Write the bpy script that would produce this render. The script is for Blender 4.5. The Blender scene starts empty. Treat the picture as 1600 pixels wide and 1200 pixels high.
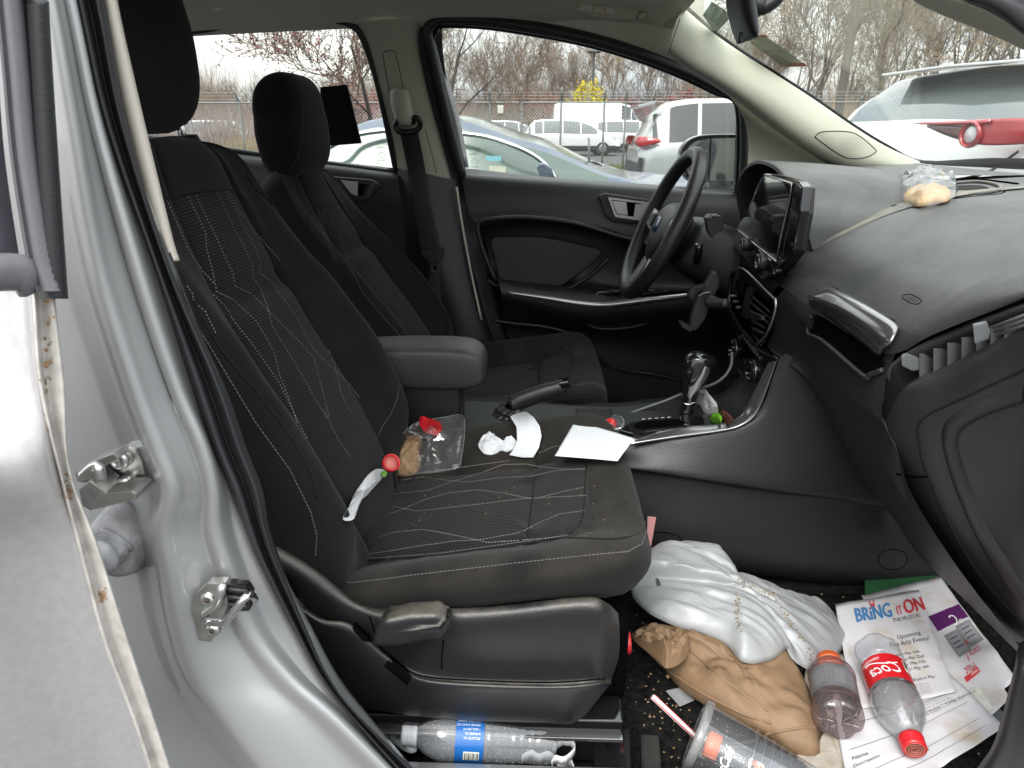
import bpy, bmesh, math, random
from mathutils import Vector, Matrix, noise, Euler
from mathutils.bvhtree import BVHTree
R=math.radians
random.seed(7)
scn=bpy.context.scene
# ---------------------------------------------------------------- camera
CAMP=Vector((0,-1.40,1.25)); FPX=1110.0
cd=bpy.data.cameras.new('camera'); cam=bpy.data.objects.new('camera',cd); scn.collection.objects.link(cam)
cam.location=CAMP; cam.rotation_euler=(R(70),0,R(2)); scn.camera=cam
cd.sensor_width=9.8; cd.lens=FPX/1600*9.8; cd.clip_start=0.02; cd.clip_end=2000
cd.dof.use_dof=True; cd.dof.focus_distance=1.5; cd.dof.aperture_fstop=5
scn.render.engine='CYCLES'
scn.cycles.max_bounces=10; scn.cycles.transparent_max_bounces=24; scn.cycles.diffuse_bounces=4; scn.cycles.glossy_bounces=4
scn.cycles.transmission_bounces=6; scn.cycles.caustics_reflective=False; scn.cycles.caustics_refractive=False
# ---------------------------------------------------------------- world
W=bpy.data.worlds.new('World'); scn.world=W; W.use_nodes=True
nt=W.node_tree; N=nt.nodes; L=nt.links; N.clear()
out=N.new('ShaderNodeOutputWorld'); bg=N.new('ShaderNodeBackground'); L.new(bg.outputs[0],out.inputs[0])
sky=N.new('ShaderNodeTexSky'); sky.sky_type='NISHITA'; sky.sun_disc=False; sky.sun_elevation=R(48); sky.sun_rotation=R(-160)
sky.air_density=1; sky.dust_density=3
hs=N.new('ShaderNodeHueSaturation'); hs.inputs['Saturation'].default_value=.35; hs.inputs['Value'].default_value=1; L.new(sky.outputs[0],hs.inputs['Color'])
tc=N.new('ShaderNodeTexCoord'); mp=N.new('ShaderNodeMapping'); mp.inputs['Scale'].default_value=(1.3,1.3,7); L.new(tc.outputs['Generated'],mp.inputs[0])
nz=N.new('ShaderNodeTexNoise'); nz.inputs['Scale'].default_value=1.6; nz.inputs['Detail'].default_value=7; nz.inputs['Roughness'].default_value=.5; L.new(mp.outputs[0],nz.inputs[0])
rmp=N.new('ShaderNodeValToRGB'); rmp.color_ramp.elements[0].position=.36; rmp.color_ramp.elements[0].color=(6.2,6.9,7.8,1)
rmp.color_ramp.elements[1].position=.66; rmp.color_ramp.elements[1].color=(12.8,12.6,12.0,1); L.new(nz.outputs[0],rmp.inputs[0])
mx=N.new('ShaderNodeMixRGB'); mx.inputs[0].default_value=.85; L.new(hs.outputs[0],mx.inputs[1]); L.new(rmp.outputs[0],mx.inputs[2])
sz=N.new('ShaderNodeSeparateXYZ'); L.new(tc.outputs['Generated'],sz.inputs[0])   # overcast sky: zenith about three times the horizon
gr=N.new('ShaderNodeMapRange'); gr.inputs[1].default_value=0; gr.inputs[2].default_value=1; gr.inputs[3].default_value=.50; gr.inputs[4].default_value=1.85; L.new(sz.outputs[2],gr.inputs[0])
ml=N.new('ShaderNodeVectorMath'); ml.operation='SCALE'; L.new(mx.outputs[0],ml.inputs[0]); L.new(gr.outputs[0],ml.inputs['Scale'])
L.new(ml.outputs[0],bg.inputs[0]); bg.inputs[1].default_value=.10
sd=bpy.data.lights.new('sun','SUN'); sd.energy=1.1; sd.angle=R(25); sd.color=(1,.97,.92)
sun=bpy.data.objects.new('sun',sd); scn.collection.objects.link(sun); sun.rotation_euler=(R(42),0,R(-20))
scn.view_settings.view_transform='Standard'; scn.view_settings.look='None'; scn.view_settings.gamma=1
scn.view_settings.exposure=1.5
# ---------------------------------------------------------------- pixel helpers (photo pixel -> point on a real plane of the car)
_q=Euler((R(70),0,R(2))).to_matrix()
def ray(px,py): return _q@Vector(((px-800)/FPX,(600-py)/FPX,-1))
def on(px,py,i,v):
    d=ray(px,py); t=(v-CAMP[i])/d[i]; return CAMP+d*t
def PX(px,py,v): return on(px,py,0,v)
def PY(px,py,v): return on(px,py,1,v)
def PZ(px,py,v): return on(px,py,2,v)
# ---------------------------------------------------------------- materials
MATS={}
def mat(name,col,rough=.5,metal=0,bump=None,bump2=None,var=None,coat=0,emit=None,spec=.5,sheen=0,alpha=1,trans=0,dust=None,wave=None,sss=0):
    m=bpy.data.materials.new(name); m.use_nodes=True; n=m.node_tree.nodes; l=m.node_tree.links; b=n['Principled BSDF']
    b.inputs['Base Color'].default_value=(*col,1); b.inputs['Roughness'].default_value=rough; b.inputs['Metallic'].default_value=metal
    b.inputs['Coat Weight'].default_value=coat; b.inputs['Coat Roughness'].default_value=.05; b.inputs['Specular IOR Level'].default_value=spec
    b.inputs['Sheen Weight'].default_value=sheen; b.inputs['Alpha'].default_value=alpha; b.inputs['Transmission Weight'].default_value=trans
    t=n.new('ShaderNodeTexCoord'); src=t.outputs['Object']; colout=None
    if var:   # (scale, amount) light/dark mottling of the thing itself
        z=n.new('ShaderNodeTexNoise'); z.inputs['Scale'].default_value=var[0]; z.inputs['Detail'].default_value=6; l.new(src,z.inputs[0])
        r=n.new('ShaderNodeValToRGB'); r.color_ramp.elements[0].position=.3; r.color_ramp.elements[1].position=.72
        a=var[1]; c2=var[2] if len(var)>2 else tuple(min(1,c*(1+a)) for c in col)
        r.color_ramp.elements[0].color=(*[c*(1-a) for c in col],1); r.color_ramp.elements[1].color=(*c2,1); l.new(z.outputs[0],r.inputs[0]); colout=r.outputs[0]
    if dust:  # (amount, colour): settled dust, only on faces that look up
        g=n.new('ShaderNodeNewGeometry'); s=n.new('ShaderNodeSeparateXYZ'); l.new(g.outputs['Normal'],s.inputs[0])
        mr=n.new('ShaderNodeMapRange'); mr.inputs[1].default_value=.25; mr.inputs[2].default_value=1; mr.inputs[4].default_value=dust[0]; l.new(s.outputs[2],mr.inputs[0])
        z=n.new('ShaderNodeTexNoise'); z.inputs['Scale'].default_value=9; z.inputs['Detail'].default_value=9; z.inputs['Roughness'].default_value=.7; l.new(src,z.inputs[0])
        r=n.new('ShaderNodeMapRange'); r.inputs[1].default_value=.38; r.inputs[2].default_value=.72; l.new(z.outputs[0],r.inputs[0])
        mu=n.new('ShaderNodeMath'); mu.operation='MULTIPLY'; l.new(mr.outputs[0],mu.inputs[0]); l.new(r.outputs[0],mu.inputs[1])
        x=n.new('ShaderNodeMixRGB'); l.new(mu.outputs[0],x.inputs[0])
        if colout: l.new(colout,x.inputs[1])
        else: x.inputs[1].default_value=(*col,1)
        x.inputs[2].default_value=(*dust[1],1); colout=x.outputs[0]
    if wave:  # (coordinate, scale, strength, colour gain): woven ribs along a UV axis
        uv=t.outputs['UV']; mpn=n.new('ShaderNodeMapping'); l.new(uv,mpn.inputs[0])
        w=n.new('ShaderNodeTexWave'); w.bands_direction=wave[0]; w.inputs['Scale'].default_value=wave[1]; w.inputs['Distortion'].default_value=0
        l.new(mpn.outputs[0],w.inputs[0])
        x=n.new('ShaderNodeMixRGB'); l.new(w.outputs[0],x.inputs[0]); c0=[c*(1-wave[3]) for c in col]; c1=[c*(1+wave[3]) for c in col]
        x.inputs[1].default_value=(*c0,1); x.inputs[2].default_value=(*c1,1)
        if colout:
            x2=n.new('ShaderNodeMixRGB'); x2.inputs[0].default_value=.5; l.new(colout,x2.inputs[1]); l.new(x.outputs[0],x2.inputs[2]); colout=x2.outputs[0]
        else: colout=x.outputs[0]
    if colout: l.new(colout,b.inputs['Base Color'])
    prev=None
    for bb in (bump,bump2):
        if not bb: continue
        bm=n.new('ShaderNodeBump'); bm.inputs['Strength'].default_value=bb[1]; bm.inputs['Distance'].default_value=bb[2] if len(bb)>2 else .001
        kind=bb[3] if len(bb)>3 else 'n'
        if kind=='v': z=n.new('ShaderNodeTexVoronoi'); z.inputs['Scale'].default_value=bb[0]; l.new(src,z.inputs[0]); o=z.outputs['Distance']
        else: z=n.new('ShaderNodeTexNoise'); z.inputs['Scale'].default_value=bb[0]; z.inputs['Detail'].default_value=4; l.new(src,z.inputs[0]); o=z.outputs[0]
        l.new(o,bm.inputs['Height'])
        if prev: l.new(prev,bm.inputs['Normal'])
        prev=bm.outputs[0]
    if wave:
        bm=n.new('ShaderNodeBump'); bm.inputs['Strength'].default_value=wave[2]; bm.inputs['Distance'].default_value=.001; l.new(w.outputs[0],bm.inputs['Height'])
        if prev: l.new(prev,bm.inputs['Normal'])
        prev=bm.outputs[0]
    if prev: l.new(prev,b.inputs['Normal'])
    if emit: b.inputs['Emission Color'].default_value=(*emit[0],1); b.inputs['Emission Strength'].default_value=emit[1]
    MATS[name]=m; return m
def pane(name,tint,refl=1.0,haze=0.0,hazecol=(.8,.8,.8),streak=0,rough=0.0,speck=0):
    """thin see-through sheet: transparent body, fresnel gloss, even diffuse haze, some dirt"""
    m=bpy.data.materials.new(name); m.use_nodes=True; n=m.node_tree.nodes; l=m.node_tree.links; n.clear()
    o=n.new('ShaderNodeOutputMaterial'); tr=n.new('ShaderNodeBsdfTransparent'); tr.inputs[0].default_value=(*tint,1)
    g=n.new('ShaderNodeBsdfGlossy'); g.inputs['Roughness'].default_value=rough; ge=n.new('ShaderNodeNewGeometry'); dt=n.new('ShaderNodeVectorMath'); dt.operation='DOT_PRODUCT'; l.new(ge.outputs['Normal'],dt.inputs[0]); l.new(ge.outputs['Incoming'],dt.inputs[1])
    def mth(op,a,bv):
        q=n.new('ShaderNodeMath'); q.operation=op; l.new(a,q.inputs[0])
        if bv is not None: q.inputs[1].default_value=bv
        return q.outputs[0]
    ab=mth('ABSOLUTE',dt.outputs['Value'],None); iv=n.new('ShaderNodeMath'); iv.operation='SUBTRACT'; iv.inputs[0].default_value=1; iv.use_clamp=True; l.new(ab,iv.inputs[1])
    pw=mth('POWER',iv.outputs[0],5); sc=mth('MULTIPLY',pw,.55*refl); mu=n.new('ShaderNodeMath'); mu.operation='ADD'; mu.inputs[1].default_value=.035*refl; l.new(sc,mu.inputs[0]); mu.use_clamp=True
    d=n.new('ShaderNodeBsdfDiffuse'); d.inputs[0].default_value=(*hazecol,1); m1=n.new('ShaderNodeMixShader'); m1.inputs[0].default_value=haze
    l.new(tr.outputs[0],m1.inputs[1]); l.new(d.outputs[0],m1.inputs[2])
    if streak or speck:
        t=n.new('ShaderNodeTexCoord'); mp=n.new('ShaderNodeMapping'); mp.inputs['Scale'].default_value=(1,1,.12 if streak else 1); l.new(t.outputs['Object'],mp.inputs[0])
        z=n.new('ShaderNodeTexNoise'); z.inputs['Scale'].default_value=45 if streak else 120; z.inputs['Detail'].default_value=5; l.new(mp.outputs[0],z.inputs[0])
        r=n.new('ShaderNodeMapRange'); r.inputs[1].default_value=.62 if streak else .68; r.inputs[2].default_value=.9; r.inputs[3].default_value=haze; r.inputs[4].default_value=haze+max(streak,speck); l.new(z.outputs[0],r.inputs[0]); l.new(r.outputs[0],m1.inputs[0])
    m2=n.new('ShaderNodeMixShader'); l.new(mu.outputs[0],m2.inputs[0]); l.new(m1.outputs[0],m2.inputs[1]); l.new(g.outputs[0],m2.inputs[2]); l.new(m2.outputs[0],o.inputs[0])
    MATS[name]=m; return m
DUST=(.23,.20,.15)
mat('fabric',(.0092,.0087,.0085),.92,bump=(900,.5,.0006),var=(14,.22),sheen=.06,spec=.12)
mat('fabric_insert',(.0125,.0122,.0123),.9,bump=(700,.4,.0006),sheen=.05,spec=.12,wave=('Y',75,.9,.55))
mat('fabric_insert_cushion',(.0125,.0116,.011),.92,bump=(700,.4,.0006),var=(16,.3),sheen=.05,spec=.12,wave=('X',75,.8,.5))
mat('fabric_dusty',(.0125,.0116,.0104),.95,bump=(900,.5,.0006),var=(9,.3),sheen=.05,spec=.12,dust=(.22,(.08,.07,.054)))
mat('vinyl',(.016,.0165,.017),.45,bump=(500,.25,.0005,'v'))
mat('stitch',(.24,.228,.216),.8)
mat('stitch_dim',(.10,.10,.10),.8)
mat('plastic',(.0082,.0084,.0088),.42,bump=(420,.35,.0007,'v'),dust=(.10,DUST))
mat('plastic_worn',(.0095,.010,.0108),.40,bump=(480,.35,.0006,'v'),dust=(.5,DUST),var=(20,.15))
mat('plastic_dash',(.026,.027,.029),.46,bump=(420,.35,.0007,'v'),dust=(.32,(.20,.19,.165)))
mat('plastic_dash_dusty',(.05,.05,.05),.55,bump=(600,.5,.0008,'v'),dust=(1.0,(.25,.225,.175)))
mat('plastic_glove',(.014,.014,.0153),.44,bump=(420,.3,.0007,'v'),dust=(.2,DUST))
mat('plastic_grey',(.10,.105,.11),.4)
mat('gloss_black',(.008,.008,.009),.08,coat=.6)
mat('soft_black',(.007,.007,.007),.8,spec=.2)
mat('void_black',(.003,.003,.003),1,spec=0)
mat('rubber',(.017,.018,.02),.55,bump=(420,.35,.0006),dust=(.3,(.10,.10,.10)))
mat('rubber_grey',(.27,.27,.275),.65,bump=(60,.8,.003),var=(45,.5))
mat('paint_silver',(.345,.35,.35),.47,.6,coat=.8,bump=(1400,.05,.0002),var=(5,.04))
mat('silver_plastic',(.50,.50,.49),.35,.3)
mat('paint_dirty',(.44,.43,.43),.40,.55,coat=.6,bump=(250,.06,.0003),var=(120,.07))
mat('paint_edge',(.55,.52,.48),.45,.35,var=(60,.25,(.62,.60,.56)))
mat('rust',(.30,.19,.11),.8,var=(200,.4))
mat('dirt_speck',(.07,.045,.03),.9)
mat('steel',(.50,.50,.48),.28,.95,bump=(220,.12,.0004),var=(70,.2))
mat('chrome',(.62,.62,.62),.12,1)
mat('satin',(.42,.41,.40),.3,.9,bump=(500,.05,.0003))
mat('satin_dark',(.21,.205,.205),.22,.85,coat=.6)
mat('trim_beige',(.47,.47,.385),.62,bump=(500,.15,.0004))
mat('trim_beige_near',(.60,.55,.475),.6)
mat('headliner',(.70,.69,.59),.95,bump=(700,.4,.0008),var=(6,.06))
mat('belt_web',(.012,.012,.013),.7,wave=('Y',60,.5,.3))
mat('carpet',(.006,.0063,.0068),1,bump=(260,1,.003),var=(90,.6,(.015,.0145,.014)),spec=.1)
mat('crumb',(.33,.22,.12),.9)
mat('screen',(.006,.007,.008),.04,coat=1,var=(30,.3,(.02,.019,.017)))
mat('white_print',(.6,.6,.6),.6)
mat('grey_print',(.22,.22,.23),.6)
pane('glass_side',(.93,.95,.93),1.0,.05,streak=.12)  # even pale haze stands in for distance haze and glare; streaks are dirt
pane('glass_front',(.95,.97,.95),.8,.06,speck=.05)  # pale haze in the pane imitates hazy distance; specks are dirt
pane('film_clear',(.93,.93,.93),2.0,.06,rough=.12)
pane('pet_frost',(.86,.87,.88),1.7,.22,(.62,.65,.68),rough=.12)
pane('pet_clear',(.93,.94,.95),2.4,.045,(.75,.78,.82),rough=.04)
pane('pet_fog',(.80,.80,.80),1.9,.20,(.60,.59,.58),rough=.08)
pane('pet_smoke',(.62,.55,.55),1.6,.10,(.5,.42,.42),rough=.08)
pane('cup_clear',(.88,.89,.90),2.2,.07,(.6,.6,.62),rough=.08)
pane('glass_tint_green',(.55,.66,.60),1.3,.06,(.5,.6,.5))
# ---------------------------------------------------------------- object helpers
COL=scn.collection
def link(name,me,mats,parent=None,smooth=True):
    if not isinstance(mats,(list,tuple)): mats=[mats]
    o=bpy.data.objects.new(name,me); COL.objects.link(o)
    for m in mats: me.materials.append(MATS[m] if isinstance(m,str) else m)
    if smooth:
        for p in me.polygons: p.use_smooth=True
    if parent is not None:
        o.parent=parent
        o.matrix_parent_inverse=parent_inv(parent)
    return o
def wm(o):
    l=Matrix.LocRotScale(o.location,o.rotation_euler,o.scale)
    return wm(o.parent)@o.matrix_parent_inverse@l if o.parent else l
def parent_inv(p): return wm(p).inverted()
def mk(name,vs,fs,mats,parent=None,smooth=True,uv=None,mi=None):
    me=bpy.data.meshes.new(name); me.from_pydata([tuple(v) for v in vs],[],fs)
    if uv:
        ul=me.uv_layers.new(name='UVMap')
        for lp in me.loops: ul.data[lp.index].uv=uv[lp.vertex_index]
    o=link(name,me,mats,parent,smooth)
    if mi:
        for p,k in zip(me.polygons,mi): p.material_index=k
    me.validate(); me.update(); return o
def tag(o,label=None,cat=None,group=None,kind=None):
    if label: o['label']=label
    if cat: o['category']=cat
    if group: o['group']=group
    if kind: o['kind']=kind
    return o
def empty(name,loc=(0,0,0),rz=0,label=None,cat=None,group=None):
    o=bpy.data.objects.new(name,None); COL.objects.link(o); o.location=loc; o.rotation_euler=(0,0,rz); o.empty_display_size=.1
    return tag(o,label,cat,group)
def crs(P,n,closed=False):
    P=[Vector(p) for p in P]; m=len(P)
    if n<=1 and not closed: return P
    o=[]
    rng=range(m if closed else m-1)
    for i in rng:
        p1=P[i];p2=P[(i+1)%m]
        p0=P[i-1] if (i>0 or closed) else p1*2-p2
        p3=P[(i+2)%m] if (i+2<m or closed) else p2*2-p1
        for k in range(n):
            t=k/n; t2=t*t;t3=t2*t
            o.append(.5*((2*p1)+(p2-p0)*t+(2*p0-5*p1+4*p2-p3)*t2+(3*p1-p0-3*p2+p3)*t3))
    if not closed: o.append(P[-1])
    return o
def grid(rows,nu,nv,cu=False,cv=False):
    A=[crs(r,nu,cu) for r in rows]; c=len(A[0])
    cols=[crs([a[j] for a in A],nv,cv) for j in range(c)]
    return [[cols[j][i] for j in range(c)] for i in range(len(cols[0]))]
def gmesh(G,cu=False,cv=False,capv=False):
    r=len(G);c=len(G[0]); vs=[p for row in G for p in row]; fs=[]
    uv=[]; V=0
    for i in range(r):
        if i: V+=(G[i][c//2]-G[i-1][c//2]).length
        U=0
        for j in range(c):
            if j: U+=(G[i][j]-G[i][j-1]).length
            uv.append((U,V))
    for i in range(r if cv else r-1):
        for j in range(c if cu else c-1):
            a=i*c+j;b=i*c+(j+1)%c;d=((i+1)%r)*c+j;e=((i+1)%r)*c+(j+1)%c
            fs.append((a,b,e,d))
    if capv: fs.append(tuple(range(c))[::-1]); fs.append(tuple((r-1)*c+j for j in range(c)))
    return vs,fs,uv
def patch(name,rows,m,parent=None,nu=6,nv=6,thick=0,cu=False,cv=False,capv=False,off=0,smooth=True):
    G=grid(rows,nu,nv,cu,cv); vs,fs,uv=gmesh(G,cu,cv,capv)
    o=mk(name,vs,fs,m,parent,smooth,uv)
    if thick:
        s=o.modifiers.new('s','SOLIDIFY'); s.thickness=thick; s.offset=off
    return o
def tube(name,pts,r,m,parent=None,n=10,seg=6,closed=False,flat=None,rs=None):
    P=crs(pts,seg,closed); k=len(P); vs=[];fs=[];uv=[]
    prev=None
    for i,p in enumerate(P):
        t=(P[(i+1)%k]-P[i-1]) if (closed or 0<i<k-1) else (P[1]-P[0] if i==0 else P[-1]-P[-2])
        t.normalize()
        if prev is None:
            a=Vector((0,0,1)) if abs(t.z)<.9 else Vector((1,0,0)); nrm=(a-t*a.dot(t)).normalized()
        else: nrm=(prev-t*prev.dot(t)).normalized()
        prev=nrm; b=t.cross(nrm)
        rr=r if rs is None else rs[min(len(rs)-1,int(i/k*len(rs)))] if not callable(rs) else rs(i/(k-1))
        fx,fy=(1,1) if flat is None else flat
        for j in range(n):
            a=2*math.pi*j/n; vs.append(p+nrm*math.cos(a)*rr*fx+b*math.sin(a)*rr*fy); uv.append((j/n,i*.01))
    for i in range(k if closed else k-1):
        for j in range(n):
            fs.append((i*n+j,i*n+(j+1)%n,((i+1)%k)*n+(j+1)%n,((i+1)%k)*n+j))
    if not closed: fs.append(tuple(range(n))[::-1]); fs.append(tuple((k-1)*n+j for j in range(n)))
    return mk(name,vs,fs,m,parent,True,uv)
def frame(d,up=Vector((0,0,1))):
    z=Vector(d).normalized(); x=up.cross(z)
    if x.length<1e-4: x=Vector((1,0,0))
    x.normalize(); y=z.cross(x); return Matrix((x,y,z)).transposed()
def lathe(name,prof,a,b,m,parent=None,n=40,fn=None,mi=None,roll=0,twist=None):
    """prof: (radius, height 0..1 along a->b); fn(r,ang,h)->r"""
    a=Vector(a);b=Vector(b);M=frame(b-a);Ln=(b-a).length; vs=[];fs=[];uv=[]
    for i,(r,h) in enumerate(prof):
        for j in range(n):
            t=2*math.pi*j/n+roll; rr=fn(r,t,h) if fn else r
            vs.append(a+M@Vector((math.cos(t)*rr,math.sin(t)*rr,h*Ln))); uv.append((j/n,h))
    K=len(prof); ms=[]
    for i in range(K-1):
        for j in range(n):
            fs.append((i*n+j,i*n+(j+1)%n,(i+1)*n+(j+1)%n,(i+1)*n+j)); ms.append(mi(i) if mi else 0)
    if prof[0][0]>1e-5: fs.append(tuple(range(n))[::-1]); ms.append(mi(0) if mi else 0)
    if prof[-1][0]>1e-5: fs.append(tuple((K-1)*n+j for j in range(n))); ms.append(mi(K-2) if mi else 0)
    return mk(name,vs,fs,m,parent,True,uv,ms)
def box(name,c,s,m,parent=None,rot=(0,0,0),bev=.004,seg=2):
    bm=bmesh.new(); bmesh.ops.create_cube(bm,size=1)
    bmesh.ops.scale(bm,vec=s,verts=bm.verts)
    if bev: bmesh.ops.bevel(bm,geom=bm.edges[:],offset=min(bev,min(s)*.45),segments=seg,affect='EDGES',profile=.7)
    M=Matrix.Translation(Vector(c))@Euler(rot).to_matrix().to_4x4(); bmesh.ops.transform(bm,matrix=M,verts=bm.verts)
    me=bpy.data.meshes.new(name); bm.to_mesh(me); bm.free(); return link(name,me,m,parent)
def slab(name,pts,d,m,parent=None,bev=.002,seg=2,smooth=True):
    """polygon pts (3D, roughly planar) extruded along vector d"""
    bm=bmesh.new(); vs=[bm.verts.new(p) for p in pts]; f=bm.faces.new(vs)
    r=bmesh.ops.extrude_face_region(bm,geom=[f]); bmesh.ops.translate(bm,vec=Vector(d),verts=[v for v in r['geom'] if isinstance(v,bmesh.types.BMVert)])
    bmesh.ops.recalc_face_normals(bm,faces=bm.faces)
    if bev: 
        es=[e for e in bm.edges if len(e.link_faces)==2 and e.calc_face_angle(0)>.5]
        bmesh.ops.bevel(bm,geom=es,offset=bev,segments=seg,affect='EDGES',profile=.7)
    bmesh.ops.triangulate(bm,faces=[f for f in bm.faces if len(f.verts)>4])
    me=bpy.data.meshes.new(name); bm.to_mesh(me); bm.free(); o=link(name,me,m,parent,False)
    return o
def join(name,objs,parent=None):
    """merge several built pieces into ONE mesh object"""
    vs=[];fs=[];mi=[];uv=[];mats=[]
    dg=bpy.context.evaluated_depsgraph_get()
    for o in objs:
        me=bpy.data.meshes.new_from_object(o.evaluated_get(dg)) if o.modifiers else o.data
        b=len(vs); vs+= [v.co.copy() for v in me.vertices]
        mm=[]
        for m in o.data.materials:
            if m not in mats: mats.append(m)
            mm.append(mats.index(m))
        for p in me.polygons: fs.append(tuple(b+i for i in p.vertices)); mi.append((mm[min(p.material_index,len(mm)-1)],p.use_smooth))
    me=bpy.data.meshes.new(name); me.from_pydata(vs,[],fs)
    for m in mats: me.materials.append(m)
    for p,k in zip(me.polygons,mi): p.material_index=k[0]; p.use_smooth=k[1]
    for o in objs: bpy.data.objects.remove(o)
    o=bpy.data.objects.new(name,me); COL.objects.link(o)
    if parent is not None: o.parent=parent; o.matrix_parent_inverse=parent_inv(parent)
    return o
def bvh(*objs):
    vs=[];fs=[]
    bpy.context.view_layer.update()
    for o in objs:
        b=len(vs); vs+=[o.matrix_world@v.co for v in o.data.vertices]; fs+=[tuple(b+i for i in p.vertices) for p in o.data.polygons]
    return BVHTree.FromPolygons(vs,fs)
def hit(tree,px,py):
    return tree.ray_cast(CAMP,ray(px,py).normalized())[:2]
def stitches(name,tree,lines,m,parent,step=.0048,ln=.0026,w=.0005,smooth=True):
    """short raised thread dashes laid on the cloth along each line"""
    vs=[];fs=[]
    for line in lines:
        P=[]
        for (x0,y0),(x1,y1) in zip(line,line[1:]): P+=[Vector((x0+(x1-x0)*q/10,y0+(y1-y0)*q/10,0)) for q in range(10)]
        P.append(Vector((*line[-1],0)))
        pts=[]
        for p in P:
            h,nm=hit(tree,p.x,p.y)
            if h is not None:
                if nm.dot(CAMP-h)<0: nm=-nm
                if not pts or (h-pts[-1][0]).length<.06: pts.append((h,nm))
        acc=0
        for (a,na),(b,nb) in zip(pts,pts[1:]):
            d=b-a; l=d.length
            if l<1e-5: continue
            d/=l; t=-acc
            while t<l:
                if t>=0 :
                    c=a+d*t+na*.0006; s=d.cross(na).normalized()*w; e=d*ln; u=na*w*.8; k=len(vs)
                    vs+=[c-s,c+s,c+e+s,c+e-s,c+e*.5+u]; fs+=[(k,k+1,k+4),(k+1,k+2,k+4),(k+2,k+3,k+4),(k+3,k,k+4)]
                t+=step
            acc=(l-(t-step)) if l-(t-step)<step else 0
    return mk(name,vs,fs,m,parent,False)
def seamline(name,tree,line,m,parent,r=.0015,lift=.0002):
    P=crs([Vector((x,y,0)) for x,y in line],8); pts=[]
    for p in P:
        h,nm=hit(tree,p.x,p.y)
        if h is not None:
            if nm.dot(CAMP-h)<0: nm=-nm
            if not pts or (h+nm*lift-pts[-1]).length<.08: pts.append(h+nm*lift)
    if len(pts)<3: return None
    return tube(name,pts,r,m,parent,6,1)
def text_mesh(s,size=1,align='LEFT',shear=0,res=2):
    c=bpy.data.curves.new('t','FONT'); c.body=s; c.size=size; c.align_x=align; c.shear=shear; c.resolution_u=res
    o=bpy.data.objects.new('t',c); COL.objects.link(o); bpy.context.view_layer.update()
    me=bpy.data.meshes.new_from_object(o.evaluated_get(bpy.context.evaluated_depsgraph_get()))
    v=[x.co.copy() for x in me.vertices]; f=[tuple(p.vertices) for p in me.polygons]
    bpy.data.objects.remove(o); bpy.data.meshes.remove(me); return v,f
def lettering(name,items,m,parent,fn):
    """items: (string,x,y,size,shear[,scale_x]); fn maps flat (x,y) to the carrying surface"""
    V=[];Fc=[]
    for it in items:
        s,x,y,sz,sh=it[:5]; sx=it[5] if len(it)>5 else 1
        v,f=text_mesh(s,sz,'LEFT',sh); b=len(V)
        V+=[fn(x+p.x*sx,y+p.y) for p in v]; Fc+=[tuple(b+i for i in q) for q in f]
    return mk(name,V,Fc,m,parent,False)
def pillow(name,outline,h,m,parent=None,amp=.01,fr=18,rings=14,sub=6,c=None,seed=0,flatk=.5,under=True,smooth=True,up=(0,0,1),fold=None,vor=0,jit=0,sharp=0):
    """closed lumpy sheet: outline (3D) swelling to height h, crumpled"""
    O=crs(outline,sub,True); n=len(O); c=Vector(c) if c is not None else sum(O,Vector())/n
    UP=Vector(up).normalized(); vs=[];fs=[];off=Vector((seed*13.1,seed*7.7,seed*3.3))
    for k in range(rings):
        s0=1-k/rings
        for jj,p in enumerate(O):
            s=s0 if k==0 or not jit else max(.02,s0+noise.noise(Vector((jj*3.7,k*2.3,seed)))*jit/rings)
            q=c+(p-c)*s
            if jit and k: q+= (O[(jj+1)%n]-p)*(noise.noise(Vector((jj*5.1,k*4.3,seed+9)))*jit*s)
            w=(1-s**2.2)**flatk; e=min(1,(1-s)*4+.25)
            v=q*fr+off
            if fold: fd=Vector(fold[0]).normalized(); v=v-fd*(v.dot(fd)*(1-fold[1]))
            d=noise.noise(v)*.6+(abs(noise.noise(v*1.9))-.25)*1.0+(abs(noise.noise(v*4.3))-.2)*.3
            if vor: d=d*(1-vor)+(.7-noise.voronoi(v*1.1)[0][0])*vor*1.3+(.4-noise.voronoi(v*2.7)[0][0])*vor*.4
            q=q+Vector((noise.noise(v+Vector((9,0,0)))*amp*.4*e,noise.noise(v+Vector((0,9,0)))*amp*.4*e,0))+UP*(w*h+d*amp*e)
            vs.append(q)
    ci=len(vs); vs.append(c+UP*(vs[-1]-c).dot(UP))
    for k in range(rings-1):
        for j in range(n): fs.append((k*n+j,k*n+(j+1)%n,(k+1)*n+(j+1)%n,(k+1)*n+j))
    for j in range(n): fs.append(((rings-1)*n+j,(rings-1)*n+(j+1)%n,ci))
    if under:
        b=len(vs); vs+= [c+(p-c)*.9-UP*.004 for p in O]
        for j in range(n): fs.append((b+j,b+(j+1)%n,(j+1)%n,j))
        fs.append(tuple(b+j for j in range(n)))
    o=mk(name,vs,fs,m,parent,smooth)
    if sharp: o.data.set_sharp_from_angle(angle=R(sharp))
    return o
# ================================================================ THE PARKED CAR
car=empty('parked_car',(0,0,-.17),label='silver car in front seen from close by through its open passenger doorway, littered inside',cat='car')
V=lambda x,y,z: Vector((x,y,z))
def seq(f,l): return [f(*t) for t in l]
def FW(px,py,o=0):
    y=.57+max(0,min(1,(py-35)/235))*.15
    return PY(px,py,y+o)
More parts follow.
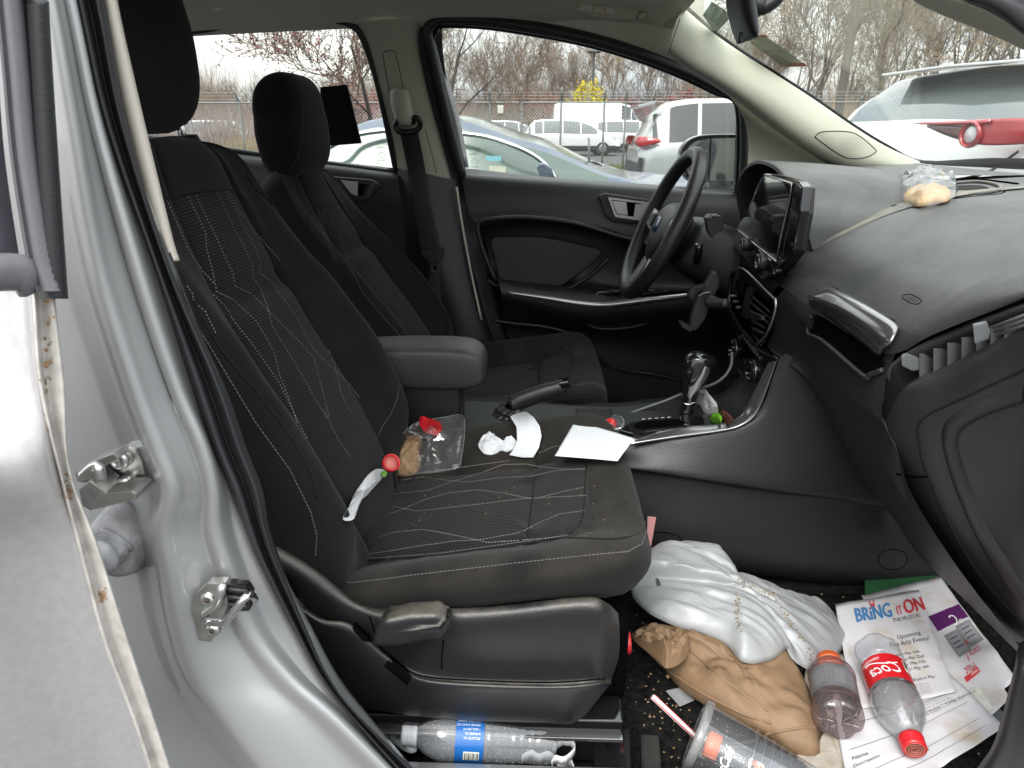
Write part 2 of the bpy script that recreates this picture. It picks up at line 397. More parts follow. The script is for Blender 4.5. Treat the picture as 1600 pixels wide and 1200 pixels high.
# ---- near B pillar, painted
rowsY=[-120,40,200,420,600,700,765,825,880,980,1060,1130,1290]
crest=[40,72,100,140,195,232,255,242,250,268,296,350,480]
ridge=[85,118,152,215,275,318,334,336,352,386,450,530,720]
seal=[88,122,162,240,297,330,358,382,404,456,500,555,690]
seaR=[140,170,200,268,350,385,410,420,437,478,516,572,740]
rows=[]
for py,c,g,s in zip(rowsY,crest,ridge,seal):
    g=min(g,s-3) if py<400 else min(g,s-2); 
    rows.append([PY(c-190,py,-.715),PY(c-110,py,-.735),PY(c-45,py,-.752),PY(c-16,py,-.775),PY(c,py,-.797),PY(c+14,py,-.802),PY(c+(g-c)*.42,py,-.79),PY(c+(g-c)*.8,py,-.772),PY(g,py,-.776),PY(g+(s-g)*.5,py,-.755),PY(s,py,-.742),PY(s+25,py,-.70)])
pil=patch('door_pillar',rows,'paint_silver',car,5,6,.004,off=-1)
# pressing near the sill and the dirt specks on the paint
tp=bvh(pil)
def onp(px,py,lift=0):
    h,nm=hit(tp,px,py)
    if h is None: return None
    if nm.dot(CAMP-h)<0: nm=-nm
    return h+nm*lift
po=[(283,1128),(292,1122),(330,1150),(372,1188),(374,1215),(330,1230),(290,1205),(280,1180)]
pp=[onp(x,y,.0) for x,y in po]; pp=[p for p in pp if p]
if len(pp)>5: tube('pressed_rim',pp,.004,'paint_silver',pil,8,5,True)
vs=[];fs=[]
rr=random.Random(3)
for i in range(330):
    px=rr.gauss(400,55);py=rr.gauss(1045,85)
    if not(300<px<600): continue
    h,nm=hit(tp,px,py)
    if h is None: continue
    if nm.dot(CAMP-h)<0: nm=-nm
    M=frame(nm); s=rr.uniform(.0007,.0019); k=len(vs)
    for a in range(5):
        vs.append(h+nm*.0008+M@V(math.cos(a*1.257)*s*rr.uniform(.6,1.3),math.sin(a*1.257)*s,0))
    fs.append((k,k+1,k+2,k+3,k+4))
tag(mk('dirt_specks',vs,fs,'dirt_speck',pil,False),kind='stuff')
# ---- weatherstrip
rows=[]
for py,s,r in zip(rowsY,seal,seaR):
    w=r-s
    rows.append([PY(s+2,py,-.70),PY(s,py,-.742),PY(s+w*.12,py,-.757),PY(s+w*.32,py,-.756),PY(s+w*.48,py,-.738),PY(s+w*.6,py,-.742),PY(s+w*.78,py,-.753),PY(s+w*.95,py,-.735),PY(r,py,-.705),PY(r-4,py,-.67)])
patch('door_seal',rows,'rubber',car,4,6)
# pillar inner trim strip
rows=[]
for py,a,b in [(-120,135,162),(0,160,179),(150,186,212),(300,224,248),(380,250,268),(408,262,277)]:
    rows.append([PY(a-30,py,-.63),PY(a,py,-.672),PY((a+b)/2,py,-.68),PY(b,py,-.672),PY(b+2,py,-.64)])
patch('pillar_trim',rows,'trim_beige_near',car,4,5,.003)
rows=[]
for py,a in [(395,262),(600,340),(740,388),(870,432),(1000,490),(1120,566),(1250,700)]:
    rows.append([PY(a-60,py,-.66),PY(a-10,py,-.69),PY(a+(2 if py<900 else -8),py,-.69),PY(a,py,-.6)])
patch('lower_pillar_trim',rows,'plastic',car,4,5,.003)
# ---- rear door, swung open
rd=empty('rear_door',(-.40,-.86,.9)); rd.parent=car; rd.matrix_parent_inverse=parent_inv(car)
rows=[]
for py,x in [(452,44),(470,50),(600,60),(735,90),(850,120),(1000,160),(1120,205),(1280,258)]:
    k=max(0,(735-py)/283)**1.5*.07; k2=-.012*math.exp(-((py-735)/25.)**2)+max(0,(py-760)/500)*.03; rows.append([PY(x-700,py+(20 if py<600 else 0),-1.02+k+k2),PY(x-300,py,-.97+k+k2),PY(x-90,py,-.915+k*.9+k2),PY(x-20,py,-.895+k*.5+k2*.5),PY(x,py,-.888)])
G=patch('outer_skin',rows,'paint_dirty',rd,6,6,.003,off=1)
rows=[]
for py,x,r in [(452,44,90),(470,50,86),(600,60,101),(735,90,110),(850,120,152),(1000,160,200),(1120,205,240),(1280,258,292)]:
    rows.append([PY(x,py,-.888),PY(x+5,py,-.892),PY(x+(r-x)*.3,py,-.884),PY(x+(r-x)*.7,py,-.884),PY(r-2,py,-.886),PY(r,py,-.875),PY(r-12,py,-.84)])
fl=patch('hem_flange',rows,'paint_edge',rd,3,6)
tr=bvh(fl)
vs=[];fs=[]
for i in range(70):
    t=rr.random()
    cx,cy,sx,sy=rr.choice([(74,560,5,60),(78,520,4,30),(104,760,5,12),(108,772,3,8),(160,930,3,5),(72,640,3,40)])
    px=rr.gauss(cx,sx);py=rr.gauss(cy,sy); h,nm=hit(tr,px,py)
    if h is None: continue
    if nm.dot(CAMP-h)<0: nm=-nm
    M=frame(nm); s=rr.uniform(.0006,.0026); k=len(vs)
    for a in range(6): vs.append(h+nm*.0006+M@V(math.cos(a*1.047)*s*rr.uniform(.5,1.3),math.sin(a*1.047)*s*rr.uniform(.5,1.3),0))
    fs.append(tuple(range(k,k+6)))
mk('rust_stain',vs,fs,'rust',fl,False)
# window, its frame and rubber of the rear door
rows=[[PY(x-650,py,-1.02),PY(x-200,py,-.94),PY(x,py,-.90)] for py,x in [(-120,-20),(100,-4),(250,8),(400,30),(412,34)]]
mat('tint_glass',(.055,.052,.065),.12,coat=.5)
patch('window',rows,'tint_glass',rd,3,4,.004)
rows=[]
for py,x in [(-120,-20),(0,-8),(100,2),(250,16),(400,40),(455,54)]:
    rows.append([PY(x,py,-.90),PY(x+4,py,-.906),PY(x+9,py,-.902),PY(x+16,py,-.905),PY(x+28,py,-.903),PY(x+44,py,-.895),PY(x+50,py,-.87)])
mat('frame_grey',(.13,.13,.14),.45,bump=(90,.3,.001)); patch('window_frame',rows,'frame_grey',rd,3,5)
vs=[]
rows=[]
for k in range(0,97):
    t=k/96; py=-120+t*587; x=(22+t*34) if py<0 else 38+ (py/465)**1.15*24
    z=.0009 if k%2 else 0
    rows.append([PY(x,py,-.893-z),PY(x+16,py,-.9-z),PY(x+33+(t*8),py,-.893-z),PY(x+37+t*8,py,-.86)])
patch('rubber_channel',rows,'rubber',rd,3,1)
tube('belt_moulding',[PY(-300,425,-1.0),PY(-60,428,-.945),PY(20,425,-.915),PY(44,432,-.905),PY(48,446,-.9)],.011,'frame_grey',rd,10,6,flat=(1.2,.6))
# ---- hinge on the pillar
hg=empty('door_hinge',(-.4,-.8,.92)); hg.parent=rd; hg.matrix_parent_inverse=parent_inv(rd)
def PP(px,py,o=0): # a point on the recessed pillar face
    p=onp(px,py,o); return p if p else PY(px,py,-.76-o)
pl=seq(lambda x,y:PY(x,y,-.792),[(182,706),(196,697),(212,702),(222,722),(228,755),(222,766),(206,768),(200,760),(160,766),(150,745),(160,722)])
a=slab('plate',pl,(0,.012,0),'steel',None,.0008)
b=slab('arm',seq(lambda x,y:PY(x,y,-.812),[(118,738),(142,722),(178,708),(186,716),(162,730),(150,745),(154,752),(140,756),(120,752)]),(0,.022,0),'steel',None,.001)
c=slab('leaf',seq(lambda x,y:PY(x,y,-.825),[(122,765),(140,752),(165,770),(205,768),(213,772),(212,781),(140,798),(128,790)]),(.0,.03,.0),'steel',None,.001)
e=tube('knuckle',[PY(128,745,-.83),PY(150,730,-.83),PY(156,748,-.83)],.006,'steel',None,10,6)
o=join('bracket',[a,b,c,e],None); o.parent=car; o.matrix_parent_inverse=parent_inv(car); o.name='hinge_bracket'; HB=o
bpy.data.objects.remove(hg)
for (x,y,r) in [(192,715,.0098),(170,753,.0088),(199,754,.0098)]:
    p=PY(x,y,-.793)
    lathe('bolt',[(r,0),(r,.6),(r*.95,.75),(r*.55,1),(r*.5,.9),(0,.9)],p+V(0,.004,0),p+V(.001,-.013,.001),'steel',HB,6 if y>740 else 20)
# ---- rubber grommet with cable sleeve
rows=[]
cg=PY(188,848,-.775)
lathe('grommet',[(.034,0),(.036,.25),(.034,.55),(.030,.8),(.022,.98),(0,1.0)],cg+V(0,.02,0),cg+V(-.004,-.022,0),'rubber_grey',car,28,fn=lambda r,t,h:r*(1-.16*abs(math.cos(t))+.05*math.sin(5*t)+.14*abs(math.sin(t))))
tube('cable_sleeve',[PY(185,840,-.79),PY(172,855,-.80),PY(158,868,-.82),PY(140,885,-.84)],.016,'rubber_grey',car,14,6,rs=lambda t:.017+.003*math.sin(t*18))
# ---- striker
def YS(px,py,o=0): return PY(px,py,-.797-o)
st=slab('striker_plate',seq(lambda x,y:YS(x,y,.004),[(324,912),(352,912),(360,925),(352,955),(338,985),(330,1003),(310,1000),(306,978),(300,958),(304,930)]),(0,.012,0),'steel',car,.0009)
slab('striker_block',seq(lambda x,y:YS(x,y,.006),[(352,913),(384,916),(392,930),(390,956),(360,956),(354,940)]),(0,.012,0),'gloss_black',st,.003)
for k in range(3): tube('rib',[YS(356,920+k*12,.008),YS(386,924+k*12,.008)],.0022,'rubber',st,6,2)
tube('loop',[YS(320,971,.004),YS(326,971,.02),YS(350,971,.026),YS(366,955,.028),YS(382,935,.026),YS(392,930,.016),YS(398,936,.0)],.0042,'chrome',st,12,6)
tube('stamped_rib',[YS(318,960,.006),YS(338,945,.010),YS(346,922,.012),YS(348,914,.008)],.005,'steel',st,8,6)
for x,y in ((325,936),(333,984)):
    p=YS(x,y,.004); s=lathe('screw',[(.0078,0),(.0078,.5),(.006,1),(.003,1),(.0,.5)],p+V(0,.002,0),p+V(0,-.004,0),'steel',st,20)
    for a in (0,60,120): box('slot',p+V(0,-.0042,0),(.0055,.0006,.0011),'dirt_speck',s,rot=(0,R(a),0),bev=0)
# ================================================================ SEATS
def seat_backrest(cy,piv,ang,dx,name,parent):
    # stations bottom->top: x,z, half width at crest, crest forward, middle groove offset, thickness
    S=[(-.255,.615,.205,.000,.0,.11),(-.262,.66,.235,.010,.0,.13),(-.285,.72,.252,.045,.004,.14),(-.315,.785,.262,.055,.008,.145),(-.352,.86,.262,.058,.010,.145),(-.386,.93,.255,.050,.006,.14),
       (-.413,.985,.245,.044,.012,.135),(-.428,1.015,.238,.036,-.006,.13),(-.442,1.045,.232,.030,.010,.128),(-.462,1.10,.222,.014,.006,.12),(-.481,1.155,.208,.004,.004,.11),(-.495,1.20,.187,-.002,.008,.095),(-.508,1.222,.150,-.010,.006,.07),(-.525,1.232,.11,-.02,.0,.04)]
    rows=[]
    for x,z,w,cf,mid,th in S:
        f=Vector((.93,0,.36)); b=V(x,cy,z)
        prof=[(-.80,-th),(-1.0,-th*.72),(-1.06,-th*.3),(-1.0,cf*.45),(-.92,cf*.9),(-.82,cf),(-.66,cf*.55),(-.52,.006),(-.485,-.006),(-.44,.004+mid*.4),(-.22,.010+mid),(0,.012+mid),(.22,.010+mid),(.44,.004+mid*.4),(.485,-.006),(.52,.006),(.66,cf*.55),(.82,cf),(.92,cf*.9),(1.0,cf*.45),(1.06,-th*.3),(1.0,-th*.72),(.80,-th),(0,-th*1.1)]
        rows.append([b+V(0,w*u,0)+f*d for u,d in prof])
    M=Matrix.Translation(V(dx,0,-.0 if ang==0 else -.034))@Matrix.Translation(piv)@Matrix.Rotation(ang,4,'Y')@Matrix.Translation(-piv)
    rows=[[M@p for p in r] for r in rows]
    G=grid(rows,3,4,True); vs,fs,uv=gmesh(G,True,False,True)
    # material split: insert between the two seams
    c=len(G[0]); mi=[]
    i0,i1=8*3,14*3
    for f in fs:
        if len(f)>4: mi.append(0); continue
        j=min(f[0]%c,f[1]%c); j=f[0]%c; i=f[0]//c
        mi.append(1 if (i0<=j<i1 and 4<=i<4*9.9) else 0)
    o=mk(name,vs,fs,['fabric','fabric_insert'],parent,True,uv,mi); return o
def seat_cushion(cy,dx,parent,near,dz=0):
    def ip(T,x):
        if x<=T[0][0]: return T[0][1]
        for (p,q),(r,t) in zip(T,T[1:]):
            if x<=r: k=(x-p)/(r-p); return q+(t-q)*k
        return T[-1][1]
    ZC=[(-.335,.600),(-.30,.612),(-.24,.630),(-.15,.647),(-.07,.659),(0,.669),(.05,.684),(.09,.697),(.125,.704),(.155,.702),(.185,.692)]
    CF=[(-.335,.02),(-.25,.040),(-.15,.043),(0,.040),(.08,.030),(.14,.022),(.185,.018)]
    def H(x,y):
        u=abs(y-cy)/.265; g=max(0,min(1,(u-.46)/.40)); g=g*g*(3-2*g)
        z=ip(ZC,x)+ip(CF,x)*g
        if x<.1: z-=.006*math.exp(-((u-.49)/.028)**2)
        if u<.5: z-=.009*math.exp(-((x+.004)/.007)**2); z-=.004*math.exp(-((x-.088)/.006)**2)
        z+=.006*(1-min(1,u*2)**2)*math.sin(max(0,min(1,(x+.3)/.3))*3.14)
        return z
    A,B,xc=.250,.266,-.076
    RG=[(.085,0,1.35),(.030,0,1.15),(.008,0,.75),(0,0,.42),(.004,0,.17),(.014,0,.04),(.028,1,0),(.045,1,0),(.065,1,0),(.085,1,0),(.105,1,0),(.122,1,0),(.134,1,0),(.15,1,0),(.175,1,0),(.2,1,0),(.225,1,0),(.245,1,0),(.256,1,0)]
    rows=[]
    for ins,top,dr in RG:
        a=A-ins; b=B-ins*1.02; row=[]; n=5.2
        for k in range(72):
            t=2*math.pi*k/72; c_,s_=math.cos(t),math.sin(t); e=2/n
            x=xc+a*math.copysign(abs(c_)**e,c_); y=cy+b*math.copysign(abs(s_)**e,s_)
            z=H(x,y)
            if not top:
                f=abs(math.cos(t))**2 if c_>0 else 0   # 1 at the nose, 0 along the sides
                depth=.058+.038*f
                z-=depth*dr
                if s_<0 and f<.5 and x<.02 and dr>.3: y+=.0025*math.sin(x*95)*min(1,dr)
                x-=.03*dr*(1-f)*max(0,min(1,(x-.08)/.1))
            row.append(V(x+dx,y,z+dz))
        rows.append(row)
    G=grid(rows,1,2,True); vs,fs,_=gmesh(G,True,False,True); mi=[]
    for f in fs:
        p=sum((vs[i] for i in f),Vector())/len(f); u=abs(p.y-cy)/.265
        mi.append(1 if (u<.475 and -.31<p.x-dx<.087 and p.z-dz>.58) else 0)
    return mk('cushion',vs,fs,['fabric_dusty','fabric_insert_cushion'],parent,True,[(p.y,p.x) for p in vs],mi)
def headrest(c,s,rot,parent,side='fabric'):
    rows=[]
    for k in range(13):
        t=math.sin(math.pi/2*(-1+2*k/12)); q=max(0,1-abs(t)**4)**(1/2.2)
        q=max(q,.05); row=[]
        for j in range(20):
            a=2*math.pi*j/20; ca,sa=math.cos(a),math.sin(a)
            e=2/3.4; x=math.copysign(abs(ca)**e,ca);y=math.copysign(abs(sa)**e,sa)
            row.append(V(x*s[0]*q*(1 if x<0 else .9)+ .018*(t) ,y*s[1]*(.5+.5*q)*(1-.10*t*t)*(.93 if t>0 else 1),t*s[2]))
        rows.append(row)
    M=Matrix.Translation(c)@Euler(rot).to_matrix().to_4x4()
    rows=[[M@p for p in r] for r in rows]
    G=grid(rows,3,4,True); vs,fs,uv=gmesh(G,True,False,True)
    return mk('headrest',vs,fs,[side],parent,True,uv)
ps=empty('seat',(-.1,-.36,.3)); ps.parent=car; ps.matrix_parent_inverse=parent_inv(car); tag(ps,'black cloth passenger seat nearest the open doorway, litter on its cushion')
pb=seat_backrest(-.36,V(-.26,0,.66),0,0,'backrest',ps)
pc=seat_cushion(-.36,0,ps,True)
ph=headrest(V(-.558,-.368,1.372),(.062,.142,.132),(0,R(-12),0),ps)
for y in (-.44,-.29):
    tube('headrest_post',[V(-.54,y,1.30),V(-.527,y,1.20)],.0065,'chrome',ps,10,2)
    lathe('post_collar',[(.018,0),(.02,.4),(.017,.9),(.008,1)],V(-.525,y,1.216),V(-.529,y,1.236),'plastic',ps,16)
ds=empty('seat',(-.1,.36,.3)); ds.parent=car; ds.matrix_parent_inverse=parent_inv(car); tag(ds,'black cloth driver seat beyond the centre armrest')
db=seat_backrest(.365,V(-.26,0,.66),R(-7.5),.012,'backrest',ds)
dc=seat_cushion(.365,.005,ds,False,-.04)
dh=headrest(V(-.578,.372,1.247),(.062,.156,.113),(0,R(-14),0),ds)
for y in (.29,.44):
    tube('headrest_post',[V(-.585,y,1.17),V(-.58,y,1.08)],.0065,'chrome',ds,10,2)
    lathe('post_collar',[(.018,0),(.02,.4),(.017,.9),(.008,1)],V(-.575,y,1.105),V(-.58,y,1.127),'plastic',ds,16)
tb=bvh(pb); tcn=bvh(pc); thd=bvh(ph); tdb=bvh(db); tdc=bvh(dc); tdh=bvh(dh)
z6=lambda l:[(250+x/3,250+y/3) for x,y in l]
stitches('stitching',tb,[z6(l) for l in [
 [(30,185),(75,290),(135,430),(200,520),(250,575)],[(130,170),(165,240),(212,340),(218,420),(245,520),(262,600)],[(168,165),(210,260),(262,360),(300,450),(340,530),(350,585)],
 [(265,150),(310,240),(350,330),(395,410),(430,490),(435,545)],[(305,145),(345,215),(400,330),(440,400),(468,470),(470,530)],[(318,145),(370,240),(430,320),(500,400),(560,470)],
 [(125,590),(150,625),(158,665),(210,710),(235,760),(260,810)],[(250,630),(300,680),(350,760),(430,860),(500,960),(560,1050),(635,1200)],
 [(262,615),(350,660),(450,755),(530,890),(560,1010),(600,1110),(640,1230)],[(350,590),(430,630),(500,700),(560,760),(660,860),(720,930),(760,1080),(790,1200)],
 [(435,550),(470,600),(500,680),(525,780),(600,900),(660,1000),(720,1110),(780,1210)],[(475,535),(520,570),(570,640),(640,740),(720,890),(800,970),(880,1040),(930,1110)],
 [(790,890),(815,950),(830,1020),(850,1100),(900,1190)]]]+[
 [(461,650),(490,705),(507,745)],[(505,640),(530,690),(548,715)]],'stitch',pb)
stitches('seam_stitching',tb,[[(313,517),(345,570),(400,661),(453,734),(485,799),(495,836),(493,865)],z6([(1080,900),(1120,970),(1130,1030),(1110,1120),(1080,1195)])+[(598,665),(590,682)]],'stitch_dim',pb,.0052,.0036,.0006)
seamline('piping',tb,z6([(400,60),(440,130),(510,190),(600,290),(720,420),(850,560),(960,690),(1050,810),(1110,900),(1135,980)]),'soft_black',pb,.0022)
seamline('seam',tb,z6([(8,190),(60,172),(140,155),(230,145),(310,140),(370,160),(410,200),(440,260),(470,330)]),'soft_black',pb,.0018,0)
for l in ([(400,612),(453,681),(485,738),(495,779)],[(303,470),(345,545),(400,612)]):
    seamline('seam',tb,l,'soft_black',pb,.0018,0)
z4=lambda l:[(400+x/2.4615,600+y/2.4615) for x,y in l]
stitches('stitching',tcn,[z4(l) for l in [
 [(300,665),(330,640),(420,610),(520,573),(640,560),(700,570),(800,590),(890,610),(1000,603),(1100,595),(1200,583)],
 [(300,640),(375,662),(500,645),(640,622),(760,605),(860,600),(1000,575),(1030,565),(1100,530),(1170,500),(1260,488)],
 [(440,465),(520,470),(620,490),(750,475),(900,458),(1020,442),(1070,440),(1160,435),(1265,430)],
 [(370,545),(450,520),(560,485),(650,445),(740,420),(850,408),(950,420),(1060,442)],[(1080,440),(1180,415),(1262,398)],
 [(450,440),(560,420),(660,410),(760,375),(860,345),(950,310),(1040,308),(1100,320),(1180,328),(1265,330)],
 [(480,385),(560,370),(640,358),(740,372),(820,378),(930,362),(1060,355),(1150,335),(1265,325)],
 [(640,340),(760,325),(880,308),(980,295)],[(1090,265),(1150,240),(1265,238)]]],'stitch',pc,.0048,.0026,.0006)
seamline('seam',tcn,z4([(1045,605),(1050,540),(1062,440),(1078,330),(1082,250),(1085,200)]),'soft_black',pc,.0015,-.0006)
seamline('seam',tcn,z4([(1200,580),(1240,545),(1258,500),(1265,400),(1270,300),(1272,240)]),'soft_black',pc,.001,0)
seamline('piping',tcn,[(526,891),(540,880),(563,876),(684,868),(806,852),(880,841),(960,843),(1000,830),(1010,800)],'fabric',pc,.0022)
stitches('seam_stitching',tcn,[[(526,893),(545,911),(600,905),(644,899),(730,889),(806,880),(928,867),(980,862),(1003,850),(1010,830)],[(530,884),(545,876),(563,874),(684,865),(806,848),(863,841)]],'stitch_dim',pc,.0052,.0036,.0007)
seamline('seam',thd,[(190,-10),(196,30),(199,80),(200,130),(196,170)],'soft_black',ph,.0018,0)
stitches('seam_stitching',tdh,[[(452,108),(464,125),(471,150),(474,180),(472,215),(466,245),(455,265)]],'stitch_dim',dh,.0052,.0036,.0006)
stitches('stitching',tdb,[z6(l) for l in [[(745,235),(760,320),(800,400),(830,470)],[(775,215),(830,330),(870,450),(900,520),(980,620),(1060,700),(1110,780),(1180,850)],[(775,215),(760,300),(800,390),(865,470),(910,540)],[(830,215),(860,280),(905,390),(960,460),(1020,530),(1070,620),(1120,720),(1160,840)],[(860,210),(900,280),(925,380),(925,440),(960,520),(1060,660)],[(880,480),(950,620),(1050,740),(1150,850)],[(740,235),(745,300),(790,400),(815,470)]]],'stitch_dim',db,.005,.003,.0006)
seamline('seam',tdb,z6([(700,340),(695,260),(720,235),(790,215),(860,205),(890,250),(920,330),(975,420)]),'soft_black',db,.0018,0)
seamline('seam',tdb,z6([(830,500),(870,485),(920,450),(975,425)]),'soft_black',db,.003,-.001)
seamline('piping',tdb,z6([(905,180),(980,260),(1100,400),(1230,560),(1320,700),(1350,800)]),'soft_black',db,.002)
zA=lambda l:[(700+x/2.909,250+y/2.909) for x,y in l]
stitches('stitching',tdc,[zA(l) for l in [[(80,1080),(250,1040),(400,1000)],[(60,1060),(200,1010),(410,960)],[(100,1020),(250,980),(410,930)],[(160,980),(300,950),(410,915)],[(440,960),(540,945)],[(440,990),(545,975)],[(440,930),(540,910)],[(60,1110),(220,1090),(400,1040)]]],'stitch_dim',dc,.005,.003,.0006)
seamline('seam',tdc,zA([(410,1050),(415,980),(420,900)]),'soft_black',dc,.002,-.0005)
seamline('seam',tdc,zA([(545,1010),(555,940),(560,880),(500,850)]),'soft_black',dc,.0014,0)
seamline('piping',tdc,zA([(50,1130),(250,1120),(450,1100),(620,1085),(690,1075),(720,1030),(722,960)]),'fabric',dc,.002)
# ---- side shield, lever, rails of the passenger seat
SH=lambda x,y,o=0: PY(x,y,-.638-o)
top=[(425,850),(462,870),(497,893),(522,913),(562,943),(619,952),(766,948),(908,933),(944,940),(966,958)]
mid=[(436,885),(470,905),(500,925),(530,945),(575,962),(640,978),(766,975),(900,962),(940,968),(968,985)]
m2=[(445,905),(480,950),(520,975),(560,1000),(600,1020),(650,1028),(766,1030),(880,1028),(935,1025),(967,1025)]
m3=[(450,930),(500,965),(545,975),(590,1012),(622,1036),(665,1058),(766,1066),(870,1068),(930,1064),(955,1062)]
m4=[(455,960),(500,1000),(545,1030),(590,1058),(630,1072),(680,1084),(766,1090),(860,1090),(910,1086),(938,1088)]
bot=[(470,1010),(500,1060),(545,1095),(590,1106),(640,1114),(700,1120),(766,1124),(850,1126),(890,1128),(915,1118)]
def rw(l,o,e=.0):
    return [SH(x,y,o-(.03*e if i==len(l)-1 else 0)) for i,(x,y) in enumerate(l)]
rows=[rw(top,-.03),rw([(x,y+2) for x,y in top],.0,1),rw(mid,.012,1),rw(m2,.004,1),rw(m3,.006,1),rw([(x,y+5) for x,y in m3],.022,1),rw(m4,.018,1),rw(bot,-.002,1),rw([(x,y+3) for x,y in bot],-.03,1)]
sh=patch('side_shield',rows,'plastic_worn',ps,4,4)
ts=bvh(sh)
def dep(name,l,m,par,tree,lift=.0008,r=.0):
    """polygon of photo pixels laid on the surface as a fine fan"""
    O=[(p.x,p.y) for p in crs([V(x,y,0) for x,y in l],3,True)] if r else [(l[i][0]+(l[(i+1)%len(l)][0]-l[i][0])*k/4,l[i][1]+(l[(i+1)%len(l)][1]-l[i][1])*k/4) for i in range(len(l)) for k in range(4)]
    cx=sum(x for x,y in O)/len(O); cy=sum(y for x,y in O)/len(O); K=9; n=len(O); vs=[]; fs=[]
    for q in range(K+1):
        s=1-q/K
        for x,y in O:
            h,nm=hit(tree,cx+(x-cx)*s,cy+(y-cy)*s)
            if h is None: h=PX(cx+(x-cx)*s,cy+(y-cy)*s,.472); nm=V(-1,0,0)
            if nm.dot(CAMP-h)<0: nm=-nm
            vs.append(h+nm*lift)
    for q in range(K):
        for i in range(n): fs.append((q*n+i,q*n+(i+1)%n,(q+1)*n+(i+1)%n,(q+1)*n+i))
    return mk(name,vs,fs,m,par,False)
dep('slot',[(556,970),(579,990),(578,1004),(566,1000),(550,982)],'void_black',sh,ts,.0012)
dep('slot',[(612,1022),(644,1056),(636,1070),(600,1040)],'void_black',sh,ts,.0012)
seamline('seam',ts,[(577,962),(590,1000),(600,1016),(622,1034),(660,1056),(766,1064),(870,1066),(945,1060)],'void_black',sh,.0012,0)
seamline('seam',ts,[(693,1000),(691,1020),(690,1045)],'void_black',sh,.001,0)
lv=[(578,1012),(588,985),(600,970),(640,962),(682,961),(700,972),(706,978),(690,1002),(665,1004),(625,1014),(600,1014)]
slab('recline_lever',seq(lambda x,y:SH(x,y,.045),lv),(0,.032,0),'plastic_worn',ps,.012,4)
for ob in ps.children:
    if ob.name.startswith('recline'):
        for p in ob.data.polygons: p.use_smooth=True
slab('hinge_cover',seq(lambda x,y:PY(x,y,-.62),[(425,868),(462,900),(518,935),(515,948),(480,955),(450,950),(430,920)]),(0,.05,0),'plastic_worn',ps,.008,3)
rl=box('seat_rail',(-.09,-.59,.445),(.44,.05,.028),'gloss_black',ps,bev=.003)
box('rail_lip',(-.10,-.618,.432),(.46,.012,.006),'satin_dark',rl,bev=.001)
box('rail_foot',(-.09,-.575,.395),(.40,.04,.07),'plastic',ps,bev=.004)
box('rail_cover',(.118,-.63,.372),(.05,.11,.03),'plastic',ps,bev=.006)
box('seat_base',(-.06,-.36,.52),(.40,.42,.14),'void_black',ps,bev=.02)
box('seat_base',(-.06,.36,.50),(.40,.42,.16),'void_black',ds,bev=.02)
patch('side_shield',[[V(-.34,.105,z),V(-.1,.10,z+.0),V(.1,.10,z),V(.15,.12,z)] for z in (.63,.56,.48)],'plastic',ds,4,4,.004)
# ================================================================ CABIN SHELL
def child(name,loc,par=None):
    o=empty(name,loc); o.parent=par or car; o.matrix_parent_inverse=parent_inv(par or car); return o
# roof lining
rf=[]
for y,xs,zo in [(.575,(-1.5,-1.1,-.6,-.2,.15,.33),(1.40,1.45,1.475,1.485,1.485,1.47)),(.45,(-1.5,-1.1,-.6,-.2,.16,.33),(1.47,1.51,1.53,1.53,1.515,1.49)),(.2,(-1.5,-1.1,-.6,-.2,.17,.345),(1.50,1.54,1.56,1.555,1.545,1.52)),(-.2,(-1.5,-1.1,-.6,-.2,.17,.345),(1.50,1.54,1.56,1.555,1.545,1.52)),(-.45,(-1.5,-1.1,-.6,-.2,.16,.33),(1.47,1.51,1.53,1.53,1.515,1.49)),(-.56,(-1.5,-1.1,-.6,-.2,.15,.33),(1.42,1.47,1.49,1.49,1.485,1.47))]:
    rf.append([V(x,y,z) for x,z in zip(xs,zo)])
rp=patch('roof_lining',rf,'headliner',car,4,4)
patch('roof',[[p+V(0,0,.03) for p in r] for r in rf],'paint_silver',car,4,4,.01,off=1)
# far side strip above the windows
sl=[(240,60),(320,46),(420,33),(520,27),(556,32),(600,26),(650,24),(700,24),(800,33),(900,49),(980,71),(1050,98),(1100,122)]
patch('side_roof_lining',[[PY(x,-60,.50) for x,y in sl],[PY(x,min(y-28,y*.4),.545) for x,y in sl],[FW(x,y-6,-.012) for x,y in sl],[FW(x,y,.005) for x,y in sl],[FW(x,y,.05) for x,y in sl]],'headliner',car,4,4)
# far B pillar trim, upper + lower
up=[[FW(548,30,.02),FW(560,34,-.02),FW(605,30,-.035),FW(650,28,-.02),FW(664,34,.02)],[FW(572,70,.02),FW(578,70,-.02),FW(615,72,-.04),FW(650,70,-.02),FW(655,72,.03)],[FW(590,150,.02),FW(598,150,-.02),FW(630,150,-.045),FW(666,150,-.02),FW(672,150,.03)],[FW(607,220,.02),FW(616,220,-.02),FW(650,220,-.045),FW(685,220,-.02),FW(691,220,.03)],[FW(614,262,.02),FW(622,263,-.02),FW(655,270,-.045),FW(701,279,-.02),FW(706,279,.03)]]
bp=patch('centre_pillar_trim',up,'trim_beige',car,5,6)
lo=[[PY(605,262,.72),PY(622,263,.70),PY(660,270,.675),PY(702,279,.70),PY(724,285,.72)],[PY(610,340,.72),PY(628,345,.68),PY(665,350,.665),PY(722,360,.69),PY(736,365,.72)],[PY(625,430,.72),PY(645,430,.68),PY(690,430,.66),PY(738,440,.68),PY(750,440,.72)],[PY(660,520,.72),PY(690,520,.66),PY(725,520,.65),PY(760,520,.67),PY(772,525,.70)],[PY(680,600,.7),PY(700,600,.64),PY(740,600,.64),PY(785,600,.66),PY(800,600,.69)]]
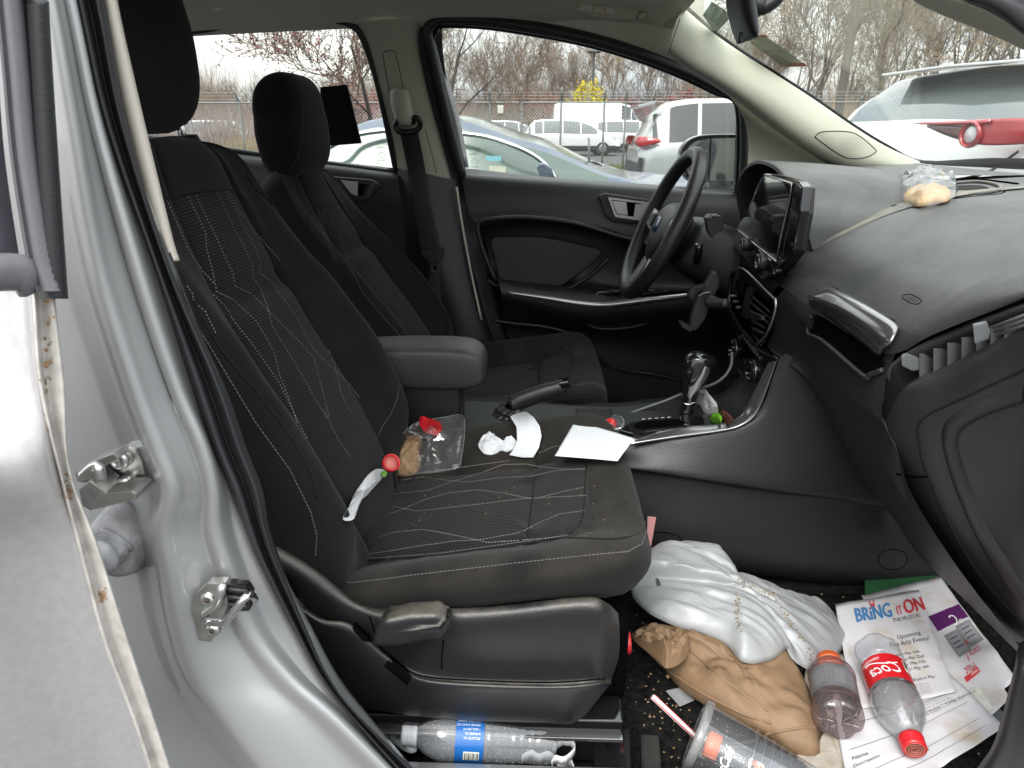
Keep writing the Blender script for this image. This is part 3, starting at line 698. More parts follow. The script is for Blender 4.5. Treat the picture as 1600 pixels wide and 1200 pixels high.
patch('lower_centre_pillar_trim',lo,'plastic',car,5,6)
tbp=bvh(bp)
seamline('seam',tbp,[(598,82),(612,79),(620,90),(634,160),(640,178)],'soft_black',bp,.0009)
seamline('seam',tbp,[(598,84),(606,130),(614,170)],'soft_black',bp,.0009)
seamline('seam',tbp,[(664,202),(672,230),(684,276)],'soft_black',bp,.0009)
# belt: adjuster, guide loop, webbing, tongue, stopper
bt=child('seat_belt',(-.4,.62,1.1))
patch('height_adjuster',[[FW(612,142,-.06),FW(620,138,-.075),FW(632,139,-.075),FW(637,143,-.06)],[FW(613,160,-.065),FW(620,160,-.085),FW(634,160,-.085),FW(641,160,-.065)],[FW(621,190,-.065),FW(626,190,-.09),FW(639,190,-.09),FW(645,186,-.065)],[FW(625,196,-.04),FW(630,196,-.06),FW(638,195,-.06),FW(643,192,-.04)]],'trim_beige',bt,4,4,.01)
tube('belt_guide',[FW(622,188,-.085),FW(618,196,-.085),FW(622,205,-.088),FW(634,207,-.09),FW(648,205,-.088),FW(656,198,-.085),FW(655,187,-.085),FW(648,184,-.085),FW(645,192,-.08)],.0075,'plastic',bt,10,5)
patch('webbing',[[FW(624,200,-.08),FW(637,202,-.085),FW(652,200,-.08)],[FW(636,260,-.07),FW(650,262,-.075),FW(664,262,-.07)],[PY(648,330,.63),PY(661,332,.628),PY(676,332,.63)],[PY(657,395,.63),PY(672,397,.628),PY(690,396,.63)]],'belt_web',bt,3,6,.0025)
patch('webbing',[[PY(668,400,.64),PY(678,401,.638),PY(688,400,.64)],[PY(672,470,.635),PY(681,470,.633),PY(690,470,.635)],[PY(690,560,.6),PY(700,560,.6),PY(708,560,.6)]],'belt_web',bt,3,6,.0025)
slab('tongue_cover',seq(lambda x,y:PY(x,y,.622),[(658,392),(690,390),(692,386),(695,386),(694,400),(688,405),(683,410),(672,410),(664,403),(658,401)]),(0,.01,0),'plastic',bt,.002)
tg=slab('tongue',seq(lambda x,y:PY(x,y,.626),[(673,408),(683,408),(686,425),(683,427),(676,427),(673,425)]),(0,.003,0),'chrome',bt,.001)
slab('slot',seq(lambda x,y:PY(x,y,.624),[(677,416),(682,416),(682,422),(677,422)]),(0,.0015,0),'void_black',tg,.0)
# window seals of the two far openings, glass, body strip between
def opening(name,l,o=.0,r=.011,m='rubber'):
    return tube(name,seq(lambda x,y:FW(x,y,o),l),r,m,car,10,6,flat=(1,1.6))
F0=[(722,272),(705,210),(688,140),(674,80),(668,52),(674,37),(690,29),(740,29),(800,36),(900,54),(980,76),(1060,106),(1120,134),(1150,150),(1161,168),(1163,230),(1160,300)]
opening('door_seal',F0,-.012,.0125)
opening('glass_channel',[(x+7 if x<690 else (x-8 if x>1140 else x),y+ (9 if y<150 else 0)) for x,y in F0],.01,.010,'gloss_black')
R0=[(620,268),(600,170),(584,105),(566,56),(550,38),(520,31),(430,33),(340,42),(255,54)]
opening('door_seal',R0,-.005,.010)
patch('seal_flange',[[FW(652,20,-.0),FW(664,20,.004),FW(690,24,.02)],[FW(650,70,-.0),FW(664,70,.004),FW(692,80,.02)],[FW(664,130,0),FW(676,130,.004),FW(700,140,.02)],[FW(684,210,0),FW(694,210,.004),FW(714,215,.02)],[FW(701,285,0),FW(712,285,.004),FW(730,285,.02)],[PY(722,365,.69),PY(735,365,.70),PY(750,365,.72)],[PY(738,440,.69),PY(750,440,.70),PY(765,440,.72)],[PY(762,530,.68),PY(772,530,.69),PY(790,530,.72)],[PY(790,620,.66),PY(800,620,.68),PY(820,620,.7)]],'rubber',car,3,4,.003)
patch('body_strip',[[FW(678,90,.0),FW(690,90,.03)],[FW(705,180,.0),FW(716,180,.03)],[FW(722,262,-.0),FW(732,262,.03)]],'paint_silver',car,2,4,.004)
tube('gap_line',[PY(713,292,.675),PY(722,350,.672),PY(737,430,.665),PY(752,500,.66)],.0035,'trim_beige',car,8,5)
patch('window_glass',[[FW(x,275 if x<700 else 275+(x-722)*.06,.035) for x in (712,850,1000,1175)],[FW(690,150,.035),FW(850,150,.035),FW(1000,150,.035),FW(1175,150,.035)],[FW(660,20,.035),FW(850,20,.035),FW(1000,20,.035),FW(1175,20,.035)]],'glass_side',car,4,4,.003)
patch('window_glass',[[FW(230,214,.035),FW(400,240,.035),FW(625,275,.035)],[FW(230,120,.035),FW(400,120,.035),FW(605,140,.035)],[FW(230,20,.035),FW(400,20,.035),FW(590,20,.035)]],'glass_side',car,4,4,.003)
# far A pillar
U_=[(1068,14),(1112,52),(1160,86),(1215,121),(1270,157),(1325,195),(1380,229),(1436,254)]
ys=[.44,.46,.48,.50,.525,.55,.585,.62]
M_=[(1056,34),(1085,66),(1125,100),(1180,137),(1235,175),(1290,212),(1340,243),(1400,262)]
L_=[(1045,78),(1080,104),(1115,126),(1160,156),(1205,190),(1260,228),(1310,256),(1362,276)]
ap=patch('windshield_pillar_trim',[[PY(x,y,q+.03) for (x,y),q in zip(U_,ys)],[PY(x,y,q) for (x,y),q in zip(U_,ys)],[PY(x,y,q-.035) for (x,y),q in zip(M_,ys)],[PY(x,y,q-.02) for (x,y),q in zip(L_,ys)],[PY(x-4,y+6,q+.05) for (x,y),q in zip(L_,ys)]],'trim_beige',car,5,6)
patch('corner_trim',[[PY(1100,118,.55),PY(1160,150,.57),PY(1230,205,.60),PY(1320,258,.63),PY(1365,275,.65)],[PY(1130,140,.56),PY(1172,185,.585),PY(1240,225,.62),PY(1320,270,.65),PY(1365,285,.66)],[PY(1168,180,.59),PY(1176,230,.62),PY(1240,250,.64),PY(1320,285,.66),PY(1365,295,.67)],[PY(1165,320,.64),PY(1178,320,.64),PY(1240,320,.65),PY(1320,320,.66),PY(1365,320,.67)]],'trim_beige',car,5,5)
tap=bvh(ap)
sp=[(1273,214),(1285,206),(1325,206),(1345,214),(1366,232),(1368,238),(1352,246),(1325,247),(1303,236)]
seamline('seam',tap,sp+[sp[0]],'soft_black',ap,.0012,0)
vs=[];fs=[]
for i in range(26):
    for j in range(13):
        px=1282+i*3.3+j*1.5;py=209+j*2.9+ (0)
        ok=0
        n=len(sp)
        for a in range(n):
            (x1,y1),(x2,y2)=sp[a],sp[(a+1)%n]
            if (y1>py)!=(y2>py) and px<(x2-x1)*(py-y1)/(y2-y1)+x1: ok^=1
        if not ok: continue
        h,nm=hit(tap,px,py)
        if h is None: continue
        if nm.dot(CAMP-h)<0: nm=-nm
        Mx=frame(nm); k=len(vs); dd=math.hypot(px-1330,(py-225)*1.3); s=.0013 if dd<17 else .0008
        for a in range(6): vs.append(h+nm*.0008+Mx@V(math.cos(a*1.047)*s,math.sin(a*1.047)*s,0))
        fs.append(tuple(range(k,k+6)))
mk('speaker_grille',vs,fs,'soft_black',ap,False)
seamline('seam',tap,[(1062,30),(1052,60),(1046,80)],'soft_black',ap,.0009,0)
# windshield, black band at its edge, stickers, mirror
WT=[V(.30,-.50,1.475),V(.36,-.25,1.52),V(.375,0,1.53),V(.36,.25,1.52),V(.27,.60,1.478)]
WB=[V(1.03,-.70,1.13),V(1.10,-.35,1.14),V(1.12,0,1.145),V(1.10,.35,1.14),V(1.03,.82,1.12)]
WM=[a.lerp(b,.5)+V(.03,0,.045) for a,b in zip(WT,WB)]
ws=patch('windshield',[WT,WM,WB],'glass_front',car,6,8,.004)
tws=bvh(ws)
# black band follows the pillar edge and the cowl
patch('glass_border',[[PY(x,y,q+.035) for (x,y),q in zip([(1068,14)]+U_,[.44]+ys)]+[V(1.08,.4,1.155),V(1.10,.1,1.16),V(1.09,-.2,1.16),V(1.05,-.5,1.155)],[PY(x+(10 if k<2 else 7),y-(1 if k<2 else 3),q+.045) for k,((x,y),q) in enumerate(zip([(1068,14)]+U_,[.44]+ys))]+[V(1.08,.4,1.178),V(1.10,.1,1.183),V(1.09,-.2,1.183),V(1.05,-.5,1.178)]],'soft_black',ws,4,2,.002)
pane('sticker_dark',(.22,.26,.22),.5,.35,(.10,.12,.10))
pane('sticker_pale',(.50,.52,.46),.5,.75,(.40,.41,.34))
def dpatch(name,l,m,par,tree,lift=-.002,n=8):
    """four photo corners laid on a surface"""
    a,b,c,d=l; vs=[];fs=[]
    for i in range(n+1):
        for j in range(n+1):
            u=i/n;v=j/n; x=(a[0]*(1-u)+b[0]*u)*(1-v)+(d[0]*(1-u)+c[0]*u)*v; y=(a[1]*(1-u)+b[1]*u)*(1-v)+(d[1]*(1-u)+c[1]*u)*v
            h,nm=hit(tree,x,y)
            if h is None: h=PX(x,y,.5)
            vs.append(h+(CAMP-h).normalized()*.006)
    for i in range(n):
        for j in range(n):
            k=i*(n+1)+j; fs.append((k,k+1,k+n+2,k+n+1))
    return mk(name,vs,fs,m,par)
dpatch('tint_band',[(1098,24),(1112,2),(1145,24),(1118,52)],'sticker_dark',ws,tws)
sk=dpatch('inspection_sticker',[(1160,58),(1196,56),(1262,103),(1222,103)],'sticker_pale',ws,tws)
mat('sticker_red',(.42,.13,.10),.6)
if sk:
    dpatch('red_bar',[(1161,57),(1197,54),(1201,58),(1167,61)],'sticker_red',sk,tws); dpatch('red_bar',[(1214,99),(1256,98),(1263,104),(1221,104)],'sticker_red',sk,tws)
rm=child('rear_view_mirror',(.36,0,1.42))
rr_=[]
mb=[]
for k,(x,y,w) in enumerate([(1147,-30,24),(1149,0,24),(1153,24,23),(1157,44,19),(1160,56,13),(1161,61,5)]):
    Yc=-.02; c=PY(x+12,y,Yc); h=w*.78/1110
    mb.append([c+V(-h*.9,-.0,0),c+V(-h*.55,-.035,0),c+V(h*.3,-.04,0),c+V(h*.95,-.015,0),c+V(h*.9,.06,0),c+V(0,.09,0),c+V(-h*.8,.06,0)])
patch('housing',mb,'plastic_grey' if 0 else 'plastic_glove',rm,3,4,cu=True,capv=True)
tube('dimmer_tab',[PY(1158,52,-.04),PY(1157,60,-.045),PY(1156,68,-.045)],.0035,'plastic',rm,8,3)
tube('mirror_arm',[PY(1182,10,-.0),PY(1192,12,.0),PY(1205,5,.0),PY(1215,-5,0),PY(1222,-20,0)],.012,'plastic',rm,12,5)
tube('mirror_ball',[PY(1176,8,0),PY(1190,12,0)],.017,'plastic',rm,12,3)
# sun visor with its warning label
vz=child('sun_visor',(.1,.4,1.5))
vo=[(868,-14),(876,8),(893,21),(925,31),(960,35),(984,36),(992,30),(1012,-14)]
sv=slab('visor_board',[FW(x,y,-.05)+V(0,-.05,0) for x,y in vo],(0,.006,.012),'trim_beige',vz,.004,3)
tube('visor_clip',[FW(996,26,-.10),FW(1010,22,-.09)],.008,'trim_beige',vz,8,3)
def vis(px,py): return FW(px,py,-.05)+V(0,-.0525,0)
lb=[]
mat('label_yellow',(.55,.47,.22),.6); mat('label_white',(.62,.62,.56),.6)
def vq(x0,y0,x1,y1,sk=.35,o=0): return [vis(x0,y0)-V(0,o,0),vis(x1,y0+(x1-x0)*.10)-V(0,o,0),vis(x1,y1+(x1-x0)*.10)-V(0,o,0),vis(x0,y1)-V(0,o,0)]
for k,(x0,y0,x1,y1,mm) in enumerate([(901,-12,956,21,'label_white'),(901,-10,906,18,'label_yellow'),(922,9,927,22,'label_yellow'),(940,11,944,24,'label_yellow')]+[(909,-4+i*5,921,-3+i*5,'grey_print') for i in range(4)]+[(929,-1+i*5,939,0+i*5,'grey_print') for i in range(4)]+[(945,0+i*4,955,1+i*4,'grey_print') for i in range(5)]+[(928+i*4,-8,930+i*4,-3,'grey_print') for i in range(9)]):
    lb.append(mk('w',vq(x0,y0,x1,y1,o=.0006*(1+(k>0))),[(0,1,2,3)],mm,None,False))
join('warning_label',lb,vz)
# grab handle / coat hook at the rear
gh=tube('coat_hook',[FW(324,-8,-.06),FW(326,6,-.07),FW(336,13,-.08),FW(349,12,-.08),FW(352,-4,-.06)],.008,'headliner',car,10,6)
# ---- far front door card
dr=child('front_door',(.2,.70,.6))
patch('door_shell',[[PY(x,y,.775) for x in (700,900,1240)] for y in (292,450,720)],'soft_black',dr,2,2,.004)
P7=lambda l,y: [PY(a,b,(y if not isinstance(y,(list,tuple)) else y[i])) for i,(a,b) in enumerate(l)]
rows=[P7([(720,262),(850,276),(1000,287),(1110,295),(1195,301)],.755),
 P7([(722,270),(850,279),(1000,290),(1110,298),(1195,305)],.725),P7([(722,276),(850,285),(1000,296),(1110,303),(1195,310)],.700),
 P7([(726,302),(850,305),(1000,316),(1110,325),(1195,330)],.682),P7([(732,330),(840,326),(950,336),(1060,360),(1195,370)],.676),
 P7([(738,342),(830,337),(930,347),(1040,378),(1195,395)],.668),P7([(748,352),(826,344),(925,355),(1030,386),(1195,405)],.668),
 P7([(756,366),(824,353),(918,364),(1020,396),(1195,420)],.700),P7([(764,400),(830,396),(915,408),(1010,428),(1195,440)],.712),
 P7([(772,428),(835,432),(915,440),(1010,450),(1195,455)],.700),P7([(778,438),(838,448),(915,455),(1010,462),(1195,462)],.650),
 P7([(782,450),(840,458),(915,468),(1010,468),(1195,460)],.628),P7([(785,465),(845,480),(920,494),(1010,490),(1195,480)],.628),
 P7([(788,480),(850,498),(925,512),(1010,512),(1195,505)],.660),P7([(792,520),(860,520),(930,530),(1010,540),(1195,560)],.700),
 P7([(800,560),(870,570),(940,590),(1020,610),(1195,640)],.69),P7([(805,640),(870,660),(940,680),(1020,700),(1195,720)],.67)]
mat('plastic_door',(.0105,.0109,.0114),.45,bump=(650,.45,.0006,'v'))
dc_=patch('door_card',rows,'plastic_door',dr,6,4)
tdr=bvh(dc_)
pk=[(768,374),(800,370),(850,371),(905,383),(938,392),(930,408),(905,428),(882,444),(860,450),(800,443),(780,436),(774,410)]
pn=[]
for x,y in crs([V(x,y,0) for x,y in pk],4,True) and [(p.x,p.y) for p in crs([V(x,y,0) for x,y in pk],4,True)]:
    pn.append(PY(x,y,.672))
o=slab('pocket_panel',pn,(0,.03,0),'plastic_door',dr,.006,3)
tube('pocket_lip',[PY(x,y,.664) for x,y in [(762,436),(775,446),(805,452),(860,458),(890,450),(925,428),(950,405)]],.006,'plastic_door',dr,8,5)
tube('panel_edge',[PY(x,y,.655) for x,y in [(775,440),(756,395),(747,352),(770,342),(828,340),(900,349),(960,367),(1030,386)]],.007,'plastic_door',dr,10,5)
patch('door_trim_strip',[P7([(790,455),(850,462),(905,470),(945,472),(1000,466),(1085,457)],.612),P7([(791,458),(850,469),(905,479),(945,482),(1000,476),(1085,464)],.612)],'satin',dr,6,2,.006)
slab('window_switch_panel',P7([(928,462),(935,456),(1000,452),(1068,454),(1078,459),(1000,465),(945,470)],.64),(0,.02,0),'gloss_black',dr,.002)
for x in (948,962,1010,1032): box('window_switch',PY(x+8,455,.635),(.018,.012,.008),'plastic_worn',dr,bev=.002)
tube('lower_pocket_edge',[PY(x,y,.655) for x,y in [(905,492),(925,510),(955,514),(1000,508),(1040,490)]],.006,'plastic_door',dr,8,5)
tube('card_lower_edge',[PY(x,y,.645) for x,y in [(768,500),(800,505),(860,512),(905,528),(925,545),(945,566),(975,578),(1020,585),(1070,595)]],.005,'plastic_door',dr,8,6)
bz=[(936,306),(945,302),(1012,312),(1022,320),(1018,335),(1005,348),(990,350),(958,346),(945,336)]
slab('handle_bezel',P7(bz,.664),(0,.02,0),'plastic_door',dr,.004)
rg=[(951,309),(1013,316),(1010,332),(1001,344),(962,338)]
rgi=[(957,313),(994,317),(990,340),(964,335)]
slab('handle_recess',P7([(978,315),(996,318),(993,340),(980,337)],.658),(0,.004,0),'void_black',dr,.001)
def ringq(name,o,i,y,m,par):
    n=40
    A=[p for p in crs([V(a,b,0) for a,b in o],10,True)];B=[p for p in crs([V(a,b,0) for a,b in i],10,True)]
    A=A if len(A)==len(B) else A
    def rs(P,n):
        d=[0]
        for k in range(len(P)): d.append(d[-1]+(P[(k+1)%len(P)]-P[k]).length)
        o=[];
        for q in range(n):
            t=d[-1]*q/n
            for k in range(len(P)):
                if d[k+1]>=t: o.append(P[k].lerp(P[(k+1)%len(P)],(t-d[k])/max(1e-6,d[k+1]-d[k]))); break
        return o
    A=rs(o_lin(o),n);B=rs(o_lin(i),n)
    G=[[PY(p.x,p.y,y+.004) for p in A],[PY(p.x,p.y,y) for p in A],[PY(p.x,p.y,y) for p in B],[PY(p.x,p.y,y+.006) for p in B]]
    vs,fs,uv=gmesh(G,True); return mk(name,vs,fs,m,par,False)
def o_lin(l): return [V(a,b,0) for a,b in l]
hd=ringq('handle_ring',[(950,308),(1014,316),(1011,333),(1002,345),(961,339)],[(955,312),(1003,318),(999,340),(963,335)],.656,'silver_plastic',dr)
slab('door_handle',P7([(956,314),(979,316),(981,337),(964,334)],.655),(0,.006,0),'silver_plastic',hd,.002)
slab('lock_plate',P7([(993,319),(1010,320),(1006,334),(999,341),(990,339)],.6565),(0,.004,0),'silver_plastic',hd,.001)
# ---- far rear door card
rd2=child('rear_door',(-.8,.7,.6)); tag(rd2,'closed far rear door behind the driver seat')
rows=[P7([(225,212),(400,236),(520,252),(622,263)],.755),P7([(225,215),(400,240),(520,256),(622,268)],.72),P7([(225,232),(400,252),(520,264),(622,278)],.685),P7([(225,260),(400,280),(520,300),(625,310)],.67),P7([(225,330),(400,350),(520,370),(635,380)],.68),P7([(225,500),(400,520),(520,540),(650,560)],.68)]
patch('door_card',rows,'plastic_door',rd2,5,4)
slab('handle_bezel',P7([(518,276),(580,281),(594,289),(578,312),(560,315),(540,308)],.655),(0,.02,0),'plastic_door',rd2,.003)
h2=ringq('handle_ring',[(529,280),(588,286),(576,311),(552,309)],[(536,284),(578,288),(570,307),(555,305)],.648,'satin_dark',rd2)
slab('door_handle',P7([(532,281),(559,284),(558,307),(548,302)],.647),(0,.006,0),'silver_plastic',h2,.002)
slab('handle_recess',P7([(561,286),(572,287),(566,305),(559,305)],.649),(0,.004,0),'void_black',h2,.001)
tube('belt_strip',P7([(225,213),(400,240),(520,256),(620,269)],.71),.006,'rubber',rd2,8,5)
# rear of the cabin and near rear quarter (mostly out of sight)
patch('rear_cabin_trim',[[V(-1.5,-.7,z),V(-1.55,0,z),V(-1.5,.74,z)] for z in (.3,.8,1.12)],'plastic',car,3,3,.01)
patch('tailgate_pillar',[[V(-1.5,.70,z),V(-1.42,.74,z)] for z in (1.1,1.3,1.47)],'headliner',car,2,3,.02)
bench=patch('rear_bench',[[V(-.80,y,.60),V(-.72,y,.64),V(-1.1,y,.62),V(-1.2,y,.64),V(-1.28,y,.9),V(-1.34,y,1.1),V(-1.42,y,1.08)] for y in (-.62,0,.62)],'fabric',car,4,3,.03)
# black cloth pouch hung at the far rear window
ph_=slab('window_pouch',[FW(x,y,-.03) for x,y in [(500,136),(541,132),(545,145),(564,224),(516,228),(500,215)]],(0,.012,0),'soft_black',None,.002)
tag(ph_,'black cloth pouch hanging against the far rear window behind the driver headrest','pouch')
# sliver of the near side windshield pillar, top right
na=child('windshield_pillar',(.5,-.6,1.35))
A1=[(1405,-30),(1428,0),(1470,22),(1530,46),(1600,78),(1700,135)]; A2=[(1440,-40),(1468,-4),(1510,14),(1560,36),(1605,62),(1700,118)]; A3=[(1470,-40),(1508,0),(1540,13),(1572,32),(1600,55),(1690,108)]
patch('pillar_trim',[P7([(x,y) for x,y in A1],-.52),P7([(x,y-1) for x,y in A1],-.54),P7(A2,-.59),P7(A3,-.60),P7(A3,-.57)],'trim_beige',na,4,5)
A4=[(1500,-60),(1530,-25),(1560,-6),(1590,8),(1620,25),(1700,70)]
A5=[(1560,-120),(1600,-70),(1640,-40),(1680,-10),(1720,10),(1780,40)]
patch('door_seal',[P7(A3,-.60),P7([(x+2,y-4) for x,y in A3],-.625),P7(A4,-.63),P7([(x+10,y-12) for x,y in A4],-.62),P7(A5,-.63)],'rubber',na,4,5)
# near roof rail above the frame, sill, kick panel: they shade the cabin
patch('roof_rail',[[V(x,-.60,1.50),V(x,-.66,1.47),V(x,-.67,1.42),V(x,-.62,1.40)] for x in (-1.5,-.6,-.0,.28)],'paint_silver',car,3,3)
kp=[[PY(1645,985,-.58),PY(1600,1003,-.62),PY(1592,1018,-.64),PY(1588,1042,-.65),PY(1576,1090,-.65),PY(1556,1160,-.65),PY(1530,1200,-.65),PY(1490,1250,-.65)],[PY(1700,1010,-.64),PY(1640,1020,-.665),PY(1620,1040,-.675),PY(1612,1060,-.68),PY(1602,1110,-.68),PY(1590,1160,-.68),PY(1570,1210,-.68),PY(1540,1270,-.68)],[PY(1850,1010,-.64),PY(1800,1020,-.67),PY(1800,1060,-.68),PY(1800,1090,-.68),PY(1800,1130,-.68),PY(1800,1170,-.68),PY(1800,1250,-.68),PY(1800,1300,-.68)]]
patch('kick_panel',kp,'plastic',car,4,5,.004)
box('sill',(.35,-.72,.36),(1.5,.10,.16),'paint_silver',car,bev=.02)
# ================================================================ FLOOR
fl=[]
for x,z in [(-1.2,.42),(-.5,.38),(-.1,.352),(.3,.345),(.6,.35),(.8,.37),(.95,.44),(1.08,.60),(1.12,.8)]:
    fl.append([V(x,y,z+(.05 if abs(y)<.06 and x>0 else 0)) for y in (-.69,-.4,-.16,.16,.4,.72)])
patch('carpet',fl,'carpet',car,3,4)
fm=[]
for x,z in [(.12,.362),(.3,.356),(.6,.361),(.76,.372),(.82,.39)]:
    fm.append([V(x,y,z) for y in (-.62,-.45,-.3,-.18)])
patch('floor_mat',fm,'carpet',car,3,3,.006)
# crumbs trodden into the mat
vs=[];fs=[];rc=random.Random(11)
for i in range(420):
    if rc.random()<.5: x,y=rc.gauss(.22,.09),rc.gauss(-.5,.11)
    else: x,y=rc.uniform(.1,.9),rc.uniform(-.66,-.16)
    z=.362 if x<.6 else .364+(x-.6)*.09; s=rc.uniform(.0008,.0028) if rc.random()<.93 else rc.uniform(.003,.006)
    k=len(vs); 
    for q in ((0,0,1),(1,0,0),(-.5,.8,0),(-.5,-.8,0)): vs.append(V(x,y,z)+V(q[0]*s*rc.uniform(.6,1.4),q[1]*s*rc.uniform(.6,1.4),q[2]*s))
    fs+=[(k,k+1,k+2),(k,k+2,k+3),(k,k+3,k+1)]
tag(mk('crumbs',vs,fs,'crumb',None,False),'pale food crumbs scattered over the black carpet','crumbs',kind='stuff')
# ================================================================ DASHBOARD
da=child('dashboard',(.8,0,.6))
# main shell: stations across the car (y), profile from the windshield down to the knee
PR=[(1.14,1.13),(1.03,1.15),(.94,1.148),(.85,1.14),(.77,1.13),(.70,1.115),(.64,1.096),(.58,1.068),(.54,1.045),(.51,1.018),(.49,.993),(.48,.972),(.474,.955)]
ED={-.74:PY(1760,412,-.74),-.66:PY(1640,452,-.66),-.60:PY(1565,480,-.60),-.52:PY(1455,524,-.52),-.48:PY(1410,549,-.48)}
rows=[]
for y,dx,dz,k in [(-.74,.14,.02,0),(-.66,.065,.015,0),(-.60,.035,.01,0),(-.52,.01,.003,0),(-.48,0,0,0),(-.44,0,0,0),(-.3,-.002,0,0),(-.16,-.004,.002,0),(-.07,-.004,.004,0),(-.01,0,.0,1),(.1,0,0,1),(.2,.01,0,1)]:
    r=[]
    for i,(x,z) in enumerate(PR):
        t=min(1,max(0,i-1)/8)
        if y<-.47:
            E=ED[y]; f=(i/12)**1.5; r.append(V(x+(E.x-.474)*f+dx*(1-f)*t*0,y,z+(E.z-.955)*f)); continue
        r.append(V(x+dx*t,y,z+dz*t-(0.006 if k and 3<i<9 else 0)))
    rows.append(r)
shell=patch('top_pad',rows,'plastic_dash',da,4,5)
rows=[[V(x,y,z+.003) for x,z in [(1.14,1.13),(1.03,1.15),(.94,1.15),(.85,1.15),(.75,1.14),(.66,1.12)]] for y in (.15,.3,.5,.72)]
patch('top_pad',rows,'plastic_dash',da,4,4)
tsd=bvh(shell)
patch('centre_pad',[[V(x,y,z+.0035-(0.0045 if y>.0 else 0)) for x,z in PR[2:11]] for y in (-.058,-.03,.02,.08)],'plastic_dash_dusty',da,4,5)
pn=[(1215,440),(1232,418),(1260,393),(1292,370),(1330,350),(1375,334),(1420,322),(1475,313),(1530,306),(1562,303),(1570,298),(1560,290),(1540,285)]
seamline('seam',tsd,pn,'void_black',da,.0016,-.0004)
# airbag badge
seamline('badge_edge',tsd,[(1412,461),(1424,460),(1439,469),(1434,475),(1422,473),(1410,465),(1412,461)],'soft_black',da,.0008,0)
for a,b in ((1416,1420),(1421,1425),(1426,1430)): seamline('badge_mark',tsd,[(a,464),(a+2,466),(b,469),(b+2,471)],'soft_black',da,.0005,0)
# centre tray with rim
tr_=child('dash_tray',(.74,-.02,1.13),da)
RIM=[(1340,323),(1365,313),(1410,303),(1450,292),(1490,287),(1530,285),(1560,291),(1572,297),(1560,303),(1520,307),(1470,313),(1420,321),(1380,329),(1355,331)]
def dz(px,py,l=0):
    h,nm=hit(tsd,px,py)
    return (h if h is not None else PZ(px,py,1.135))+V(0,0,l)
tube('tray_rim',[dz(x,y,.002) for x,y in [(1350,326),(1390,311),(1440,296),(1490,288),(1530,286),(1558,291),(1562,298),(1540,303),(1480,311),(1430,319),(1385,328)]],.004,'plastic_dash_dusty',tr_,8,6,True)
inn=[(1452,303),(1480,294),(1525,291),(1545,296),(1530,301),(1490,306)]
c=[dz(x,y,.0025) for x,y in crs([V(x,y,0) for x,y in inn],4,True) and [(p.x,p.y) for p in crs([V(x,y,0) for x,y in inn],4,True)]]
mk('tray_well',c+[sum(c,Vector())/len(c)],[(i,(i+1)%len(c),len(c)) for i in range(len(c))],'soft_black',tr_,False)
c=[dz(x,y,.002) for x,y in [(1345,320),(1368,314),(1420,326),(1392,331)]]
mk('speaker_plate',c,[(0,1,2,3)],'soft_black',tr_,False)
vs=[];fs=[]
for i in range(17):
    for j in range(8):
        u=(i+.5+(j%2)*.5)/17.5;v=(j+.5)/8; p=(c[0]*(1-u)+c[3]*u)*(1-v)+(c[1]*(1-u)+c[2]*u)*v+V(0,0,.0012); k=len(vs)
        for a in range(6): vs.append(p+V(math.cos(a*1.047)*.0016,math.sin(a*1.047)*.0016,0))
        fs.append(tuple(range(k,k+6)))
mk('speaker_grille',vs,fs,'plastic_grey',tr_,False)
# dusty strip between seam and screen
seamline('defrost_slot',tsd,[(1420,275),(1480,275),(1540,282),(1590,288)],'void_black',da,.003,0)
# instrument hood
ho=child('instrument_hood',(.55,.24,1.1),da)
arch=[(.47,.96),(.455,1.03),(.435,1.10),(.39,1.150),(.31,1.172),(.23,1.175),(.15,1.168),(.08,1.150),(.02,1.118),(-.03,1.085),(-.045,1.03)]
rows=[]
for x,zc,dy,xs in [(.585,-.010,-.012,0),(.50,-.008,-.006,0),(.492,-.002,-.002,0),(.496,.002,0,0),(.54,.0,0,0),(.64,-.006,.01,0),(.78,-.02,.02,0),(.95,-.045,.03,0)]:
    rows.append([V(x+ (max(0,1.10-z))*(.35 if x<.6 else 0), y*(1)+ (dy if y>.2 else -dy), z+zc-(0.012 if x>.58 and x<.59 else 0)) for i,(y,z) in enumerate(arch)])
hood=patch('hood_shell',rows,'plastic_dash',ho,5,4)
patch('cluster_face',[[V(.585,.45,.95),V(.585,.24,.94),V(.585,.0,.95)],[V(.605,.45,1.13),V(.605,.24,1.14),V(.605,.0,1.10)]],'soft_black',ho,2,2)
for y in (.34,.15):
    lathe('gauge_ring',[(.062,0),(.064,.6),(.060,1),(.056,.6),(.055,.2),(0,.2)],V(.60,y,1.05),V(.585,y,1.055),'satin_dark',ho,32)
# dash face behind the wheel, column shroud
patch('lower_dash',[[V(.50,y,1.0) for y in (.70,.5,.3,.1,-.05)],[V(.47,y,.96) for y in (.70,.5,.3,.12,-.02)],[V(.49,y,.86) for y in (.70,.5,.3,.14,.09)],[V(.56,y,.70) for y in (.70,.5,.3,.16,.12)],[V(.70,y,.58) for y in (.70,.5,.3,.18,.12)]],'plastic_door',da,4,4)
sc_=child('steering_column',(.4,.36,.95),da)
ax=Vector((-math.cos(R(24)),0,math.sin(R(24)))); wc=V(.297,.36,1.022)
rows=[]
for t,w,h in [(-.06,.07,.055),(-.075,.085,.068),(-.12,.09,.075),(-.20,.10,.085),(-.30,.11,.09)]:
    c=wc+ax*t+V(0,0,-.012); upv=Vector((ax.z,0,-ax.x)); row=[]
    for j in range(12):
        a=2*math.pi*j/12; ca,sa=math.cos(a),math.sin(a); e=.7
        row.append(c+V(0,1,0)*math.copysign(abs(ca)**e,ca)*w+upv*math.copysign(abs(sa)**e,sa)*h)
    rows.append(row)
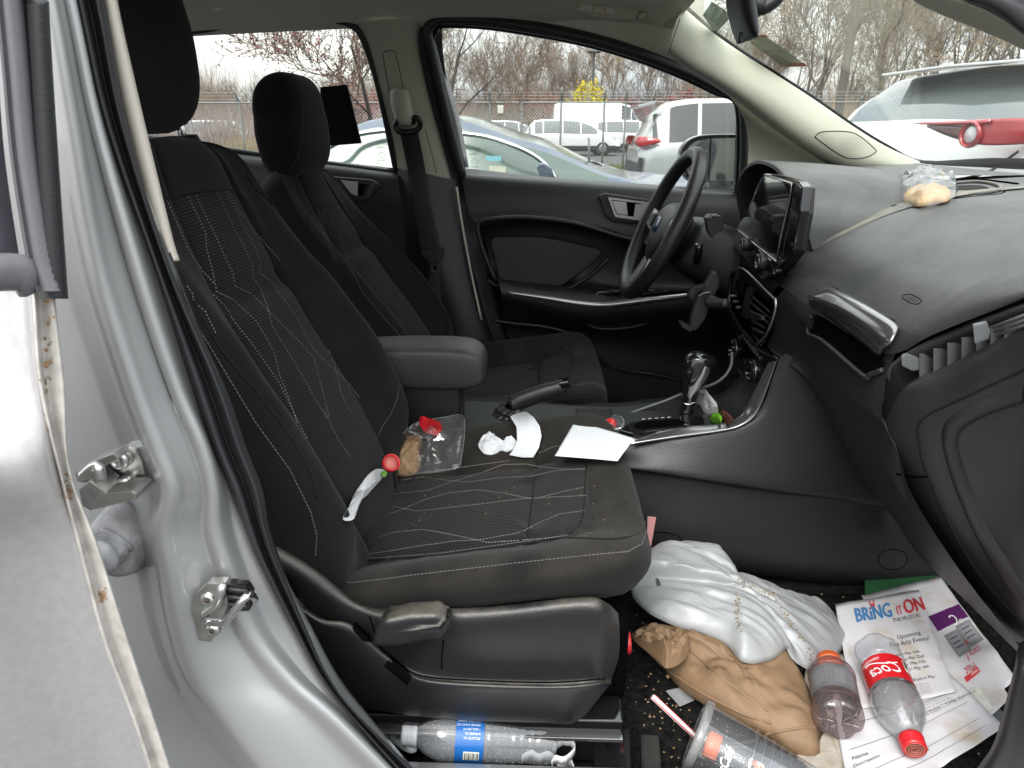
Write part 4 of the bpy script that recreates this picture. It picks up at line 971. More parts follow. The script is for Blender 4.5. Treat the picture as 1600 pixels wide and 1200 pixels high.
patch('shroud',rows,'plastic_door',sc_,3,4,cu=True,capv=True)
patch('ignition_collar',[[wc+ax*-.22+V(0,-.09,-.03)+V(0,math.sin(a*.785)*.03*0,0)+V(math.cos(a*.785)*.035,-.02,math.sin(a*.785)*.035) for a in range(8)],[wc+ax*-.22+V(0,-.09,-.03)+V(math.cos(a*.785)*.03,-.045,math.sin(a*.785)*.03) for a in range(8)]],'soft_black',sc_,3,3,cu=True,capv=True)
# stalks
tube('wiper_stalk',[V(.375,.27,.955),V(.362,.22,.965),V(.356,.185,.985),V(.352,.17,1.005)],.010,'gloss_black',sc_,12,5,rs=lambda t:.012-.004*t)
slab('stalk_end',[PY(x,y,.165) for x,y in [(1104,341),(1110,336),(1128,338),(1131,345),(1130,360),(1118,366),(1113,372),(1107,362)]],(0,.03,0),'plastic',sc_,.0015,2)
tube('stalk_button',[PY(1108,342,.164),PY(1112,337,.164),PY(1120,337,.164)],.004,'plastic_grey',sc_,8,3)
tube('indicator_stalk',[V(.375,.44,.96),V(.36,.52,.975),V(.355,.57,.985)],.008,'gloss_black',sc_,10,4)
# steering wheel
sw=child('steering_wheel',tuple(wc),None)
upv=Vector((math.sin(R(24)),0,math.cos(R(24)))); lf=V(0,1,0)
Rw=.181
ring=[wc+(lf*math.cos(a)+upv*math.sin(a)*(1 if math.sin(a)>0 else .97))*Rw for a in [2*math.pi*k/24 for k in range(24)]]
mat('leather',(.016,.0155,.0155),.40,bump=(380,.4,.0006,'v'),spec=.5)
tube('rim',ring,.0165,'leather',sw,18,4,True,flat=(1.08,1.0))
def wp(u,v,o=0): return wc+lf*u+upv*v+ax*o
hubo=[(-.095,.03),(-.06,.055),(0,.065),(.06,.055),(.095,.03),(.085,-.03),(.05,-.075),(0,-.09),(-.05,-.075),(-.085,-.03)]
rows=[]
for s,o in [(1.0,-.035),(1.02,-.012),(.97,.002),(.8,.012),(.5,.018),(.12,.020)]:
    rows.append([wp(u*s,v*s,o-.012) for u,v in hubo])
patch('airbag_hub',rows,'plastic_door',sw,3,3,cu=True,capv=True)
mat('badge_blue',(.02,.05,.14),.25,coat=.5)
bg_=lathe('badge',[(.026,0),(.027,.5),(.024,1),(0,1)],wp(0,0,.006),wp(0,0,.011),'badge_blue',sw,32,fn=lambda r,t,h:r*(.62+.38*abs(math.cos(t))**.8))
for s in (-1,1):
    slab('spoke',[wp(s*.085,.028,-.016),wp(s*.13,.024,-.018),wp(s*.172,.030,-.010),wp(s*.174,-.012,-.010),wp(s*.13,-.022,-.018),wp(s*.085,-.028,-.016)],ax*.016,'satin_dark',sw,.004,3)
    slab('switch_pad',[wp(s*.094,.018,-.002),wp(s*.125,.016,-.002),wp(s*.132,.0,-.002),wp(s*.122,-.014,-.002),wp(s*.095,-.016,-.002)],ax*.007,'plastic',sw,.002)
for s in (-1,1):
    slab('lower_spoke',[wp(s*.018,-.075,-.02),wp(s*.034,-.07,-.02),wp(s*.052,-.155,-.014),wp(s*.030,-.168,-.012)],ax*.012,'satin',sw,.003)
# rim stitching on the inner side
vs=[];fs=[]
for k in range(150):
    a=2*math.pi*k/150
    if not (k%50<38): continue
    for q in range(2):
        r1=Rw-.0155; c=wp(math.cos(a)*r1,math.sin(a)*r1,.0085); t=Vector(-lf*math.sin(a)+upv*math.cos(a)); n_=(lf*math.cos(a)+upv*math.sin(a)); 
        if q: c=wp(math.cos(a)*(r1+.002),math.sin(a)*(r1+.002),-.004)
        b=len(vs); d=(ax+t*.5)*.0035; s=t*.0009; vs+=[c-d-s,c-d+s,c+d+s,c+d-s,c-n_*.0012]; fs+=[(b,b+1,b+4),(b+1,b+2,b+4),(b+2,b+3,b+4),(b+3,b,b+4)]
mk('rim_stitching',vs,fs,'stitch_dim',sw,False)
# ---- touch screen
ts_=child('touch_screen',(.45,.02,1.05),da)
XS=.452
def S(px,py,x=XS): return PX(px,py,x)
fo=[(1196,271),(1205,272),(1247,284),(1253,292),(1250,330),(1238,392),(1222,415),(1205,432),(1190,436),(1168,408),(1140,380),(1146,366),(1160,340),(1180,298),(1190,276)]
slab('screen_housing',[S(x,y,.455) for x,y in fo],(.018,0,0),'gloss_black',ts_,.004,3)
slab('screen_back',[S(x,y,.46) for x,y in [(1203,272),(1246,283),(1254,292),(1251,334),(1240,392),(1222,418),(1208,430),(1215,410),(1228,350),(1232,300),(1226,285)]],(.022,-.004,0),'plastic',ts_,.006,4)
scn_=slab('screen_glass',[S(x,y,.4515) for x,y in [(1194,274),(1236,287),(1233,310),(1219,372),(1212,404),(1155,357),(1170,325)]],(.003,0,0),'screen',ts_,.0008)
tube('screen_bezel',[S(x,y,.4505) for x,y in [(1194,273),(1237,286),(1234,311),(1219,374),(1213,406)]],.0013,'satin',ts_,8,1)
tube('bezel_lower',[S(x,y,.449) for x,y in [(1154,360),(1180,382),(1212,408)]],.0022,'satin',ts_,8,1)
for i,(x,y,r) in enumerate([(1170,382,.0135),(1196,409,.0165)]):
    p=S(x,y,.447); lathe('radio_knob',[(r,0),(r,.75),(r*.93,1),(r*.8,1),(r*.75,.9),(0,.9)],p+V(.012,0,0),p+V(-.016,0,.0),'plastic',ts_,28,fn=lambda r,t,h:r*(1+.012*math.sin(24*t)))
    lathe('knob_ring',[(r*.82,0),(r*.84,.6),(r*.74,1),(r*.72,.4)],p+V(-.015,0,0),p+V(-.0175,0,0),'satin_dark',ts_,28)
slab('radio_panel',[S(x,y,.449) for x,y in [(1160,372),(1180,386),(1205,410),(1208,428),(1192,437),(1172,412),(1158,390)]],(.02,0,0),'gloss_black',ts_,.003)
for k in range(4):
    p=S(1178+k*4.2,396+k*4.8,.447); box('radio_button',p,(.004,.007,.012),'plastic',ts_,bev=.001)
tube('chrome_line',[S(1186,391,.447),S(1204,407,.447)],.0013,'satin',ts_,6,1)
# centre vent
cv=child('centre_vent',(.46,.02,.88),da)
vo=[(1148,424),(1162,421),(1205,462),(1212,470),(1210,490),(1198,522),(1184,537),(1172,530),(1150,500),(1140,475),(1142,440)]
vi=[(1150,432),(1160,430),(1198,466),(1203,474),(1200,490),(1190,516),(1182,528),(1172,520),(1153,494),(1146,472),(1146,446)]
slab('vent_box',[S(x,y,.475) for x,y in vo],(.05,0,0),'void_black',cv,.002)
tube('vent_frame',[S(x,y,.452) for x,y in vo],.0048,'gloss_black',cv,10,4,True)
tube('vent_frame',[S(x,y,.448) for x,y in [(1148,424),(1162,421),(1205,462),(1212,470),(1210,490),(1198,522),(1184,537)]],.0022,'satin',cv,8,5)
for k in range(5):
    t=k/5; y0=462+k*14; slab('vane',[S(1168+k*1.5,y0-6,.452),S(1203-k*1.5-(k>2)*4,y0+26-k*6,.452),S(1205-k*1.5-(k>2)*4,y0+30-k*6,.475),S(1170+k*1.5,y0,.475)],(0,0,.002),'plastic_grey',cv,.0004)
slab('vane_stem',[S(x,y,.449) for x,y in [(1166,448),(1172,453),(1164,498),(1158,492)]],(.01,0,0),'plastic',cv,.001)
slab('vane_tab',[S(x,y,.447) for x,y in [(1168,490),(1176,488),(1190,494),(1190,500),(1176,502)]],(.008,0,0),'plastic_worn',cv,.001)
# climate panel and lower stack
cp=child('climate_panel',(.47,.08,.72),da)
patch('panel_face',[[S(1148,520,.475),S(1185,540,.475),S(1214,556,.47)],[S(1135,560,.48),S(1180,600,.478),S(1205,600,.473)],[S(1128,600,.475),S(1160,640,.47),S(1186,650,.45)],[S(1122,640,.46),S(1150,662,.45),S(1165,668,.43)]],'gloss_black',cp,4,4,.006,off=1)
for x,y,r in [(1149,545,.0225),(1178,580,.0235)]:
    p=S(x,y,.458); kn=lathe('dial',[(r,0),(r*1.02,.5),(r*.95,1),(r*.82,1.0),(r*.78,.7),(r*.3,.62),(0,.7)],p+V(.016,0,0),p+V(-.012,0,.0),'gloss_black',cp,32)
    lathe('dial_ring',[(r*1.05,0),(r*1.08,.5),(r*1.0,1),(r*.98,.3)],p+V(-.001,0,0),p+V(-.006,0,0),'satin_dark',kn,32)
for l in ([(1158,558),(1176,578)],[(1176,521),(1190,540)],[(1152,575),(1170,600)],[(1160,590),(1180,610)]):
    tube('panel_line',[S(x,y,.472) for x,y in l],.0009,'grey_print',cp,6,1)
for k in range(6):
    for q in range(2): box('climate_button',S(1160+k*4+q*7,529+k*5+q*9-4,.474),(.004,.006,.006),'plastic_grey',cp,bev=.001)
slab('card_slot',[S(x,y,.462) for x,y in [(1165,620),(1168,618),(1168,640),(1164,645)]],(.004,0,0),'satin_dark',cp,.0005)
# lower dash between stack and glove box, storage slot, chrome bar
lw=[]
lw.append([V(.482,-.04,.966),V(.482,-.1,.966),V(.482,-.2,.966),V(.482,-.35,.966),V(.482,-.44,.966),V(.484,-.472,.966)])
lw.append([PX(1212,470,.468),PX(1240,478,.472),V(.470,-.2,.925),V(.470,-.35,.925),V(.470,-.44,.925),V(.476,-.474,.93)])
lw.append([PX(1210,510,.468),PX(1235,520,.474),PX(1268,520,.476),V(.474,-.35,.895),V(.472,-.44,.893),V(.478,-.475,.90)])
lw.append([PX(1200,540,.468),PX(1228,552,.476),PX(1262,560,.485),V(.482,-.34,.86),V(.476,-.44,.865),V(.48,-.475,.87)])
lw.append([PX(1216,556,.468),PX(1245,580,.480),PX(1285,610,.50),PX(1340,640,.50),PX(1386,660,.492),V(.49,-.52,.83)])
lw.append([PX(1232,562,.485),PX(1262,600,.51),PX(1310,660,.53),PX(1362,700,.525),PX(1398,730,.52),V(.52,-.52,.77)])
lw.append([PX(1260,580,.53),PX(1290,640,.56),PX(1345,740,.60),PX(1392,790,.60),PX(1450,850,.60),V(.60,-.54,.66)])
lw.append([PX(1330,640,.62),PX(1350,720,.66),PX(1395,800,.70),PX(1430,860,.72),PX(1500,930,.72),V(.74,-.56,.50)])
gb=patch('glove_box',lw,'plastic_glove',da,5,5)
tgb=bvh(gb)
slotp=[(1278,492),(1290,497),(1380,556),(1386,572),(1378,580),(1362,584),(1352,585),(1290,530),(1270,519)]
dep('storage_slot',slotp,'void_black',gb,tgb,.004)
tube('slot_lip',[p for p in [ (lambda h:h[0]+V(-.004,0,0) if h[0] is not None else None)(hit(tgb,x,y)) for x,y in [(1272,492),(1266,520),(1290,533),(1352,586),(1364,586),(1384,578)]] if p],.004,'plastic_glove',da,8,5)
br=[]
for px0,py0,px1,py1,px2,py2,X_ in [(1263,468,1268,459,1285,451,.476),(1266,478,1280,462,1300,452,.468),(1300,499,1320,478,1343,472,.466),(1345,533,1365,508,1385,497,.466),(1372,556,1392,532,1403,511,.469),(1377,553,1392,533,1404,516,.478)]:
    br.append([PX(px0,py0+4,X_+.02),PX(px0,py0,X_-.002),PX(px0*.5+px1*.5-3,py0*.5+py1*.5-2,X_-.012),PX(px1,py1,X_-.010),PX(px2,py2,X_+.004),PX(px2+2,py2-3,X_+.03)])
patch('chrome_bar',br,'satin_dark',da,5,6)
box('firewall',(1.12,0,.72),(.05,1.40,.78),'void_black',da,bev=0)
box('dash_light_block',(.85,.13,.90),(.44,.98,.30),'void_black',da,bev=.02)  # unseen black box added to stop light leaking through dash gaps
patch('slot_liner',[[V(.49,y,1.0) for y in (-.02,-.2,-.44)],[V(.53,y,.9) for y in (-.02,-.2,-.44)],[V(.55,y,.82) for y in (-.02,-.2,-.44)]],'void_black',da,2,2)
# ---- side vent
svn=child('side_vent',(.5,-.6,.97),da)
VT=[(1384,583),(1392,570),(1420,550),(1480,522),(1530,502),(1580,484),(1660,458)]
VM=[(1396,606),(1400,578),(1424,560),(1480,533),(1530,512),(1580,494),(1660,468)]
VB=[(1402,640),(1408,600),(1425,598),(1480,573),(1530,548),(1580,524),(1660,490)]
def VP(l,o,z=0): return [PY(x,y,-.475-.03*i-o) for i,(x,y) in enumerate(l)]
vy=[-.47,-.475,-.49,-.53,-.57,-.61,-.68]
def VQ(l,dxx=0,dyy=0): return [PY(x,y,vy[i])+V(dxx,0,dyy) for i,(x,y) in enumerate(l)]
patch('vent_surround',[VQ([(x-2,y-10) for x,y in VT],.012),VQ(VT,.0),VQ(VM,.002),VQ([(x+2,y+5) for x,y in VM],.03)],'plastic_dash',svn,5,4)
patch('vent_cavity',[VQ([(x,y+2) for x,y in VM],.05),VQ(VB,.055)],'void_black',svn,5,3)
for k,(xa,ya) in enumerate([(1416,600),(1438,590),(1460,580),(1482,569),(1504,558),(1527,547),(1549,536),(1571,525)]):
    if k==0: continue
    yy=-.485-.0165*k
    a=PY(xa-2,ya-40+k*2.2+(12 if k==0 else 0),yy); b=PY(xa-2,ya+6,yy); w=V(.034,.014,-.002)
    slab('vent_vane',[a,a+w,b+w,b],(.0005,-.002,0),'plastic_grey',svn,.0005)
slab('vane_tab',[PY(x,y,-.50) for x,y in [(1408,556),(1416,553),(1440,562),(1442,578),(1425,580),(1409,572)]],(.004,.008,0),'plastic_grey',svn,.0025,2)
slab('vane_tab',[PY(x,y,-.60) for x,y in [(1520,508),(1542,503),(1548,518),(1545,530),(1523,538)]],(.004,.008,0),'plastic_grey',svn,.0025,2)
patch('vent_surround',[[PY(1372,566,-.452),PY(1388,568,-.468),PY(1398,580,-.48)],[PY(1370,600,-.452),PY(1388,604,-.468),PY(1404,604,-.487)],[PY(1374,650,-.448),PY(1390,650,-.466),PY(1408,636,-.488)],[PY(1376,710,-.445),PY(1388,700,-.46),PY(1400,690,-.47)]],'plastic_glove',svn,4,4)
for k in range(3): tube('defrost_vane',[PY(1550+k*3,512+k*6,-.62),PY(1660,470+k*8,-.68)],.002,'plastic_grey',svn,6,1)
# ---- dash end / glove box door seen from the doorway
e0=[(1398,650),(1404,622),(1422,598),(1480,572),(1530,546),(1580,521),(1700,470)]
e1=[(1386,665),(1392,634),(1420,606),(1480,584),(1530,560),(1580,535),(1700,485)]
e2=[(1378,690),(1392,668),(1424,640),(1480,615),(1535,592),(1590,570),(1700,530)]
e3=[(1381,720),(1403,715),(1433,690),(1470,680),(1530,660),(1600,640),(1700,620)]
e4=[(1400,757),(1428,755),(1455,748),(1500,745),(1560,735),(1620,730),(1700,730)]
e5=[(1428,806),(1450,806),(1480,815),(1520,815),(1570,815),(1620,815),(1700,815)]
e6=[(1475,880),(1498,880),(1520,885),(1560,890),(1590,890),(1640,890),(1700,890)]
e7=[(1530,950),(1545,950),(1560,955),(1585,960),(1610,960),(1650,960),(1700,960)]
e8=[(1578,1000),(1588,1003),(1600,1005),(1620,1005),(1640,1005),(1680,1005),(1720,1005)]
ey=[-.45,-.49,-.52,-.555,-.59,-.62,-.68]
def EQ(l,o=(0,)*7): return [PY(x,y,ey[i]-o[i]) for i,(x,y) in enumerate(l)]
en=patch('glove_box_end',[EQ([(x+8,y-6) for x,y in e0],(-.06,-.06,-.06,-.05,-.04,-.03,-.02)),EQ(e0,(-.02,)*7),EQ(e1),EQ(e2,(.0,.01,.01,.01,.01,.01,.01)),EQ(e3,(0,.01,.012,.0,-.006,-.004,-.002)),EQ(e4,(0,.01,.01,-.002,-.008,-.004,-.002)),EQ(e5,(-.01,0,.005,-.004,-.008,-.004,0)),EQ(e6,(-.02,-.01,0,0,0,0,0)),EQ(e7,(-.04,-.02,-.01,0,0,0,0)),EQ(e8,(-.06,-.04,-.02,-.01,0,0,0))],'plastic_glove',da,5,5)
te=bvh(en)
# raised rim of the cover and its panel gap
seamline('seam',te,[(1402,741),(1425,744),(1450,745)],'void_black',en,.0018,0)
seamline('seam',te,[(1436,690),(1434,670),(1440,657),(1455,645),(1500,624),(1560,596),(1610,574)],'soft_black',en,.0016,0)
seamline('seam',te,[(1436,690),(1440,715),(1452,748),(1470,790),(1500,850),(1540,910),(1590,965)],'soft_black',en,.0016,0)
def lay(l,off):
    o=[]
    for x,y in l:
        h,nm=hit(te,x,y)
        if h is None: h=PY(x,y,-.6); nm=V(0,-1,0)
        if nm.dot(CAMP-h)<0: nm=-nm
        o.append(h+nm*off)
    return o
g0=[(1600,600),(1560,614),(1520,630),(1490,645),(1474,662),(1470,685),(1476,715),(1490,760),(1515,820),(1550,885),(1596,940)]
g1=[(1600,632),(1560,645),(1525,660),(1505,675),(1500,690),(1503,712),(1515,750),(1535,800),(1560,850),(1590,895),(1620,930)]
patch('cover_rib',[lay(g0,-.001),lay([(a*.75+c*.25,b*.75+d*.25) for (a,b),(c,d) in zip(g0,g1)],.006),lay([(a*.3+c*.7,b*.3+d*.7) for (a,b),(c,d) in zip(g0,g1)],.005),lay(g1,-.002)],'plastic_glove',en,5,3)
# ================================================================ CENTRE CONSOLE
co=child('centre_console',(.2,0,.36))
cs=[]
L0=[(930,700),(992,692),(1050,684),(1110,674),(1155,664),(1188,640),(1208,590),(1217,560)]
L1=[(930,712),(995,703),(1060,696),(1120,686),(1172,676),(1215,650),(1240,600),(1250,572)]
L2=[(930,725),(1008,734),(1080,744),(1150,754),(1220,764),(1290,770),(1330,774),(1396,782)]
L3=[(930,735),(1008,744),(1080,755),(1150,764),(1220,773),(1290,780),(1335,784),(1400,792)]
L4=[(930,800),(1010,815),(1090,830),(1170,838),(1250,850),(1330,860),(1400,862),(1470,868)]
L5=[(930,850),(1010,870),(1090,880),(1130,885),(1220,896),(1310,906),(1400,910),(1490,913)]
def LQ(l,y): return [PY(a,b,y+(.012 if i<2 else 0)) for i,(a,b) in enumerate(l)]
cs=[LQ(L0,-.112),LQ(L1,-.122),LQ(L2,-.150),LQ(L3,-.137),LQ(L4,-.150),LQ(L5,-.155),LQ([(a,b+10) for a,b in L5],-.10)]
sdp=patch('side_panel',cs,'plastic',co,5,5)
tsp=bvh(sdp)
tube('cover_cap',[p for p in [hit(tsp,1395+23*math.cos(a),874+16*math.sin(a))[0] for a in [k*.5236 for k in range(12)]] if p],.0009,'void_black',sdp,6,3,True)
seamline('seam',tsp,[(1022,832),(1045,833),(1064,842),(1070,862),(1073,880)],'void_black',sdp,.0012,0)
# bright trim band round the console top
to=[(985,697),(1000,693),(1060,684),(1120,676),(1155,668),(1180,650),(1196,615),(1213,566)]
ti=[(1000,672),(1010,677),(1060,668),(1110,663),(1140,657),(1160,645),(1178,612),(1200,566)]
patch('console_trim',[[PY(a,b,-.122) for a,b in to],[PY(a,b-2,-.126) for a,b in to],[PY(a*.5+c*.5,b*.5+d*.5-1,-.118) for (a,b),(c,d) in zip(to,ti)],[PY(a,b,-.105) for a,b in ti],[PY(a,b+4,-.100) for a,b in ti]],'satin_dark',co,5,4)
tube('console_trim',[PY(975,650,.05),PY(1000,640,.05),PY(1040,626,.05),PY(1070,614,.05),PY(1110,602,.055),PY(1130,590,.06),PY(1142,572,.07),PY(1144,550,.08)],.0032,'plastic_grey',co,10,6)
patch('console_top',[[V(-.30,-.11,.665),V(-.1,-.11,.665),V(.16,-.11,.655),V(.26,-.105,.672),V(.36,-.105,.682),V(.42,-.10,.70),V(.47,-.10,.75)],[V(-.30,0,.66),V(-.1,0,.66),V(.16,0,.652),V(.26,0,.668),V(.36,0,.672),V(.44,0,.68),V(.49,0,.75)],[V(-.30,.11,.665),V(-.1,.11,.665),V(.16,.11,.655),V(.26,.1,.67),V(.36,.1,.68),V(.42,.1,.69),V(.47,.1,.75)]],'plastic_door',co,4,4,.004)
slab('shift_gate',[PZ(x,y,.685) for x,y in [(968,672),(985,660),(1045,650),(1095,646),(1130,655),(1105,664),(1030,672),(990,678)]],(0,0,-.01),'gloss_black',co,.002)
slab('gate_slot',[PZ(x,y,.687) for x,y in [(990,665),(1000,659),(1060,655),(1070,660),(1050,664),(1000,669)]],(0,0,.001),'void_black',co,0)
for k in range(5): tube('gate_mark',[PZ(1003+k*10,655-k*.7,.688),PZ(1008+k*10,654.4-k*.7,.688)],.0008,'white_print',co,6,1)
# shifter
shf=child('gear_shifter',(.3,0,.68),co)
rows=[]
for px,py,wx,wy in [(1068,668,.017,.016),(1071,650,.015,.014),(1076,630,.0135,.0135),(1077,627,.015,.015),(1078,612,.019,.020),(1080,598,.023,.024),(1085,582,.027,.026),(1091,568,.029,.026),(1099,558,.026,.024),(1106,553,.012,.012)]:
    c=PY(px,py,-.004); row=[]
    for j in range(12):
        a=2*math.pi*j/12; ca,sa=math.cos(a),math.sin(a); row.append(c+V(ca*wx,math.copysign(abs(sa)**.8,sa)*wy,-ca*wx*.35))
    rows.append(row)
patch('shift_lever',rows,'gloss_black',shf,3,5,cu=True,capv=True)
patch('knob_insert',[[PY(x,y,-.0305+abs(i-1)*.004) for i,(x,y) in enumerate(l)] for l in ([(1098,570),(1104,573),(1109,574)],[(1084,588),(1096,592),(1106,588)],[(1077,608),(1087,610),(1097,602)],[(1074,620),(1079,622),(1085,616)])],'satin',shf,4,4)
tube('lever_band',[PY(1068,630,-.017),PY(1077,632,-.021),PY(1087,628,-.017)],.0016,'chrome',shf,8,4)
# hand brake
hb=child('hand_brake',(-.05,.03,.66),co)
rows=[]
for px,py,r in [(800,634,.020),(812,627,.0185),(830,620,.018),(850,613,.0175),(868,608,.0165),(880,604,.015),(884,603,.011)]:
    c=PY(px,py,.02); row=[]
    for j in range(10):
        a=2*math.pi*j/10; row.append(c+V(-.35*math.sin(a)*r,math.cos(a)*r*.85,math.sin(a)*r))
    rows.append(row)
patch('grip',rows,'leather',hb,3,4,cu=True,capv=True)
rows=[]
for px,py,r in [(786,665,.045),(788,655,.034),(790,648,.03),(794,642,.024),(797,638,.026),(803,634,.019)]:
    c=PY(px,py,.02); rows.append([c+V(math.cos(2*math.pi*j/16)*r*(1+.13*math.sin(j*2.4)),math.sin(2*math.pi*j/16)*r*(1+.1*math.cos(j*3.1)),math.sin(2*math.pi*j/16)*r*.2) for j in range(16)])
patch('gaiter',rows,'leather',hb,3,4,cu=True)
tube('release_button',[PY(880,604,.02),PY(892,601,.02)],.0055,'gloss_black',hb,12,3)
slab('grip_cap',[PY(x,y,.005) for x,y in [(872,599),(888,596),(892,604),(878,608)]],(0,.03,0),'gloss_black',hb,.003)
# armrest
ar=child('armrest',(-.2,0,.7),co)
rows=[]
for x,zt,zb,w in [(-.36,.832,.768,.055),(-.33,.839,.760,.058),(-.25,.843,.755,.060),(-.16,.842,.754,.060),(-.125,.836,.758,.058),(-.106,.822,.768,.052),(-.100,.806,.782,.04)]:
    row=[]
    for j in range(14):
        a=2*math.pi*j/14; ca,sa=math.cos(a),math.sin(a); e=.40
        row.append(V(x,-.035+math.copysign(abs(ca)**e,ca)*w,(zt+zb)/2+math.copysign(abs(sa)**e,sa)*(zt-zb)/2))
    rows.append(row)
mat('armrest_vinyl',(.024,.024,.025),.55,bump=(500,.4,.0006,'v'),dust=(.35,(.15,.13,.11)))
patch('armrest_pad',rows,'armrest_vinyl',ar,3,4,cu=True,capv=True)
box('armrest_post',(-.235,-.035,.70),(.17,.095,.16),'plastic',ar,bev=.012,seg=3)
# cup holder wall
box('cup_holder_wall',(.13,-.02,.655),(.08,.17,.012),'plastic_door',co,bev=.003)
for k in range(3): box('buckle_stalk',(.02+.02*k,.13,.60+.01*k),(.03,.02,.06),'plastic_door',ds,rot=(0,R(30),0),bev=.004)
# ================================================================ OUTSIDE
GZ=-.17
mat('asphalt',(.075,.075,.077),.9,bump=(60,.5,.004),var=(3,.25))
mat('grass',(.085,.105,.03),.95,bump=(40,1,.02),var=(2.5,.4,(.15,.15,.07)))
mat('wood_floor',(.10,.075,.05),1,var=(.6,.4))
mat('white_line',(.6,.6,.58),.7)
def sheet(name,x0,x1,y0,y1,z,m,kind='structure',n=1):
    vs=[V(x0+(x1-x0)*i/n,y0+(y1-y0)*j/n,z) for i in range(n+1) for j in range(n+1)]
    fs=[(i*(n+1)+j,(i+1)*(n+1)+j,(i+1)*(n+1)+j+1,i*(n+1)+j+1) for i in range(n) for j in range(n)]
    return tag(mk(name,vs,fs,m),kind=kind)
sheet('ground',-600,600,-600,600,GZ-.012,'wood_floor')
sheet('parking_lot',-60,60,-14,19.5,GZ,'asphalt')
sheet('far_parking_lot',-60,70,27,58,GZ,'asphalt')
sheet('grass_strip',-60,70,19.5,27,GZ+.004,'grass')
for k in range(-4,5): sheet('bay_line',k*2.9-1.2,k*2.9-1.1,28,33,GZ+.004,'white_line')
mat('car_white',(.62,.63,.63),.25,coat=1); mat('car_silver',(.36,.375,.38),.3,.5,coat=1); mat('car_blue',(.075,.095,.135),.38,.3,coat=.35)
mat('car_dark',(.03,.032,.036),.3,coat=1); mat('car_glass',(.035,.042,.045),.06,coat=.5); mat('car_glass_green',(.085,.12,.105),.12,coat=.15)
mat('car_glass_pale',(.10,.115,.118),.08,coat=.5)
mat('cladding',(.03,.031,.033),.6); mat('tyre',(.02,.02,.02),.85); mat('rim_grey',(.25,.25,.26),.35,.7)
mat('lamp_red',(.30,.012,.018),.15,coat=1); mat('lamp_clear',(.5,.5,.5),.1,coat=1); mat('lamp_dark',(.07,.008,.012),.12,coat=1)
def smooth(P,x):
    if x<=P[0][0]: return P[0][1]
    for (a,p),(b,q) in zip(P,P[1:]):
        if x<=b: t=(x-a)/(b-a); t=t*t*(3-2*t)*.5+t*.5; return p+(q-p)*t
    return P[-1][1]
